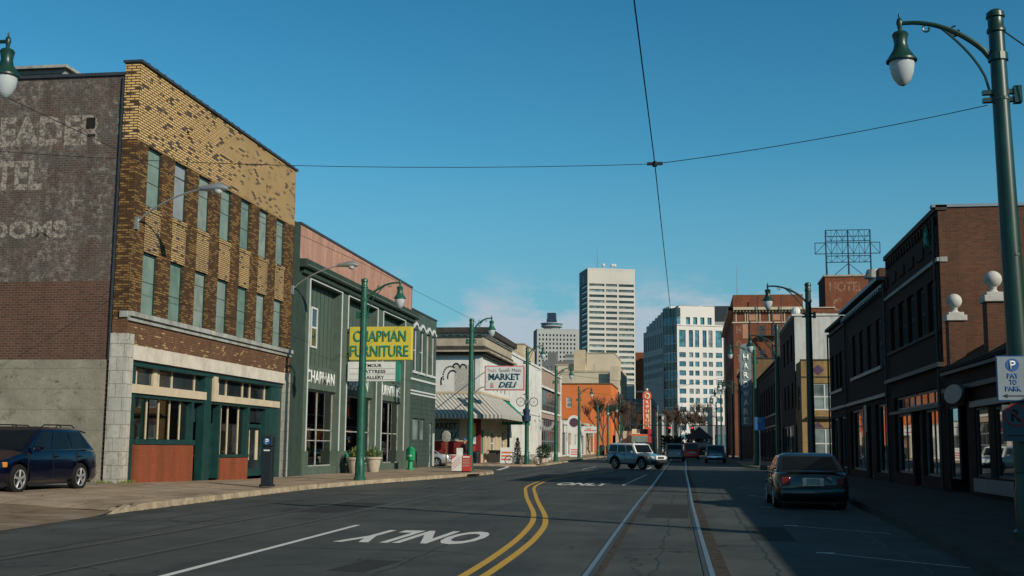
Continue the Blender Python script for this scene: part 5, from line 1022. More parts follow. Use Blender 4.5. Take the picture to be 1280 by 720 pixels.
for k, ch in enumerate('HOTEL'): text('faded_lettering', ch, 'ghost2', b, FH, 7.55, 20.4 - 2.4 * k, .8, 1.3, .015, .03, 0)
fe = MB()
for z in (20, 16, 12, 8): fe.fbox(FH, 11.0, 14.8, z - .1, z, 0, 1.1).fbox(FH, 11.0, 14.8, z + .9, z + 1.0, 1.05, 1.1)
for z in (20, 16, 12): fe.tube([(11.3, 199.2, z), (14.4, 199.2, z - 4)], .12, 5)
for x in (11, 14.8): fe.fbox(FH, x, x + .12, 6, 26.5, 1.0, 1.12)
fe.build('fire_escape', 'darkmetal', b)
MB().tube([(8, 205, 26.3), (8, 205, 32.5)], [.07, .03], 6).build('flagpole', 'galv', b)
b = thing('hotel_rear_wing', 'lower brick hotel wing with a strip of windows joining the sign tower', 'building', (20, 206, 0))
hh = [(18.6 + 1.15 * i, 19.5 + 1.15 * i, 22.6, 24.2) for i in range(4)]
MB().wall(SOUTH(204), 18.5, 24, 0, 25, hh, .2).box(18.6, 24, 204.2, 220, 24.4, 24.5).build('walls', 'rbrick', b); MB().box(18.5, 24.1, 203.8, 204, 25, 25.15).build('coping', 'beige2', b)
for h in hh: window(b, SOUTH(204), *h, .15, 'offwhite', 'glass_w', 1, 1, .12)
b = thing('hotel_sign_tower', 'square brick roof tower with faded HOTEL lettering', 'tower', (26, 210, 0))
FT = SOUTH(206); MB().box(22.8, 31.5, 206, 216, 0, 30.6).build('walls', 'rbrick', b); MB().box(22.6, 31.7, 205.8, 216.2, 30.6, 30.9).build('coping', 'tan', b)
text('faded_lettering', 'HOTEL', 'ghost2', b, FT, 23.5, 28.0, 5.6, 1.7, .02, .02, 0); text('faded_lettering', 'C', 'ghost2', b, FT, 24.0, 24.6, 1.5, 2.3, .02, .02, 0)
MB().fbox(FT, 27.6, 28.6, 22.6, 24.4, -.1, .02).build('window', 'offwhite', b)
MB().box(22.75, 22.8, 206.2, 215.8, 5, 30.5).build('shaded_side', 'dbrick_shade', b)  # dark skin over the red brick, the side's shade put in as colour
b = thing('rooftop_sign_frame', 'open steel lattice of an old sign on top of the brick tower', 'sign frame', (26, 208, 30.9))
mb = MB(); Y_ = 207; xl_, xr_ = 23.2, 30.6
for x in (xl_, (xl_ + xr_) / 2, xr_):
    mb.tube([(x, Y_, 30.9), (x, Y_, 38.8)], .13, 5).tube([(x + .35, Y_ + 1.6, 30.9), (x + .1, Y_ + .4, 36)], .07, 5)
for z in (33.2, 34.3, 34.7, 36.6, 36.9, 37.7, 38.8): mb.tube([(xl_ - (1.8 if z in (34.7, 36.6) else 0), Y_, z), (xr_ + (1.6 if z in (34.7, 36.6) else 0), Y_, z)], .075, 5)
for i in range(8):
    x = xl_ + (xr_ - xl_) * i / 8; x2 = xl_ + (xr_ - xl_) * (i + 1) / 8; mb.tube([(x, Y_, 34.7), (x2, Y_, 36.6)] if i % 2 else [(x, Y_, 36.6), (x2, Y_, 34.7)], .045, 4); mb.tube([(x, Y_, 33.2), (x2, Y_, 34.3)] if i % 2 else [(x, Y_, 34.3), (x2, Y_, 33.2)], .04, 4); mb.tube([(x, Y_, 36.9), (x2, Y_, 38.8)] if i % 2 else [(x, Y_, 38.8), (x2, Y_, 36.9)], .04, 4)
    mb.tube([(x, Y_, 33.2), (x, Y_, 38.8)], .04, 4)
for s_ in (-1, 1):
    xe = xl_ - 1.8 if s_ < 0 else xr_ + 1.6; xi = xl_ if s_ < 0 else xr_; mb.tube([(xe, Y_, 34.7), (xe, Y_, 36.6)], .07, 4).tube([(xe, Y_, 34.7), (xi, Y_, 36.6)], .05, 4)
mid = (xl_ + xr_) / 2; mb.tube([(mid, Y_, 33.0), (xl_ + 1.2, Y_, 30.9)], .06, 4).tube([(mid, Y_, 33.0), (xr_ - 1.2, Y_, 30.9)], .06, 4)
mb.build('lattice', 'navyfar', b)

for nm, k_ in (('brick_hotel', 1.17), ('hotel_rear_wing', 1.17), ('hotel_sign_tower', 1.17), ('rooftop_sign_frame', 1.17)):
    o = bpy.data.objects[nm]; z_ = o.location.z; o.scale = (k_,) * 3; o.location = (o.location.x * k_, o.location.y * k_, z_ * k_ if z_ > 5 else z_)
# ---------------------------------------------------------------- street lamps
def lamp_post(label, x, y, z, h, dirn=1, reach=1.62, hz=None, extra=True, mat='lampgreen', group='green trolley-line lamp posts'):
    """dirn +1: arm towards +X, -1: towards -X. Built round the origin, then placed."""
    t = thing('street_lamp', label, 'street lamp', (0, 0, 0), group, absolute=False)
    MB().lathe([(.24, 0), (.24, .12), (.20, .16), (.20, .7), (.175, .8), (.17, 1.0), (.165, 3), (.125, h - .35), (.15, h - .33), (.15, h - .28), (.125, h - .25), (.125, h - .1), (.15, h - .08), (.14, h), (.08, h + .05)], (0, 0), 14).build('pole', mat, t, smooth=True)
    zt = (hz or h - .02) - .14; d = dirn; pts = []
    za = zt - .68
    for i in range(15):
        a = i / 14; pts.append((d * (.12 + (reach - .12) * a), 0, za + (zt - za) * math.sin(min(1, a * 1.12) * math.pi / 2) ** .75 if a < 1 else zt))
    MB().tube(pts, [.05 - .015 * i / 14 for i in range(15)], 8).build('arm', mat, t, smooth=True)
    br = [(d * (.14 + (reach * .62 - .14) * a), 0, zt - 1.35 + (1.30) * a ** .55) for a in [i / 10 for i in range(11)]]
    mb = MB().tube(br, .022, 6)
    for (cx, cz, r) in ((reach * .42, zt - .20, .10), (reach * .72, zt - .12, .07)):
        mb.tube([(d * cx + r * math.cos(a_) * (1 - k / 24), 0, cz + r * math.sin(a_) * (1 - k / 24)) for k, a_ in enumerate([j * .5 + 1.5 for j in range(12)])], .016, 5)
    mb.build('scroll_brace', mat, t)
    hx = d * reach; zf = zt + .17
    hd = MB().lathe([(.005, zf), (.02, zf - .03), (.012, zf - .07), (.04, zf - .10), (.055, zf - .17), (.04, zf - .23), (.03, zf - .29), (.11, zf - .33), (.135, zf - .37), (.12, zf - .42), (.105, zf - .52), (.125, zf - .62), (.19, zf - .72), (.225, zf - .78), (.25, zf - .80), (.25, zf - .83), (.19, zf - .84)], (hx, 0), 20).build('lamp_head', mat, t, smooth=True)
    MB().lathe([(.20, zf - .835), (.205, zf - .90), (.185, zf - 1.02), (.14, zf - 1.14), (.07, zf - 1.22), (.01, zf - 1.25)], (hx, 0), 20).build('globe', 'globe', hd, smooth=True)
    mb = MB().lathe([(.16, za - .06), (.16, za + .06)], (0, 0), 12)
    if extra:
        for zz in (za - .62, za - .75): mb.box(-.28, .28, -.05, .05, zz, zz + .07)
        mb.box(-d * .32, -d * .2, -.07, .07, za - .78, za - .5)
    split(mb, 'clamp', mat, t)
    MB().box(-.09, .09, -.215, -.19, .28, .62).build('access_door', mat, t, bevel=.01)
    for zz in (1.02, h * .52, h - 1.5): MB().lathe([(.178 - .006 * zz, 0), (.182 - .006 * zz, .015), (.182 - .006 * zz, .045), (.178 - .006 * zz, .06)], (0, 0), 14, zz).build('band', mat, t)
    t.location = (x, y, z); return t
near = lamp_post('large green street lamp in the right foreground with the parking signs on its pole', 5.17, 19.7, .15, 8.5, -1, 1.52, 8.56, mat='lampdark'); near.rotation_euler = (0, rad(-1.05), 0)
lamp_post('dark street lamp cut off by the left edge, its globe before the lettered wall', -14.0, 19.3, .2, 8.5, 1, 1.72, 8.72, mat='lampdark')
lamp_post('green street lamp in front of the yellow furniture sign', -13.2, 46.8, .12, 8.15, 1, 1.50, 8.15)
lamp_post('green street lamp beside the newspaper boxes', -12.3, 66.1, .15, 8.55, 1, 1.15, 8.75)
lamp_post('green street lamp standing behind the market sign with a bicycle fixed to it', -12.9, 93.8, .2, 9.2, 1, 1.25, 9.5)
lamp_post('green street lamp in front of the pale brick building', -12.3, 109, .25, 8.7, 1, 1.4, 8.7)
lamp_post('green street lamp in front of the white shops', -12.5, 134, .35, 8.0, 1, 1.4, 8.0)
lamp_post('slim green street lamp left of the two close ones before the orange building', -12.8, 165, .4, 7.0, 1, 1.4, 6.8)
lamp_post('slim green street lamp standing beside the litter bin before the orange building', -12.8, 185, .4, 8.0, 1, 1.4, 7.8)
lamp_post('green street lamp just above the silver-grey off-roader roof on the left pavement', -12.6, 215, .4, 9.6, 1, 1.4, 9.4)
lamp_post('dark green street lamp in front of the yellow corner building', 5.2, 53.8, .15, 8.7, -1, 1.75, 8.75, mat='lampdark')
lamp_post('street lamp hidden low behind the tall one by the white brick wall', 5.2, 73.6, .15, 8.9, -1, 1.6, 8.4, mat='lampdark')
lamp_post('bright green street lamp in front of the hardware sign', 5.2, 99.7, .2, 9.75, -1, 1.95, 9.9)
for yy, hh, lb in ((131, 8.7, 'dark street lamp with its arm over the end of the white tower facade'), (155, 9.8, 'street lamp hanging before the blue windows of the white tower, second after the hardware sign'), (180, 10.2, 'street lamp before the white tower, third after the hardware sign'), (213, 10.6, 'street lamp before the white tower, fourth after the hardware sign'), (255, 11.0, 'most distant street lamp before the white tower')):
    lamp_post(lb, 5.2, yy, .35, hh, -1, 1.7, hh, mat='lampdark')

# cobra-head lights fixed to the left facades
def cobra(label, y, z):
    t = thing('wall_light', label, 'street light', (-17.4, y, z), 'cobra-head lights on curved wall arms')
    pts = [(-17.42 + 2.5 * a, y + .1 * a, z + 1.05 * math.sin(a * math.pi / 2) ** .8) for a in [i / 12 for i in range(13)]]
    MB().tube(pts, .03, 7).box(-17.5, -17.4, y - .06, y + .06, z - .25, z + .15).build('arm', 'galv', t)
    e = pts[-1]; hd = MB().tube([(e[0] - .55, e[1], e[2] - .01), (e[0] - .2, e[1], e[2] + .02), (e[0] + .15, e[1], e[2] + .03), (e[0] + .42, e[1], e[2] - .02)], [.07, .11, .16, .06], 12).build('lamp_head', 'galv', t, smooth=True)
    MB().sphere((e[0] + .12, e[1], e[2] - .1), .13, 12, 8, 1.1, 1, .9).build('lens', 'globe', hd, smooth=True)
cobra('cobra-head street light on a curved arm on the yellow brick building', 35.1, 8.55)
cobra('cobra-head street light on a curved arm before the pink parapet', 50.2, 8.4)

# ---------------------------------------------------------------- overhead wires
def wire(label, pts, r=.011, sag=0, cat='wire', name='overhead_wire'):
    P = [Vector(p) for p in pts]; o = []
    for a, c in zip(P, P[1:]):
        for i in range(12): t_ = i / 12; q_ = a.lerp(c, t_); q_.z -= sag * 4 * t_ * (1 - t_); o.append(q_)
    o.append(P[-1]); return tag(MB().tube(o, r, 6).build(name, 'wire'), label, cat)
J = (-.60, 21.1, 6.60)
wire('trolley wire running down the street above the tracks', [(-.55, -25, 6.7), (-.6, 13.3, 6.64), J, (-.66, 38.5, 6.32), (-.9, 90, 6.35), (-1.2, 200, 6.5)], .010)
wire('span wire from the foreground lamp post to the trolley wire', [(4.88, 19.9, 7.15), J], .007, .07)
wire('span wire from the trolley wire across to the left side of the street', [J, (-13.9, 19.4, 6.9)], .006, .20)
wire('long slanting cable along the left lamp posts past the brick building', [(-14.0, 19.3, 8.55), (-13.2, 46.8, 8.9), (-12.3, 66.1, 8.72)], .009, .02)
wire('cable along the left pavement towards the market sign', [(-12.3, 66.1, 8.7), (-12.9, 93.8, 8.6)], .011, .15)
for yy, lb in ((97, 'span wire crossing the street before the market corner'), (131, 'span wire crossing the street by the hardware sign'), (180, 'most distant span wire crossing the street')):
    wire(lb, [(-12.6, yy, 7.8), (-1.0, yy, 6.5), (5.2, yy, 7.9)], .012, .1)
wire('service cable from the foreground lamp post down to the low shop', [(5.0, 19.7, 8.45), (8.5, 17.8, 4.8)], .012, .1)
t = thing('wire_clamp', 'dark wire clamp where the span wires meet the trolley wire', 'wire clamp', J)
MB().box(J[0] - .14, J[0] + .14, J[1] - .03, J[1] + .03, J[2] - .02, J[2] + .03).build('yoke', 'wire', t); MB().lathe([(.04, -.05), (.06, 0), (.03, .05)], (J[0], J[1]), 10, J[2] + .0).build('insulator', 'wire', t)

# ---------------------------------------------------------------- parking signs on the near pole
t = thing('parking_sign', 'blue-edged white sign reading PAY TO PARK with a P in a blue circle', 'sign', (5.0, 19.45, 3))
FP = SOUTH(19.42)
MB().box(4.71, 5.19, 19.42, 19.44, 2.28, 2.98).build('border', 'bluesign', t, bevel=.004); MB().box(4.725, 5.175, 19.412, 19.42, 2.295, 2.965).build('face', 'sign_shade', t)
MB().lathe([(.10, -.004), (.10, 0)], (4.95, 19.410), 24, 2.84, 'y').build('blue_disc', 'bluesign', t)
text('lettering', 'P', 'letter_w', t, FP, 4.905, 2.775, .09, .13, .019, .02, .003)
for s_, z_, w_ in (('PAY', 2.63, .17), ('TO', 2.53, .11), ('PARK', 2.43, .24)): text('lettering', s_, 'bluesign', t, FP, 4.95 - w_ / 2, z_, w_, .08, .011, .02, .003)
MB().fbox(FP, 4.84, 5.14, 2.352, 2.366, .01, .014).face(FP.p(4.78, 2.359, .013), FP.p(4.86, 2.39, .013), FP.p(4.86, 2.328, .013)).build('arrow', 'black', t)
t = thing('no_parking_sign', 'small sign with a crossed-out R in a red ring below the PAY TO PARK sign', 'sign', (5.0, 19.45, 2))
MB().box(4.77, 5.17, 19.42, 19.44, 1.66, 2.22).build('face', 'greyframe', t)
mb = MB(); n = 24
for i in range(n):
    a0, a1 = 2 * math.pi * i / n, 2 * math.pi * (i + 1) / n
    mb.face(*[FP.p(4.97 + r * math.cos(a), 2.06 + r * math.sin(a), .008) for r, a in ((.15, a0), (.18, a0), (.18, a1), (.15, a1))])
mb.fbox(Fr((4.97, 19.42, 2.06), (1, 0, 0), (0, -1, 0)), -.004, .004, -.004, .004, 0, .009)
a = rad(-45); mb.face(*[FP.p(4.97 + x * math.cos(a) - y_ * math.sin(a), 2.06 + x * math.sin(a) + y_ * math.cos(a), .009) for x, y_ in ((-.16, -.013), (.16, -.013), (.16, .013), (-.16, .013))]); mb.build('red_ring', 'red', t)
text('lettering', 'R', 'black', t, FP, 4.90, 1.97, .14, .18, .006, .02, .001)
MB().fbox(FP, 4.84, 5.10, 1.74, 1.755, .002, .006).build('arrow', 'black', t)

# ---------------------------------------------------------------- vehicles
def car(name, label, cat, loc, head, L=4.7, W=1.85, H=1.45, belt=.92, paint='p_blue', hood=1.15, base=None, roof=None, wr=.34, wb=2.8, clear=.22, roof_mat=None, rails=False, boxy=0, bed=False, two_tone=None, detail=True, tumble=.80, plate=True, rims='alloy', bumper='same', cabin=None):
    """x forward. base = (rear x, front x) of the glasshouse at the belt, roof = same at roof level."""
    t = thing(name, label, cat, (0, 0, 0), absolute=False); hw = W / 2; xf, xr = L / 2, -L / 2
    base = base or (xr + .35, xf - hood); roof = roof or (base[0] + .45, base[1] - .75); hz = belt - .12
    wxs = (wb / 2 + .05, -wb / 2 + .05)
    # lower body lofted along x: (x, top z, half width, bottom z)
    st = [(xr, belt - .30, hw * .82, clear + .22), (xr + .05, belt - .12, hw * .90, clear + .12), (xr + .22, belt - .02, hw * .97, clear), (base[0] + .3, belt, hw, clear), (0, belt, hw, clear), (base[1] - .1, belt - .0, hw, clear), (base[1] + .15, hz + .06, hw * .99, clear), (xf - .45, hz - .02 - .05 * (1 - boxy), hw * .96, clear + .02), (xf - .12, hz - .12 + .05 * boxy, hw * .88, clear + .06), (xf, hz - .28, hw * .76, clear + .18)]
    mb = MB(); n = 12; rings = []
    for x, zt, w_, zb in st:
        zs = zb + (zt - zb) * .45; pr = [(0, zb), (w_ * .90, zb), (w_ * .985, zb + .08), (w_, zs), (w_ * .985, zt - .12), (w_ * .93, zt - .015), (w_ * .6, zt + .02), (0, zt + .03)]
        rings.append([(x, y, z) for y, z in pr] + [(x, -y, z) for y, z in reversed(pr[1:-1])])
    k = len(rings[0]); mb.v = [Vector(p) for r in rings for p in r]
    for i in range(len(rings) - 1):
        for j in range(k): a_ = i * k + j; c_ = i * k + (j + 1) % k; mb.f.append((a_, c_, c_ + k, a_ + k))
    mb.f.append(tuple(range(k))); mb.f.append(tuple((len(rings) - 1) * k + j for j in range(k)))
    bo = mb.build('body', paint, t, smooth=True)
    cut = MB()
    for wx in wxs:
        for s_ in (-1, 1): cut.lathe([(wr * 1.17, -.17), (wr * 1.17, .17)], (wx, s_ * (hw - .10)), 20, wr, 'y')
    co = cut.build('cutter', 'tyre'); md = bo.modifiers.new('b', 'BOOLEAN'); md.operation = 'DIFFERENCE'; md.object = co; md.solver = 'EXACT'
    dg = bpy.context.evaluated_depsgraph_get(); me = bpy.data.meshes.new_from_object(bo.evaluated_get(dg)); bo.modifiers.clear(); bo.data = me; bpy.data.objects.remove(co)
    if not me.materials: me.materials.append(M[paint])
    # glasshouse
    wb0, wt0 = hw * .93, hw * tumble; zr = H
    if True:
        c8 = [(base[0], -wb0, belt), (base[1], -wb0, belt - .04), (base[1], wb0, belt - .04), (base[0], wb0, belt), (roof[0], -wt0, zr - .05), (roof[1], -wt0, zr - .06), (roof[1], wt0, zr - .06), (roof[0], wt0, zr - .05)]
        MB().hexa(c8).build('cabin', cabin or paint, t, bevel=.05, smooth=True)
        MB().hexa([(roof[0] + .03, -wt0 + .02, zr - .07), (roof[1] - .03, -wt0 + .02, zr - .08), (roof[1] - .03, wt0 - .02, zr - .08), (roof[0] + .03, wt0 - .02, zr - .07), (roof[0] + .2, -wt0 + .16, zr - .005), (roof[1] - .2, -wt0 + .16, zr), (roof[1] - .2, wt0 - .16, zr), (roof[0] + .2, wt0 - .16, zr - .005)]).build('roof', roof_mat or paint, t, bevel=.03, smooth=True)
        B = [Vector(p) for p in c8]
        def quad(p0, p1, p2, p3, a0, a1, b0, b1, push):   # p0,p1 bottom, p3,p2 top
            f = lambda u_, v_: (p0.lerp(p1, u_)).lerp(p3.lerp(p2, u_), v_)
            q = [f(a0, b0), f(a1, b0), f(a1, b1), f(a0, b1)]; nn = (q[1] - q[0]).cross(q[3] - q[0]).normalized(); nn = nn if nn.dot(push) > 0 else -nn
            m2 = MB().add([p + nn * .004 for p in q] + [p + nn * .010 for p in q], [(0, 1, 2, 3), (4, 5, 6, 7), (0, 1, 5, 4), (1, 2, 6, 5), (2, 3, 7, 6), (3, 0, 4, 7)]); return m2
        X = Vector((1, 0, 0)); Yv = Vector((0, 1, 0))
        quad(B[1], B[2], B[6], B[5], .06, .94, .08, .90, X).build('windscreen', 'autoglass', t); quad(B[0], B[3], B[7], B[4], .08, .92, .12, .86, -X).build('rear_window', 'autoglass', t)
        sp = [(.05, .34), (.37, .655), (.68, .93)] if not bed else [(.08, .9)]
        for s_ in (-1, 1):
            a4 = (B[0], B[1], B[5], B[4]) if s_ < 0 else (B[3], B[2], B[6], B[7])
            for a0, a1 in sp: quad(*a4, a0, a1, .10, .86, Yv * s_).build('side_window', 'autoglass', t)
    for wx in wxs:
        for s_ in (-1, 1):
            y_ = s_ * (hw - .12); o = MB().lathe([(wr * .62, -.105), (wr * .92, -.11), (wr, -.08), (wr, .08), (wr * .92, .11), (wr * .62, .105)], (wx, y_), 28, wr, 'y', cap=False).build('wheel', 'tyre', t, smooth=True)
            m2 = MB(); yo = y_ + s_ * .085
            m2.lathe([(wr * .58, 0), (wr * .66, s_ * .02), (wr * .66, s_ * .028), (wr * .59, s_ * .02)], (wx, yo), 24, wr, 'y', cap=False).lathe([(.07, 0), (.07, s_ * .03)], (wx, yo), 12, wr, 'y')
            for q in range(5 if detail else 0):
                an = 2 * math.pi * q / 5 + .3
                for da in (-.10, .10):
                    ca, sa = math.cos(an + da), math.sin(an + da); m2.tube([(wx + .05 * ca, yo + s_ * .015, wr + .05 * sa), (wx + wr * .62 * ca, yo + s_ * .022, wr + wr * .62 * sa)], [.024, .018], 5)
            m2.build('rim', rims, o, smooth=True)
            MB().lathe([(wr * .61, 0), (wr * .61, s_ * .005)], (wx, y_ + s_ * .06), 20, wr, 'y').build('hub_shadow', 'plastic', o)
    MB().box(xr + .3, xf - .3, -hw + .12, hw - .12, clear - .04, clear + .3).build('underbody', 'plastic', t)
    for s_ in (-1, 1):
        yh = s_ * hw * .66; zl = hz - .24
        o = MB().box(xf - .28, xf - .03, min(yh - .17, yh + .17), max(yh - .17, yh + .17), zl - .07, zl + .10).build('headlight', 'lens', t, bevel=.03)
        MB().box(xf - .42, xf - .27, s_ * hw * .90 - .05, s_ * hw * .90 + .045, zl - .05, zl + .08).build('turn_signal', 'amber', o, bevel=.02)
        MB().box(xr - .005, xr + .30, min(s_ * hw * .60, s_ * hw * .84), max(s_ * hw * .60, s_ * hw * .84), belt - .36, belt - .13).build('tail_light', 'redlens', t, bevel=.03)
        MB().box(base[1] - .45, base[1] - .27, min(s_ * hw, s_ * (hw + .2)), max(s_ * hw, s_ * (hw + .2)), belt - .02, belt + .13).build('mirror', paint, t, bevel=.03)
        for xx in (base[1] - .45 - (base[1] - base[0]) * .26, base[1] - .45 - (base[1] - base[0]) * .60): MB().box(xx - .1, xx + .08, min(s_ * (hw - .01), s_ * (hw + .03)), max(s_ * (hw - .01), s_ * (hw + .03)), belt - .17, belt - .14).build('door_handle', bumper if bumper != 'same' else paint, t)
        m2 = MB()
        for xx in (base[1] - .12, base[1] - .12 - (base[1] - base[0]) * .33, base[0] + (base[1] - base[0]) * .30): m2.box(xx - .006, xx + .006, min(s_ * (hw - .03), s_ * (hw + .002)), max(s_ * (hw - .03), s_ * (hw + .002)), clear + .12, belt - .05)
        m2.build('door_seam', 'plastic', t)
    bm_ = paint if bumper == 'same' else bumper
    MB().box(xf - .30, xf + .06, -hw * .84, hw * .84, clear + .08, clear + .30).build('front_bumper', bm_, t, bevel=.06, smooth=True); MB().box(xr - .07, xr + .3, -hw * .86, hw * .86, clear + .10, clear + .34).build('rear_bumper', bm_, t, bevel=.06, smooth=True)
    g_ = MB().box(xf - .1, xf + .015, -hw * .44, hw * .44, hz - .34, hz - .15).build('grille', 'plastic', t, bevel=.02)
    if detail: MB().box(xf + .015, xf + .025, -hw * .42, hw * .42, hz - .26, hz - .235).box(xf + .015, xf + .025, -hw * .42, hw * .42, hz - .20, hz - .185).build('grille_bar', 'chrome', g_)
    if plate: MB().box(xr - .05, xr + .02, -.16, .16, belt - .32, belt - .17).build('number_plate', 'stone', t)
    if rails:
        for s_ in (-1, 1): MB().tube([(roof[0] + .15, s_ * (wt0 - .06), zr - .02), (roof[0] + .3, s_ * (wt0 - .06), zr + .05), (roof[0] + .95, s_ * (wt0 - .06), zr + .05), (roof[0] + 1.05, s_ * (wt0 - .06), zr - .01)], .018, 6).tube([(roof[1] - 1.1, s_ * (wt0 - .06), zr), (roof[1] - 1.0, s_ * (wt0 - .06), zr + .055), (roof[1] - .3, s_ * (wt0 - .06), zr + .045), (roof[1] - .15, s_ * (wt0 - .06), zr - .02)], .018, 6).build('roof_rail', 'plastic', t)
    if two_tone: MB().box(xr + .35, xf - .5, -hw - .006, hw + .006, two_tone[1], two_tone[2]).build('side_band', two_tone[0], t)
    if bed: MB().box(xr + .12, base[0] - .08, -hw * .82, hw * .82, belt + .02, belt + .045).build('load_bed', 'plastic', t)
    t.location = loc; t.rotation_euler = (0, 0, rad(head)); return t
t = car('parked_suv', 'shiny dark blue SUV with chrome wheels parked in front of the old rendered wall', 'suv', (-17.45, 29.25, .235), -92, 4.72, 1.93, 1.70, 1.08, 'p_blue', 1.15, (-2.15, 1.25), (-1.55, .35), .37, 2.82, .25, rails=True, tumble=.74)
MB().hexa([(-2.0, -.66, 1.545), (-1.6, -.66, 1.60), (-1.6, .66, 1.60), (-2.0, .66, 1.545), (-2.0, -.66, 1.575), (-1.6, -.66, 1.635), (-1.6, .66, 1.635), (-2.0, .66, 1.575)]).build('spoiler', 'p_blue', t)
t = car('parked_sedan', 'dark sedan parked at the right kerb, seen from behind', 'car', (3.02, 33.6, 0), 90, 5.0, 1.86, 1.42, .95, 'p_dark', 1.35, (-1.75, 1.15), (-1.0, .30), .33, 2.85, .2, tumble=.78)
MB().box(-2.520, -2.48, -.26, .26, .60, .80).build('plate_frame', 'chrome', t)
MB().box(-2.35, -2.30, -.8, .8, .935, .965).build('boot_edge', 'p_dark', t)
t = car('offroader', 'blue-grey boxy off-roader with white roof crossing the road', 'suv', (-3.95, 87.2, .02), -42, 4.6, 1.9, 1.86, 1.18, 'p_fj', 1.35, (-2.15, .85), (-1.95, .45), .42, 2.7, .38, roof_mat='p_white', boxy=.8, tumble=.86, bumper='plastic', cabin='p_white', rims='galv')
MB().box(2.30, 2.40, -.5, .5, .70, .98).build('white_grille_surround', 'p_white', t, bevel=.02); MB().box(2.40, 2.42, -.3, .3, .76, .9).build('grille_badge', 'plastic', t); MB().box(-2.45, -2.25, -.33, .33, .75, 1.4).build('spare_wheel_cover', 'plastic', t, bevel=.1)
for wx in (1.40, -1.30):
    for s_ in (-1, 1): MB().tube([(wx + .52 * math.cos(a_), s_ * .93, .42 + .52 * math.sin(a_)) for a_ in [math.pi * i / 10 for i in range(11)]], .05, 6).build('wheel_arch', 'plastic', t)
car('driving_suv', 'grey SUV driving away up the street ahead of the red van', 'suv', (-1.75, 127, .2), 90, 4.9, 1.98, 1.85, 1.12, 'p_grey', 1.2, (-2.3, 1.2), (-2.05, .4), .38, 2.9, .3, detail=False, tumble=.84)
car('small_red_van', 'small red and cream van just beyond the grey SUV', 'van', (-.05, 142, .25), 90, 4.2, 1.8, 2.0, 1.1, 'p_red', .8, (-2.0, 1.3), (-1.9, .8), .34, 2.5, .25, roof_mat='neon_w', detail=False, tumble=.9)
car('parked_pickup', 'blue pickup with a pale tailgate band parked at the right kerb', 'pickup', (2.3, 120, .18), 90, 5.4, 2.0, 1.75, 1.05, 'p_fj', 1.3, (-.4, 1.3), (-.25, .75), .38, 3.2, .32, bed=True, two_tone=('p_white', .72, .84), detail=False, bumper='chrome', tumble=.84)
car('silver_car', 'silver sedan parked in the side street beside the deli', 'car', (-20.9, 93.0 - 1.6, .0), 188, 4.6, 1.8, 1.42, .95, 'p_silver', 1.2, (-1.6, 1.1), (-.9, .3), .33, 2.7, .2, tumble=.78)

# ---------------------------------------------------------------- pavement furniture
def pay_station(label, x, y, z):
    t = thing('pay_station', label, 'parking meter', (x, y, z), 'black pay stations')
    MB().box(x - .17, x + .17, y - .13, y + .13, z, z + 1.25).box(x - .21, x + .21, y - .17, y + .17, z, z + .08).build('cabinet', 'boxblack', t, bevel=.02)
    MB().box(x - .19, x + .19, y - .15, y + .15, z + 1.25, z + 1.62).build('head', 'boxblack', t, bevel=.05)
    MB().lathe([(.11, -.012), (.11, 0)], (x, y - .151), 20, z + 1.42, 'y').build('blue_disc', 'bluesign', t)
    text('lettering', 'P', 'letter_w', t, SOUTH(y - .163), x - .05, z + 1.34, .11, .16, .002, .02, .003)
    MB().box(x - .1, x + .1, y - .14, y - .132, z + 1.12, z + 1.16).build('card_slot', 'letter_w', t); return t
pay_station('black pay station with a blue P in front of the brick building', -13.35, 36.6, .2)
pay_station('distant black pay station in front of the pale brick building windows', -13.3, 118, .38)
def planter(label, x, y, seed):
    t = thing('planter', label, 'planter', (x, y, .15), 'clay planters by the furniture shop'); rn = random.Random(seed)
    MB().lathe([(.27, 0), (.30, .05), (.40, .66), (.46, .68), (.47, .78), (.43, .79), (.40, .72), (.05, .7)], (x, y), 22, .15).build('pot', 'pot', t, smooth=True)
    m1, m2 = MB(), MB()
    for i in range(90):
        a_ = rn.uniform(0, 6.28); r_ = rn.uniform(.1, .55); h_ = rn.uniform(.15, .75) * (1.1 - r_); p = Vector((x + .2 * math.cos(a_), y + .2 * math.sin(a_), .85)); e = Vector((x + r_ * math.cos(a_), y + r_ * math.sin(a_), .9 + h_))
        sd_ = Vector((-math.sin(a_), math.cos(a_), 0)) * rn.uniform(.03, .07); mdp = p.lerp(e, .55) + Vector((0, 0, .08)); (m1 if i % 3 else m2).face(p, mdp - sd_, e, mdp + sd_)
    leafball(m1, (x, y, 1.05), .4, 90, .07, .7, rn); leafball(m2, (x, y, 1.1), .42, 60, .06, .7, rn)
    m1.build('foliage', 'leaf', t); m2.build('yellow_leaves', 'leaf_y', t)
planter('clay planter with yellow-green leaves left of the green lamp pole', -16.55, 57.9, 3); planter('clay planter with yellow-green leaves right of the green lamp pole', -16.6, 61.4, 5)
t = thing('bench', 'green bench half hidden between the two clay planters', 'bench', (-17.0, 59.6, .15))
MB().box(-17.25, -16.85, 58.7, 60.5, .58, .64).build('seat', 'kgreen', t); MB().box(-17.3, -17.24, 58.7, 60.5, .70, 1.15).build('backrest', 'sign_g', t)
for yy in (58.8, 60.35): MB().box(-17.25, -16.9, yy, yy + .06, .15, .58).build('leg', 'iron', t)
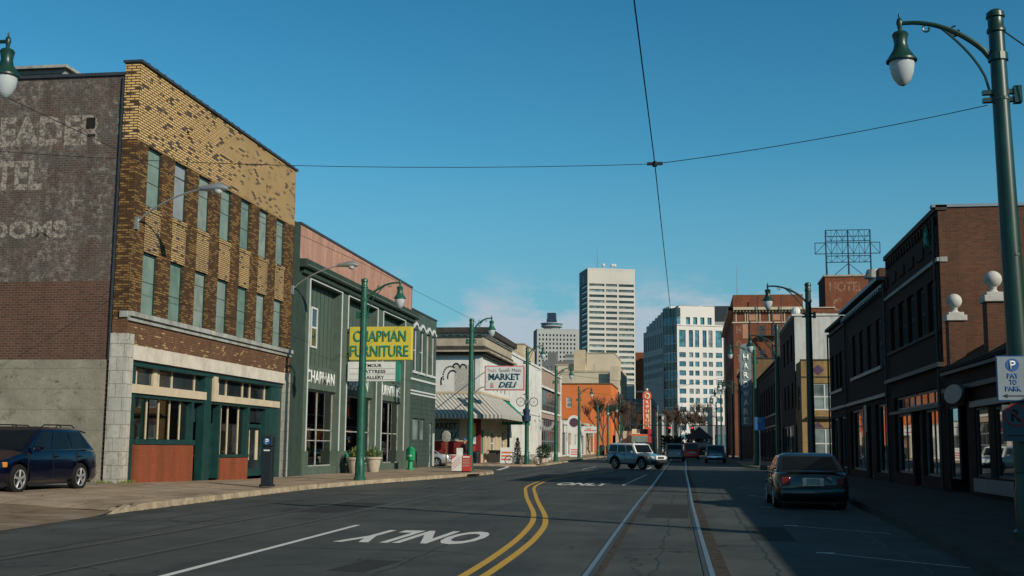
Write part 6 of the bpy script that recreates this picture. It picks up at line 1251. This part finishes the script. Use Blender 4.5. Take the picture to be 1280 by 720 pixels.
# green publication box on a pedestal
t = thing('news_stand', 'bright green plastic news stand on a pedestal by the annex wall', 'news box', (-16.6, 69.6, .15)); x, y = -16.55, 69.6
MB().lathe([(.25, 0), (.25, .05), (.14, .10), (.13, .5), (.15, .56)], (x, y), 4, .15).build('pedestal', 'kgreen', t)
MB().box(x - .23, x + .23, y - .22, y + .22, .68, 1.30).build('box', 'kgreen', t, bevel=.02); MB().hexa([(x - .25, y - .24, 1.30), (x + .25, y - .24, 1.30), (x + .25, y + .24, 1.30), (x - .25, y + .24, 1.30), (x - .04, y - .24, 1.50), (x + .04, y - .24, 1.50), (x + .04, y + .24, 1.50), (x - .04, y + .24, 1.50)]).build('lid', 'kgreen', t)
MB().fbox(SOUTH(y - .22), x - .12, x + .12, .92, 1.0, 0, .01).build('label_strip', 'letter_w', t)
# newspaper boxes
def news_box(label, x, y, c1, w_, h_, cap=False, txt=None):
    t = thing('newspaper_box', label, 'news box', (x, y, .15))
    MB().box(x - w_, x + w_, y - .25, y + .25, .2, h_).build('cabinet', c1, t, bevel=.02); MB().box(x - w_ + .03, x + w_ - .03, y - .2, y + .2, .15, .2).build('base', 'iron', t)
    F_ = SOUTH(y - .25)
    if cap: MB().box(x - w_ + .24, x + w_ - .02, y - .1, y + .2, h_, h_ + .36).build('display_head', c1, t, bevel=.01)
    return t, F_
t, F_ = news_box('white newspaper box with pink diagonal stripes beside the red one', -12.6, 64.0, 'sign_w', .28, 1.08, True)
mb = MB()
for k in range(3): mb.add([F_.p(-12.85, .25 + .15 * k, .006), F_.p(-12.85, .29 + .15 * k, .006), F_.p(-12.38, .70 + .15 * k, .006), F_.p(-12.38, .66 + .15 * k, .006)], [(0, 1, 2, 3)])
mb.add([F_.p(-12.87, 1.05, .006), F_.p(-12.58, 1.05, .006), F_.p(-12.87, .80, .006)], [(0, 1, 2)]); mb.build('pink_stripes', 'pinkred', t)
t, F_ = news_box('red newspaper box with faded white lettering beside the lamp post', -12.07, 64.0, 'red', .24, 1.05)
mb = MB(); rn = random.Random(2)
for i in range(4):
    for j in range(3): mb.fbox(F_, -12.26 + i * .10, -12.20 + i * .10, .45 + j * .15, .56 + j * .15, 0, .006)
mb.build('worn_lettering', 'pinkbrick', t); MB().fbox(F_, -12.26, -11.88, .93, 1.0, 0, .01).build('headline_strip', 'letter_w', t)
t = thing('street_sign', 'grey-backed sign on a wooden post at the side street corner', 'sign', (-15.2, 73.6, .15))
MB().box(-15.24, -15.16, 73.56, 73.64, .15, 2.5).build('post', 'wood', t)
n = 8; pts = [(-15.2 + .30 * math.cos(rad(22.5 + 45 * i)), 2.15 + .38 * math.sin(rad(22.5 + 45 * i))) for i in range(n)]
MB().add([(x, 73.53, z) for x, z in pts] + [(x, 73.55, z) for x, z in pts], [tuple(range(n)), tuple(range(n, 2 * n))] + [(i, (i + 1) % n, n + (i + 1) % n, n + i) for i in range(n)]).build('sign_back', 'stone', t)
t = thing('plastic_table', 'white plastic table outside the red deli wall', 'table', (-19.3, 95.6, .15))
MB().box(-19.75, -18.95, 95.3, 95.9, .82, .88).build('table_top', 'white', t, bevel=.01)
for dx in (-.3, .3):
    for dy in (-.2, .2): MB().tube([(-19.35 + dx * .8, 95.6 + dy * .8, .84), (-19.35 + dx * 1.2, 95.6 + dy * 1.2, .15)], .025, 6).build('leg', 'white', t)
t = thing('rubbish_bin', 'black rubbish bin against the red pillar of the deli', 'bin', (-17.7, 98.2, .2))
MB().lathe([(.26, 0), (.32, .85), (.34, .87), (.34, .93), (.20, 1.02), (.0, 1.03)], (-17.75, 98.3), 16, .15).build('body', 'boxblack', t, smooth=True); MB().lathe([(.345, .84), (.345, .9)], (-17.75, 98.3), 16, .15).build('rim', 'iron', t)
def aframe(label, x, y, c, c2, w_=.42, h_=1.15):
    t = thing('sandwich_board', label, 'sandwich board', (x, y, .2)); z0 = .15 + g(y)
    for s_, nm in ((-1, 'front_panel'), (1, 'rear_panel')): MB().hexa([(x - w_, y + s_ * .32 - .015, z0), (x + w_, y + s_ * .32 - .015, z0), (x + w_, y + s_ * .32 + .015, z0), (x - w_, y + s_ * .32 + .015, z0), (x - w_, y + s_ * .04 - .015, z0 + h_), (x + w_, y + s_ * .04 - .015, z0 + h_), (x + w_, y + s_ * .04 + .015, z0 + h_), (x - w_, y + s_ * .04 + .015, z0 + h_)]).build(nm, c, t)
    m2 = MB()
    for k in (0, 1, 2): v = .25 + .28 * k; yy = y - .335 + .28 * v / h_ - .012; m2.hexa([(x - w_ * .8, yy, z0 + v), (x + w_ * .8, yy, z0 + v), (x + w_ * .8, yy + .01, z0 + v), (x - w_ * .8, yy + .01, z0 + v), (x - w_ * .8, yy + .03, z0 + v + .14), (x + w_ * .8, yy + .03, z0 + v + .14), (x + w_ * .8, yy + .04, z0 + v + .14), (x - w_ * .8, yy + .04, z0 + v + .14)])
    m2.build('printed_bands', c2, t)
aframe('white and orange sandwich board outside the corner market', -15.2, 98.3, 'sign_w', 'neon_o', .5, 1.3)
aframe('white sandwich board with a pink band outside the white shops', -14.4, 150, 'sign_w', 'pinkred', .75, 1.5)
t = thing('outdoor_counter', 'dark outdoor counter with stools in front of the market window', 'counter', (-16.6, 103, .2))
MB().box(-17.3, -16.5, 101.2, 104.2, 1.15, 1.25).build('counter_top', 'boxblack', t)
for yy in (101.4, 104.0): MB().box(-17.2, -16.6, yy - .05, yy + .05, .15, 1.15).build('leg', 'iron', t)
# bicycles
def bicycle(label, loc, rz, col='white', tilt=0, group=None):
    t = thing('bicycle', label, 'bicycle', (0, 0, 0), group, absolute=False); r = .33
    for x in (-.52, .52):
        mt = MB().tube([(x + r * math.cos(a_), 0, r + r * math.sin(a_)) for a_ in [2 * math.pi * i / 22 for i in range(23)]], .028, 6, False).build('wheel', 'tyre', t)
        sp = MB()
        for i in range(8): a_ = math.pi * i / 8; sp.tube([(x - r * .95 * math.cos(a_), 0, r - r * .95 * math.sin(a_)), (x + r * .95 * math.cos(a_), 0, r + r * .95 * math.sin(a_))], .004, 4)
        sp.build('spokes', 'galv', mt)
    MB().tube([(-.52, 0, r), (-.05, 0, .30), (.36, 0, .78), (-.20, 0, .80), (-.05, 0, .30)], .018, 6).tube([(-.52, 0, r), (-.20, 0, .80), (-.23, 0, .90)], .014, 6).tube([(.52, 0, r), (.36, 0, .78), (.33, 0, .95)], .016, 6).build('frame', col, t)
    MB().tube([(.40, -.26, .98), (.33, 0, .96), (.40, .26, .98)], .014, 6).build('handlebar', 'plastic', t); MB().sphere((-.24, 0, .93), .11, 10, 6, 1.2, .6, .35).build('saddle', 'plastic', t)
    MB().lathe([(.09, -.02), (.09, .02)], (-.05, 0), 12, .30, 'y').build('crank', 'galv', t)
    t.location = loc; t.rotation_euler = (0, 0, rad(rz)); return t
bicycle('white bicycle mounted high on the lamp post under the market sign', (-12.85, 93.55, 4.75), 0, 'white')
bicycle('bicycle leaning by the conifer at the kerb, the leftmost of the parked ones', (-13.75, 93.6, .17), 6, 'black'); bicycle('pale bicycle parked right beside the lamp post base', (-12.55, 94.15, .17), -14, 'white'); 
t = thing('post_ornament', 'dark blue painted cut-out fixed to the lamp post under the hanging bicycle', 'ornament', (-12.9, 93.5, 3.6))
MB().lathe([(.1, 0), (.32, .1), (.38, .5), (.22, .62), (.26, .75), (.30, 1.0), (.12, 1.15)], (-12.9, 93.5), 12, 3.45).build('figure', 'navyfar', t, smooth=True); MB().box(-12.95, -12.85, 93.5, 93.8, 3.9, 4.0).build('bracket', 'iron', t)
# shrubs
def shrub(name, label, x, y, r, h, seed, col='leaf_d', cone=False, pot=True, n=700, ls=.07):
    t = thing(name, label, 'shrub', (x, y, .2)); rn = random.Random(seed); z0 = .15 + g(y); mb = MB()
    for _ in range(n):
        v = rn.random(); rr = r * ((1 - v) ** .8 if cone else math.sin(math.pi * min(.98, v * .85 + .12)) ** .6) * rn.uniform(.45, 1.08); a_ = rn.uniform(0, 6.28)
        p = Vector((x + rr * math.cos(a_), y + rr * math.sin(a_), z0 + .35 + v * h)); d_ = Vector((rn.uniform(-1, 1), rn.uniform(-1, 1), rn.uniform(-.3, 1))).normalized() * ls; e_ = d_.cross(Vector((rn.random(), rn.random(), rn.random()))).normalized() * ls * .5
        mb.face(p, p + d_ + e_, p + d_ * 1.8, p + d_ - e_)
    mb.build('foliage', col, t); MB().tube([(x, y, z0), (x, y, z0 + .5 + h * .4)], .04, 6).build('stem', 'bark', t)
    if pot: MB().lathe([(.22, 0), (.28, .38), (.3, .4)], (x, y), 14, z0).build('pot', 'pot', t)
shrub('conifer_shrub', 'narrow cone-shaped evergreen shrub beside the parked bicycles', -13.75, 94.6, .42, 1.7, 11, cone=True)
shrub('leafy_shrub', 'loose dark green shrub right of the bicycles', -12.9, 104, .62, 1.1, 12, 'leaf_d'); shrub('leafy_shrub', 'loose teal-green shrub farther along the kerb beside the white box', -12.9, 106.4, .6, 1.2, 13, 'leaf')
tag(MB().box(-13.3, -12.7, 107.4, 110.2, .38, .72).build('planter_box', 'white', bevel=.03), 'low white planter box at the foot of the shrubs', 'planter')
for x, y, lb in ((-13.4, 181, 'dark litter bin under the bare tree by the slim lamp post'), (-12.9, 188, 'dark litter bin nearer the off-roader under the bare tree')):
    t = thing('litter_bin', lb, 'bin', (x, y, .4)); MB().lathe([(.38, 0), (.42, 1.2), (.45, 1.22), (.45, 1.3)], (x, y), 14, .4).build('body', 'lampdark', t); MB().lathe([(.45, 1.3), (.3, 1.55), (.0, 1.6)], (x, y), 14, .4).build('lid', 'boxblack', t)
# blue parking sign on the right
t = thing('blue_parking_sign', 'small blue parking sign in the shade near the dark row of shops', 'sign', (5.0, 88, .2))
MB().tube([(5.45, 98.5, .15), (5.45, 98.5, 4.1)], .04, 6).build('post', 'galv', t); MB().box(5.05, 5.85, 98.4, 98.44, 3.05, 4.1).build('face', 'bluesign', t); text('lettering', 'P', 'hwsign', t, SOUTH(98.4), 5.28, 3.55, .32, .42, .004, .02, .004)

# ---------------------------------------------------------------- traffic signals, shelter
def signal(label, x, y, z, arm_from):
    t = thing('traffic_light', label, 'traffic light', (x, y, z))
    MB().box(x - .22, x + .22, y - .15, y + .15, z - .55, z + .55).build('housing', 'boxblack', t, bevel=.03)
    for k, c in ((.36, 'redlight'), (0, 'plastic'), (-.36, 'plastic')): 
        MB().lathe([(.14, -.02), (.14, 0)], (x, y - .15), 14, z + k, 'y').build('lens', c, t); MB().lathe([(.16, -.14), (.16, 0)], (x, y - .15), 12, z + k + .0, 'y') 
    MB().tube([(arm_from[0], y, .3), (arm_from[0], y, z + .8), (x, y, z + .75), (x, y, z + .5)], .07, 6).build('mast', 'darkmetal', t)
signal('traffic light showing red left of the street centre', -3.6, 200, 4.6, (-10.5, 0)); signal('traffic light showing red right of the street centre', .15, 200, 4.6, (5.6, 0))
t = thing('tram_shelter', 'dark pyramid-roofed tram shelter beside the tracks', 'shelter', (1.2, 172, .3))
MB().add([(-.9, 170, 2.9), (3.1, 170, 2.9), (3.1, 174, 2.9), (-.9, 174, 2.9), (1.1, 172, 4.7)], [(0, 1, 4), (1, 2, 4), (2, 3, 4), (3, 0, 4), (0, 1, 2, 3)]).build('roof', 'darkmetal', t)
for x in (-.5, 2.7):
    for y in (170.4, 173.6): MB().tube([(x, y, .25), (x, y, 2.9)], .09, 6).build('post', 'darkmetal', t)
MB().box(-.4, 2.6, 173.5, 173.6, .6, 2.4).build('back_panel', 'glass', t)
t = thing('corner_light', 'curved street light with a pale head over the junction', 'street light', (3.6, 185, .3))
MB().tube([(3.9, 185, .3), (3.9, 185, 6.0), (3.4, 185, 6.5), (2.0, 185, 6.1)], .08, 6).build('pole', 'galv', t); MB().box(1.7, 2.3, 184.85, 185.15, 5.95, 6.1).build('lamp_head', 'offwhite', t, bevel=.03)
b = thing('low_blue_building', 'low building with a blue-grey front closing the end of the street', 'building', (8, 300, .3))
hh = [(1.6 + 1.6 * i, 2.8 + 1.6 * i, 2, 5) for i in range(5)]
MB().wall(SOUTH(300), .8, 10, 0, 7.2, hh, .3).box(.9, 10, 300.4, 320, 7, 7.1).build('walls', 'towerside', b); MB().box(3.9, 5.6, 294.8, 296, .3, 11.6).build('pale_pier', 'marble', b)
for h in hh: window(b, SOUTH(300), *h, .2, 'greyframe', 'glass_b', 1, 1, .12)
b = thing('columned_building', 'grey stone base with tall pale columns below the glass tower', 'building', (-10, 400, 0))
MB().box(-19, -3.6, 402, 420, 0, 13).build('walls', 'greymid', b)
for i in range(6): MB().box(-17.5 + i * 2.6, -16.9 + i * 2.6, 401, 401.9, .2, 12.2).build('column', 'towerwhite', b)

# ---------------------------------------------------------------- trees
def bare_tree(label, x, y, z, h, spread, seed, depth=6, col='twig', group='bare street trees', rmin=.012):
    rn = random.Random(seed); t = thing('bare_tree', label, 'tree', (x, y, z), group); tw, tk = MB(), MB()
    def grow(p, d, ln, r, lv):
        e = p + d * ln; mid = p.lerp(e, .5) + Vector((rn.uniform(-1, 1), rn.uniform(-1, 1), 0)) * ln * .06
        (tk if lv < 2 else tw).tube([p, mid, e], [r, r * .85, r * .7], 5 if lv < 3 else 3, False)
        if lv >= depth: return
        for k in range(rn.choice((2, 3, 3)) if lv < depth - 1 else 3):
            a_ = rn.uniform(0, 6.28); q = Vector((math.cos(a_), math.sin(a_), rn.uniform(-.1, .5))) * spread
            nd = (d + q * rn.uniform(.5, 1)).normalized(); nd = (nd + Vector((0, 0, .18))).normalized(); grow(p.lerp(e, rn.uniform(.6, 1)), nd, ln * rn.uniform(.62, .86), max(rmin, r * .62), lv + 1)
    grow(Vector((x, y, z)), Vector((rn.uniform(-.04, .04), 0, 1)), h * .27, h * .014 + .02, 0)
    tk.build('trunk', 'bark', t); tw.build('branches', col, t); return t
bare_tree('bare twiggy tree in front of the orange building beside the beige shop', -13.9, 190, .4, 10.6, .62, 21, 7, rmin=.022)
bare_tree('bare tree right of the first one before the orange building', -12.2, 205, .4, 10.4, .62, 22, 7, rmin=.022)
bare_tree('dark-crowned bare tree at the right corner of the orange building', -12.9, 216, .4, 12.6, .5, 23, 7, 'iron', rmin=.03)
for i, (x, y, h_, lb) in enumerate(((-11.3, 235, 9.5, 'slim bare tree before the cream building'), (-10.2, 258, 10.5, 'slim bare tree left of the theatre sign'))): bare_tree(lb, x, y, .4, h_, .4, 31 + i, 6, rmin=.025)
lbs = ['bare brown tree at the left end of the distant row below the glass tower', 'second bare tree from the left in the distant row', 'bare tree in the middle of the distant row under the white tower', 'bare tree just right of the middle of the distant row', 'bare tree near the right end of the distant row', 'rightmost bare tree of the distant row, near the lamp posts']
for i, x in enumerate((-9.2, -6.2, -3.3, -.8, 1.8, 4.2)): bare_tree(lbs[i], x, 305 + (i * 7) % 20, .3, 12.5 + (i * 5 % 3), .7, 41 + i, 7, 'twig', 'distant bare trees', rmin=.045)
bare_tree('bare tree standing behind the camera side of the right pavement near the side street', 20.0, 78.5, .1, 12, .6, 77, 7, rmin=.02)
def hedge(label, x, y, sx, h, seed):
    t = thing('evergreen_bush', label, 'bush', (x, y, .3)); rn = random.Random(seed); mb = MB()
    for _ in range(900):
        p = Vector((x + rn.uniform(-sx, sx), y + rn.uniform(-2, 2), .3 + h * rn.random() ** .7)); d_ = Vector((rn.uniform(-1, 1), rn.uniform(-1, 1), rn.uniform(-.4, 1))).normalized() * .3; e_ = d_.cross(Vector((rn.random(), 1, rn.random()))).normalized() * .16; mb.face(p, p + d_ + e_, p + d_ * 1.8, p + d_ - e_)
    mb.build('foliage', 'leaf_d', t); MB().tube([(x, y, .2), (x, y, h * .8)], .1, 6).build('stem', 'bark', t)
hedge('dark evergreen mass at the end of the street behind the signals', -4.5, 285, 2.5, 4.0, 5); hedge('dark evergreen bush behind the tram shelter', 1.2, 280, 2.4, 4.6, 6)
# weeds along the foot of the walls
wd_ = MB(); rn = random.Random(9)
for _ in range(500):
    x, y = (rn.gauss(-17.9, .18), 34.72 + rn.gauss(0, .08)) if rn.random() < .4 else (-17.38 + abs(rn.gauss(0, .05)), 34.7 + rn.random() * .9)
    if rn.random() < .35: x, y = rn.uniform(-23, -18), 34.78 - abs(rn.gauss(0, .06))
    p = Vector((x, y, .3)); e = p + Vector((rn.uniform(-.06, .06), rn.uniform(-.06, .06), rn.uniform(.03, .13))); s_ = Vector((rn.uniform(-1, 1), rn.uniform(-1, 1), 0)) * .012; wd_.face(p - s_, p + s_, e)
o = wd_.build('weeds', 'leaf_y'); o['kind'] = 'stuff'; o['label'] = 'dry weeds along the foot of the brick building wall'; o['category'] = 'weeds'

lt = MB(); rn = random.Random(19)
for _ in range(900):
    y = rn.uniform(20, 64); k_ = rn.random()
    if k_ < .5: x = kl(y) + abs(rn.gauss(.04, .10)); z = .012
    elif k_ < .8: x = rn.uniform(-17.4, kl(y) - .25); z = topz(x, y) + .008
    else: x = -17.35 + abs(rn.gauss(0, .12)); z = topz(x, y) + .008
    if y < 24.5 and k_ < .5: continue
    a_ = rn.uniform(0, 6.28); s_ = rn.uniform(.012, .045); d1 = Vector((math.cos(a_), math.sin(a_), rn.uniform(-.1, .3))) * s_; d2 = Vector((-math.sin(a_), math.cos(a_), rn.uniform(0, .3))) * s_ * .6; p = Vector((x, y, z)); lt.face(p - d1, p - d2, p + d1, p + d2)
o = lt.build('fallen_leaves', 'wood'); o['kind'] = 'stuff'; o['label'] = 'dry leaves and grit scattered along the left kerb and pavement'; o['category'] = 'leaves'

# ---------------------------------------------------------------- people
def skin_mesh(name, verts, edges, radii, mat, parent, root=0, sub=1):
    me = bpy.data.meshes.new(name); me.from_pydata([Vector(v) for v in verts], edges, []); o = bpy.data.objects.new(name, me); COL.objects.link(o)
    md = o.modifiers.new('s', 'SKIN'); 
    if not me.skin_vertices: 
        bpy.context.view_layer.objects.active = o
    sv_ = me.skin_vertices[0].data if me.skin_vertices else me.attributes and None
    for i, r in enumerate(radii): sv_[i].radius = (r if isinstance(r, tuple) else (r, r)); sv_[i].use_root = (i == root)
    s2 = o.modifiers.new('u', 'SUBSURF'); s2.levels = sub; s2.render_levels = sub
    dg = bpy.context.evaluated_depsgraph_get(); m2 = bpy.data.meshes.new_from_object(o.evaluated_get(dg)); bpy.data.objects.remove(o)
    for p in m2.polygons: p.use_smooth = True
    m2.materials.clear(); m2.materials.append(M[mat]); o = bpy.data.objects.new(name, m2); COL.objects.link(o); o.parent = parent; return o
def person(label, loc, rz, top='cloth_d', legs='denim', cap=None, lean=.0, h=1.75, group=None):
    t = thing('person', label, 'person', (0, 0, 0), group, absolute=False); k = h / 1.75
    V = [(0, 0, .95), (0, 0, 1.15), (0, lean, 1.40), (0, lean * 1.2, 1.50), (0, lean * 1.3, 1.62), (0, lean * 1.3, 1.70)]
    E_ = [(0, 1), (1, 2), (2, 3), (3, 4), (4, 5)]; Rr = [(.15, .11), (.14, .11), (.17, .11), .055, .085, .07]
    def add(v, r, par): V.append(v); Rr.append(r); E_.append((par, len(V) - 1)); return len(V) - 1
    for s_ in (-1, 1):
        a_ = add((s_ * .19, lean, 1.40), .06, 2); a_ = add((s_ * .25, lean * .6 + .02, 1.12), .045, a_); a_ = add((s_ * .24, .12 + lean, .90), .034, a_); hnd = add((s_ * .23, .17 + lean, .82), .03, a_)
        for q in range(4): f_ = add((s_ * (.215 + .012 * q), .20 + lean, .77 - .01 * (q % 2)), .009, hnd); add((s_ * (.21 + .012 * q), .21 + lean, .735), .008, f_)
        add((s_ * .20, .21 + lean, .80), .010, hnd)
        l_ = add((s_ * .10, 0, .90), .085, 0); l_ = add((s_ * .12, .03, .50), .06, l_); l_ = add((s_ * .13, 0, .10), .042, l_); add((s_ * .14, .14, .05), .035, l_)
    V = [(x * k, y * k, z * k) for x, y, z in V]; Rr = [tuple(q * k for q in r) if isinstance(r, tuple) else r * k for r in Rr]
    skin_mesh('body', V, E_, Rr, 'skin', t)
    jv = [(0, 0, .86), (0, 0, 1.0), (0, 0, 1.18), (0, lean, 1.41), (0, lean, 1.48)]; je = [(0, 1), (1, 2), (2, 3), (3, 4)]; jr = [(.20, .16), (.19, .15), (.185, .15), (.20, .14), .075]
    for s_ in (-1, 1):
        n0 = len(jv); jv += [(s_ * .20, lean, 1.40), (s_ * .26, lean * .6 + .02, 1.12), (s_ * .245, .11 + lean, .92)]; jr += [.085, .068, .055]; je += [(3, n0), (n0, n0 + 1), (n0 + 1, n0 + 2)]
    skin_mesh('jacket', [(x * k, y * k, z * k) for x, y, z in jv], je, [tuple(q * k for q in r) if isinstance(r, tuple) else r * k for r in jr], top, t)
    tv = [(0, 0, .93)]; te = []; trr = [(.16, .12)]
    for s_ in (-1, 1): n0 = len(tv); tv += [(s_ * .10, 0, .86), (s_ * .12, .03, .50), (s_ * .13, 0, .12)]; trr += [.105, .08, .065]; te += [(0, n0), (n0, n0 + 1), (n0 + 1, n0 + 2)]
    skin_mesh('trousers', [(x * k, y * k, z * k) for x, y, z in tv], te, [tuple(q * k for q in r) if isinstance(r, tuple) else r * k for r in trr], legs, t)
    for s_ in (-1, 1): MB().sphere((s_ * .14 * k, .06 * k, .045), .06, 10, 6, .8, 2.0, .8).build('shoe', 'plastic', t, smooth=True)
    hy = lean * 1.3
    MB().sphere((0, (hy - .015) * k, 1.68 * k), .105 * k, 14, 10, .92, 1.05, .9).build('hair', 'cloth_d', t, smooth=True) if not cap else MB().sphere((0, (hy) * k, 1.715 * k), .115 * k, 14, 10, .95, 1.08, .7).box(-.07, .07, (hy + .08) * k, (hy + .2) * k, 1.68 * k, 1.70 * k).build('cap', cap, t, smooth=True)
    for s_ in (-1, 1): MB().sphere((s_ * .032 * k, (hy + .085) * k, 1.655 * k), .010, 6, 4).build('eye', 'plastic', t)
    MB().sphere((0, (hy + .098) * k, 1.625 * k), .014, 8, 6, .7, 1, 1.3).build('nose', 'skin', t); MB().box(-.022, .022, (hy + .082) * k, (hy + .090) * k, 1.582 * k, 1.588 * k).build('mouth', 'pinkred', t)
    t.location = loc; t.rotation_euler = (0, 0, rad(rz)); return t
person('person in a dark jacket and blue cap standing behind the newspaper boxes', (-14.25, 74.0, .15), -60, 'cloth_d', 'denim', 'cloth_b', .10, 1.85)
person('small distant person in a blue jacket near the bare trees', (-11.9, 222, .4), 180, 'cloth_b', 'cloth_d', None, 0, 1.75)
person('small distant person in pale trousers beside the one in blue', (-11.0, 223, .4), 150, 'cloth_d', 'tan', None, 0, 1.7)
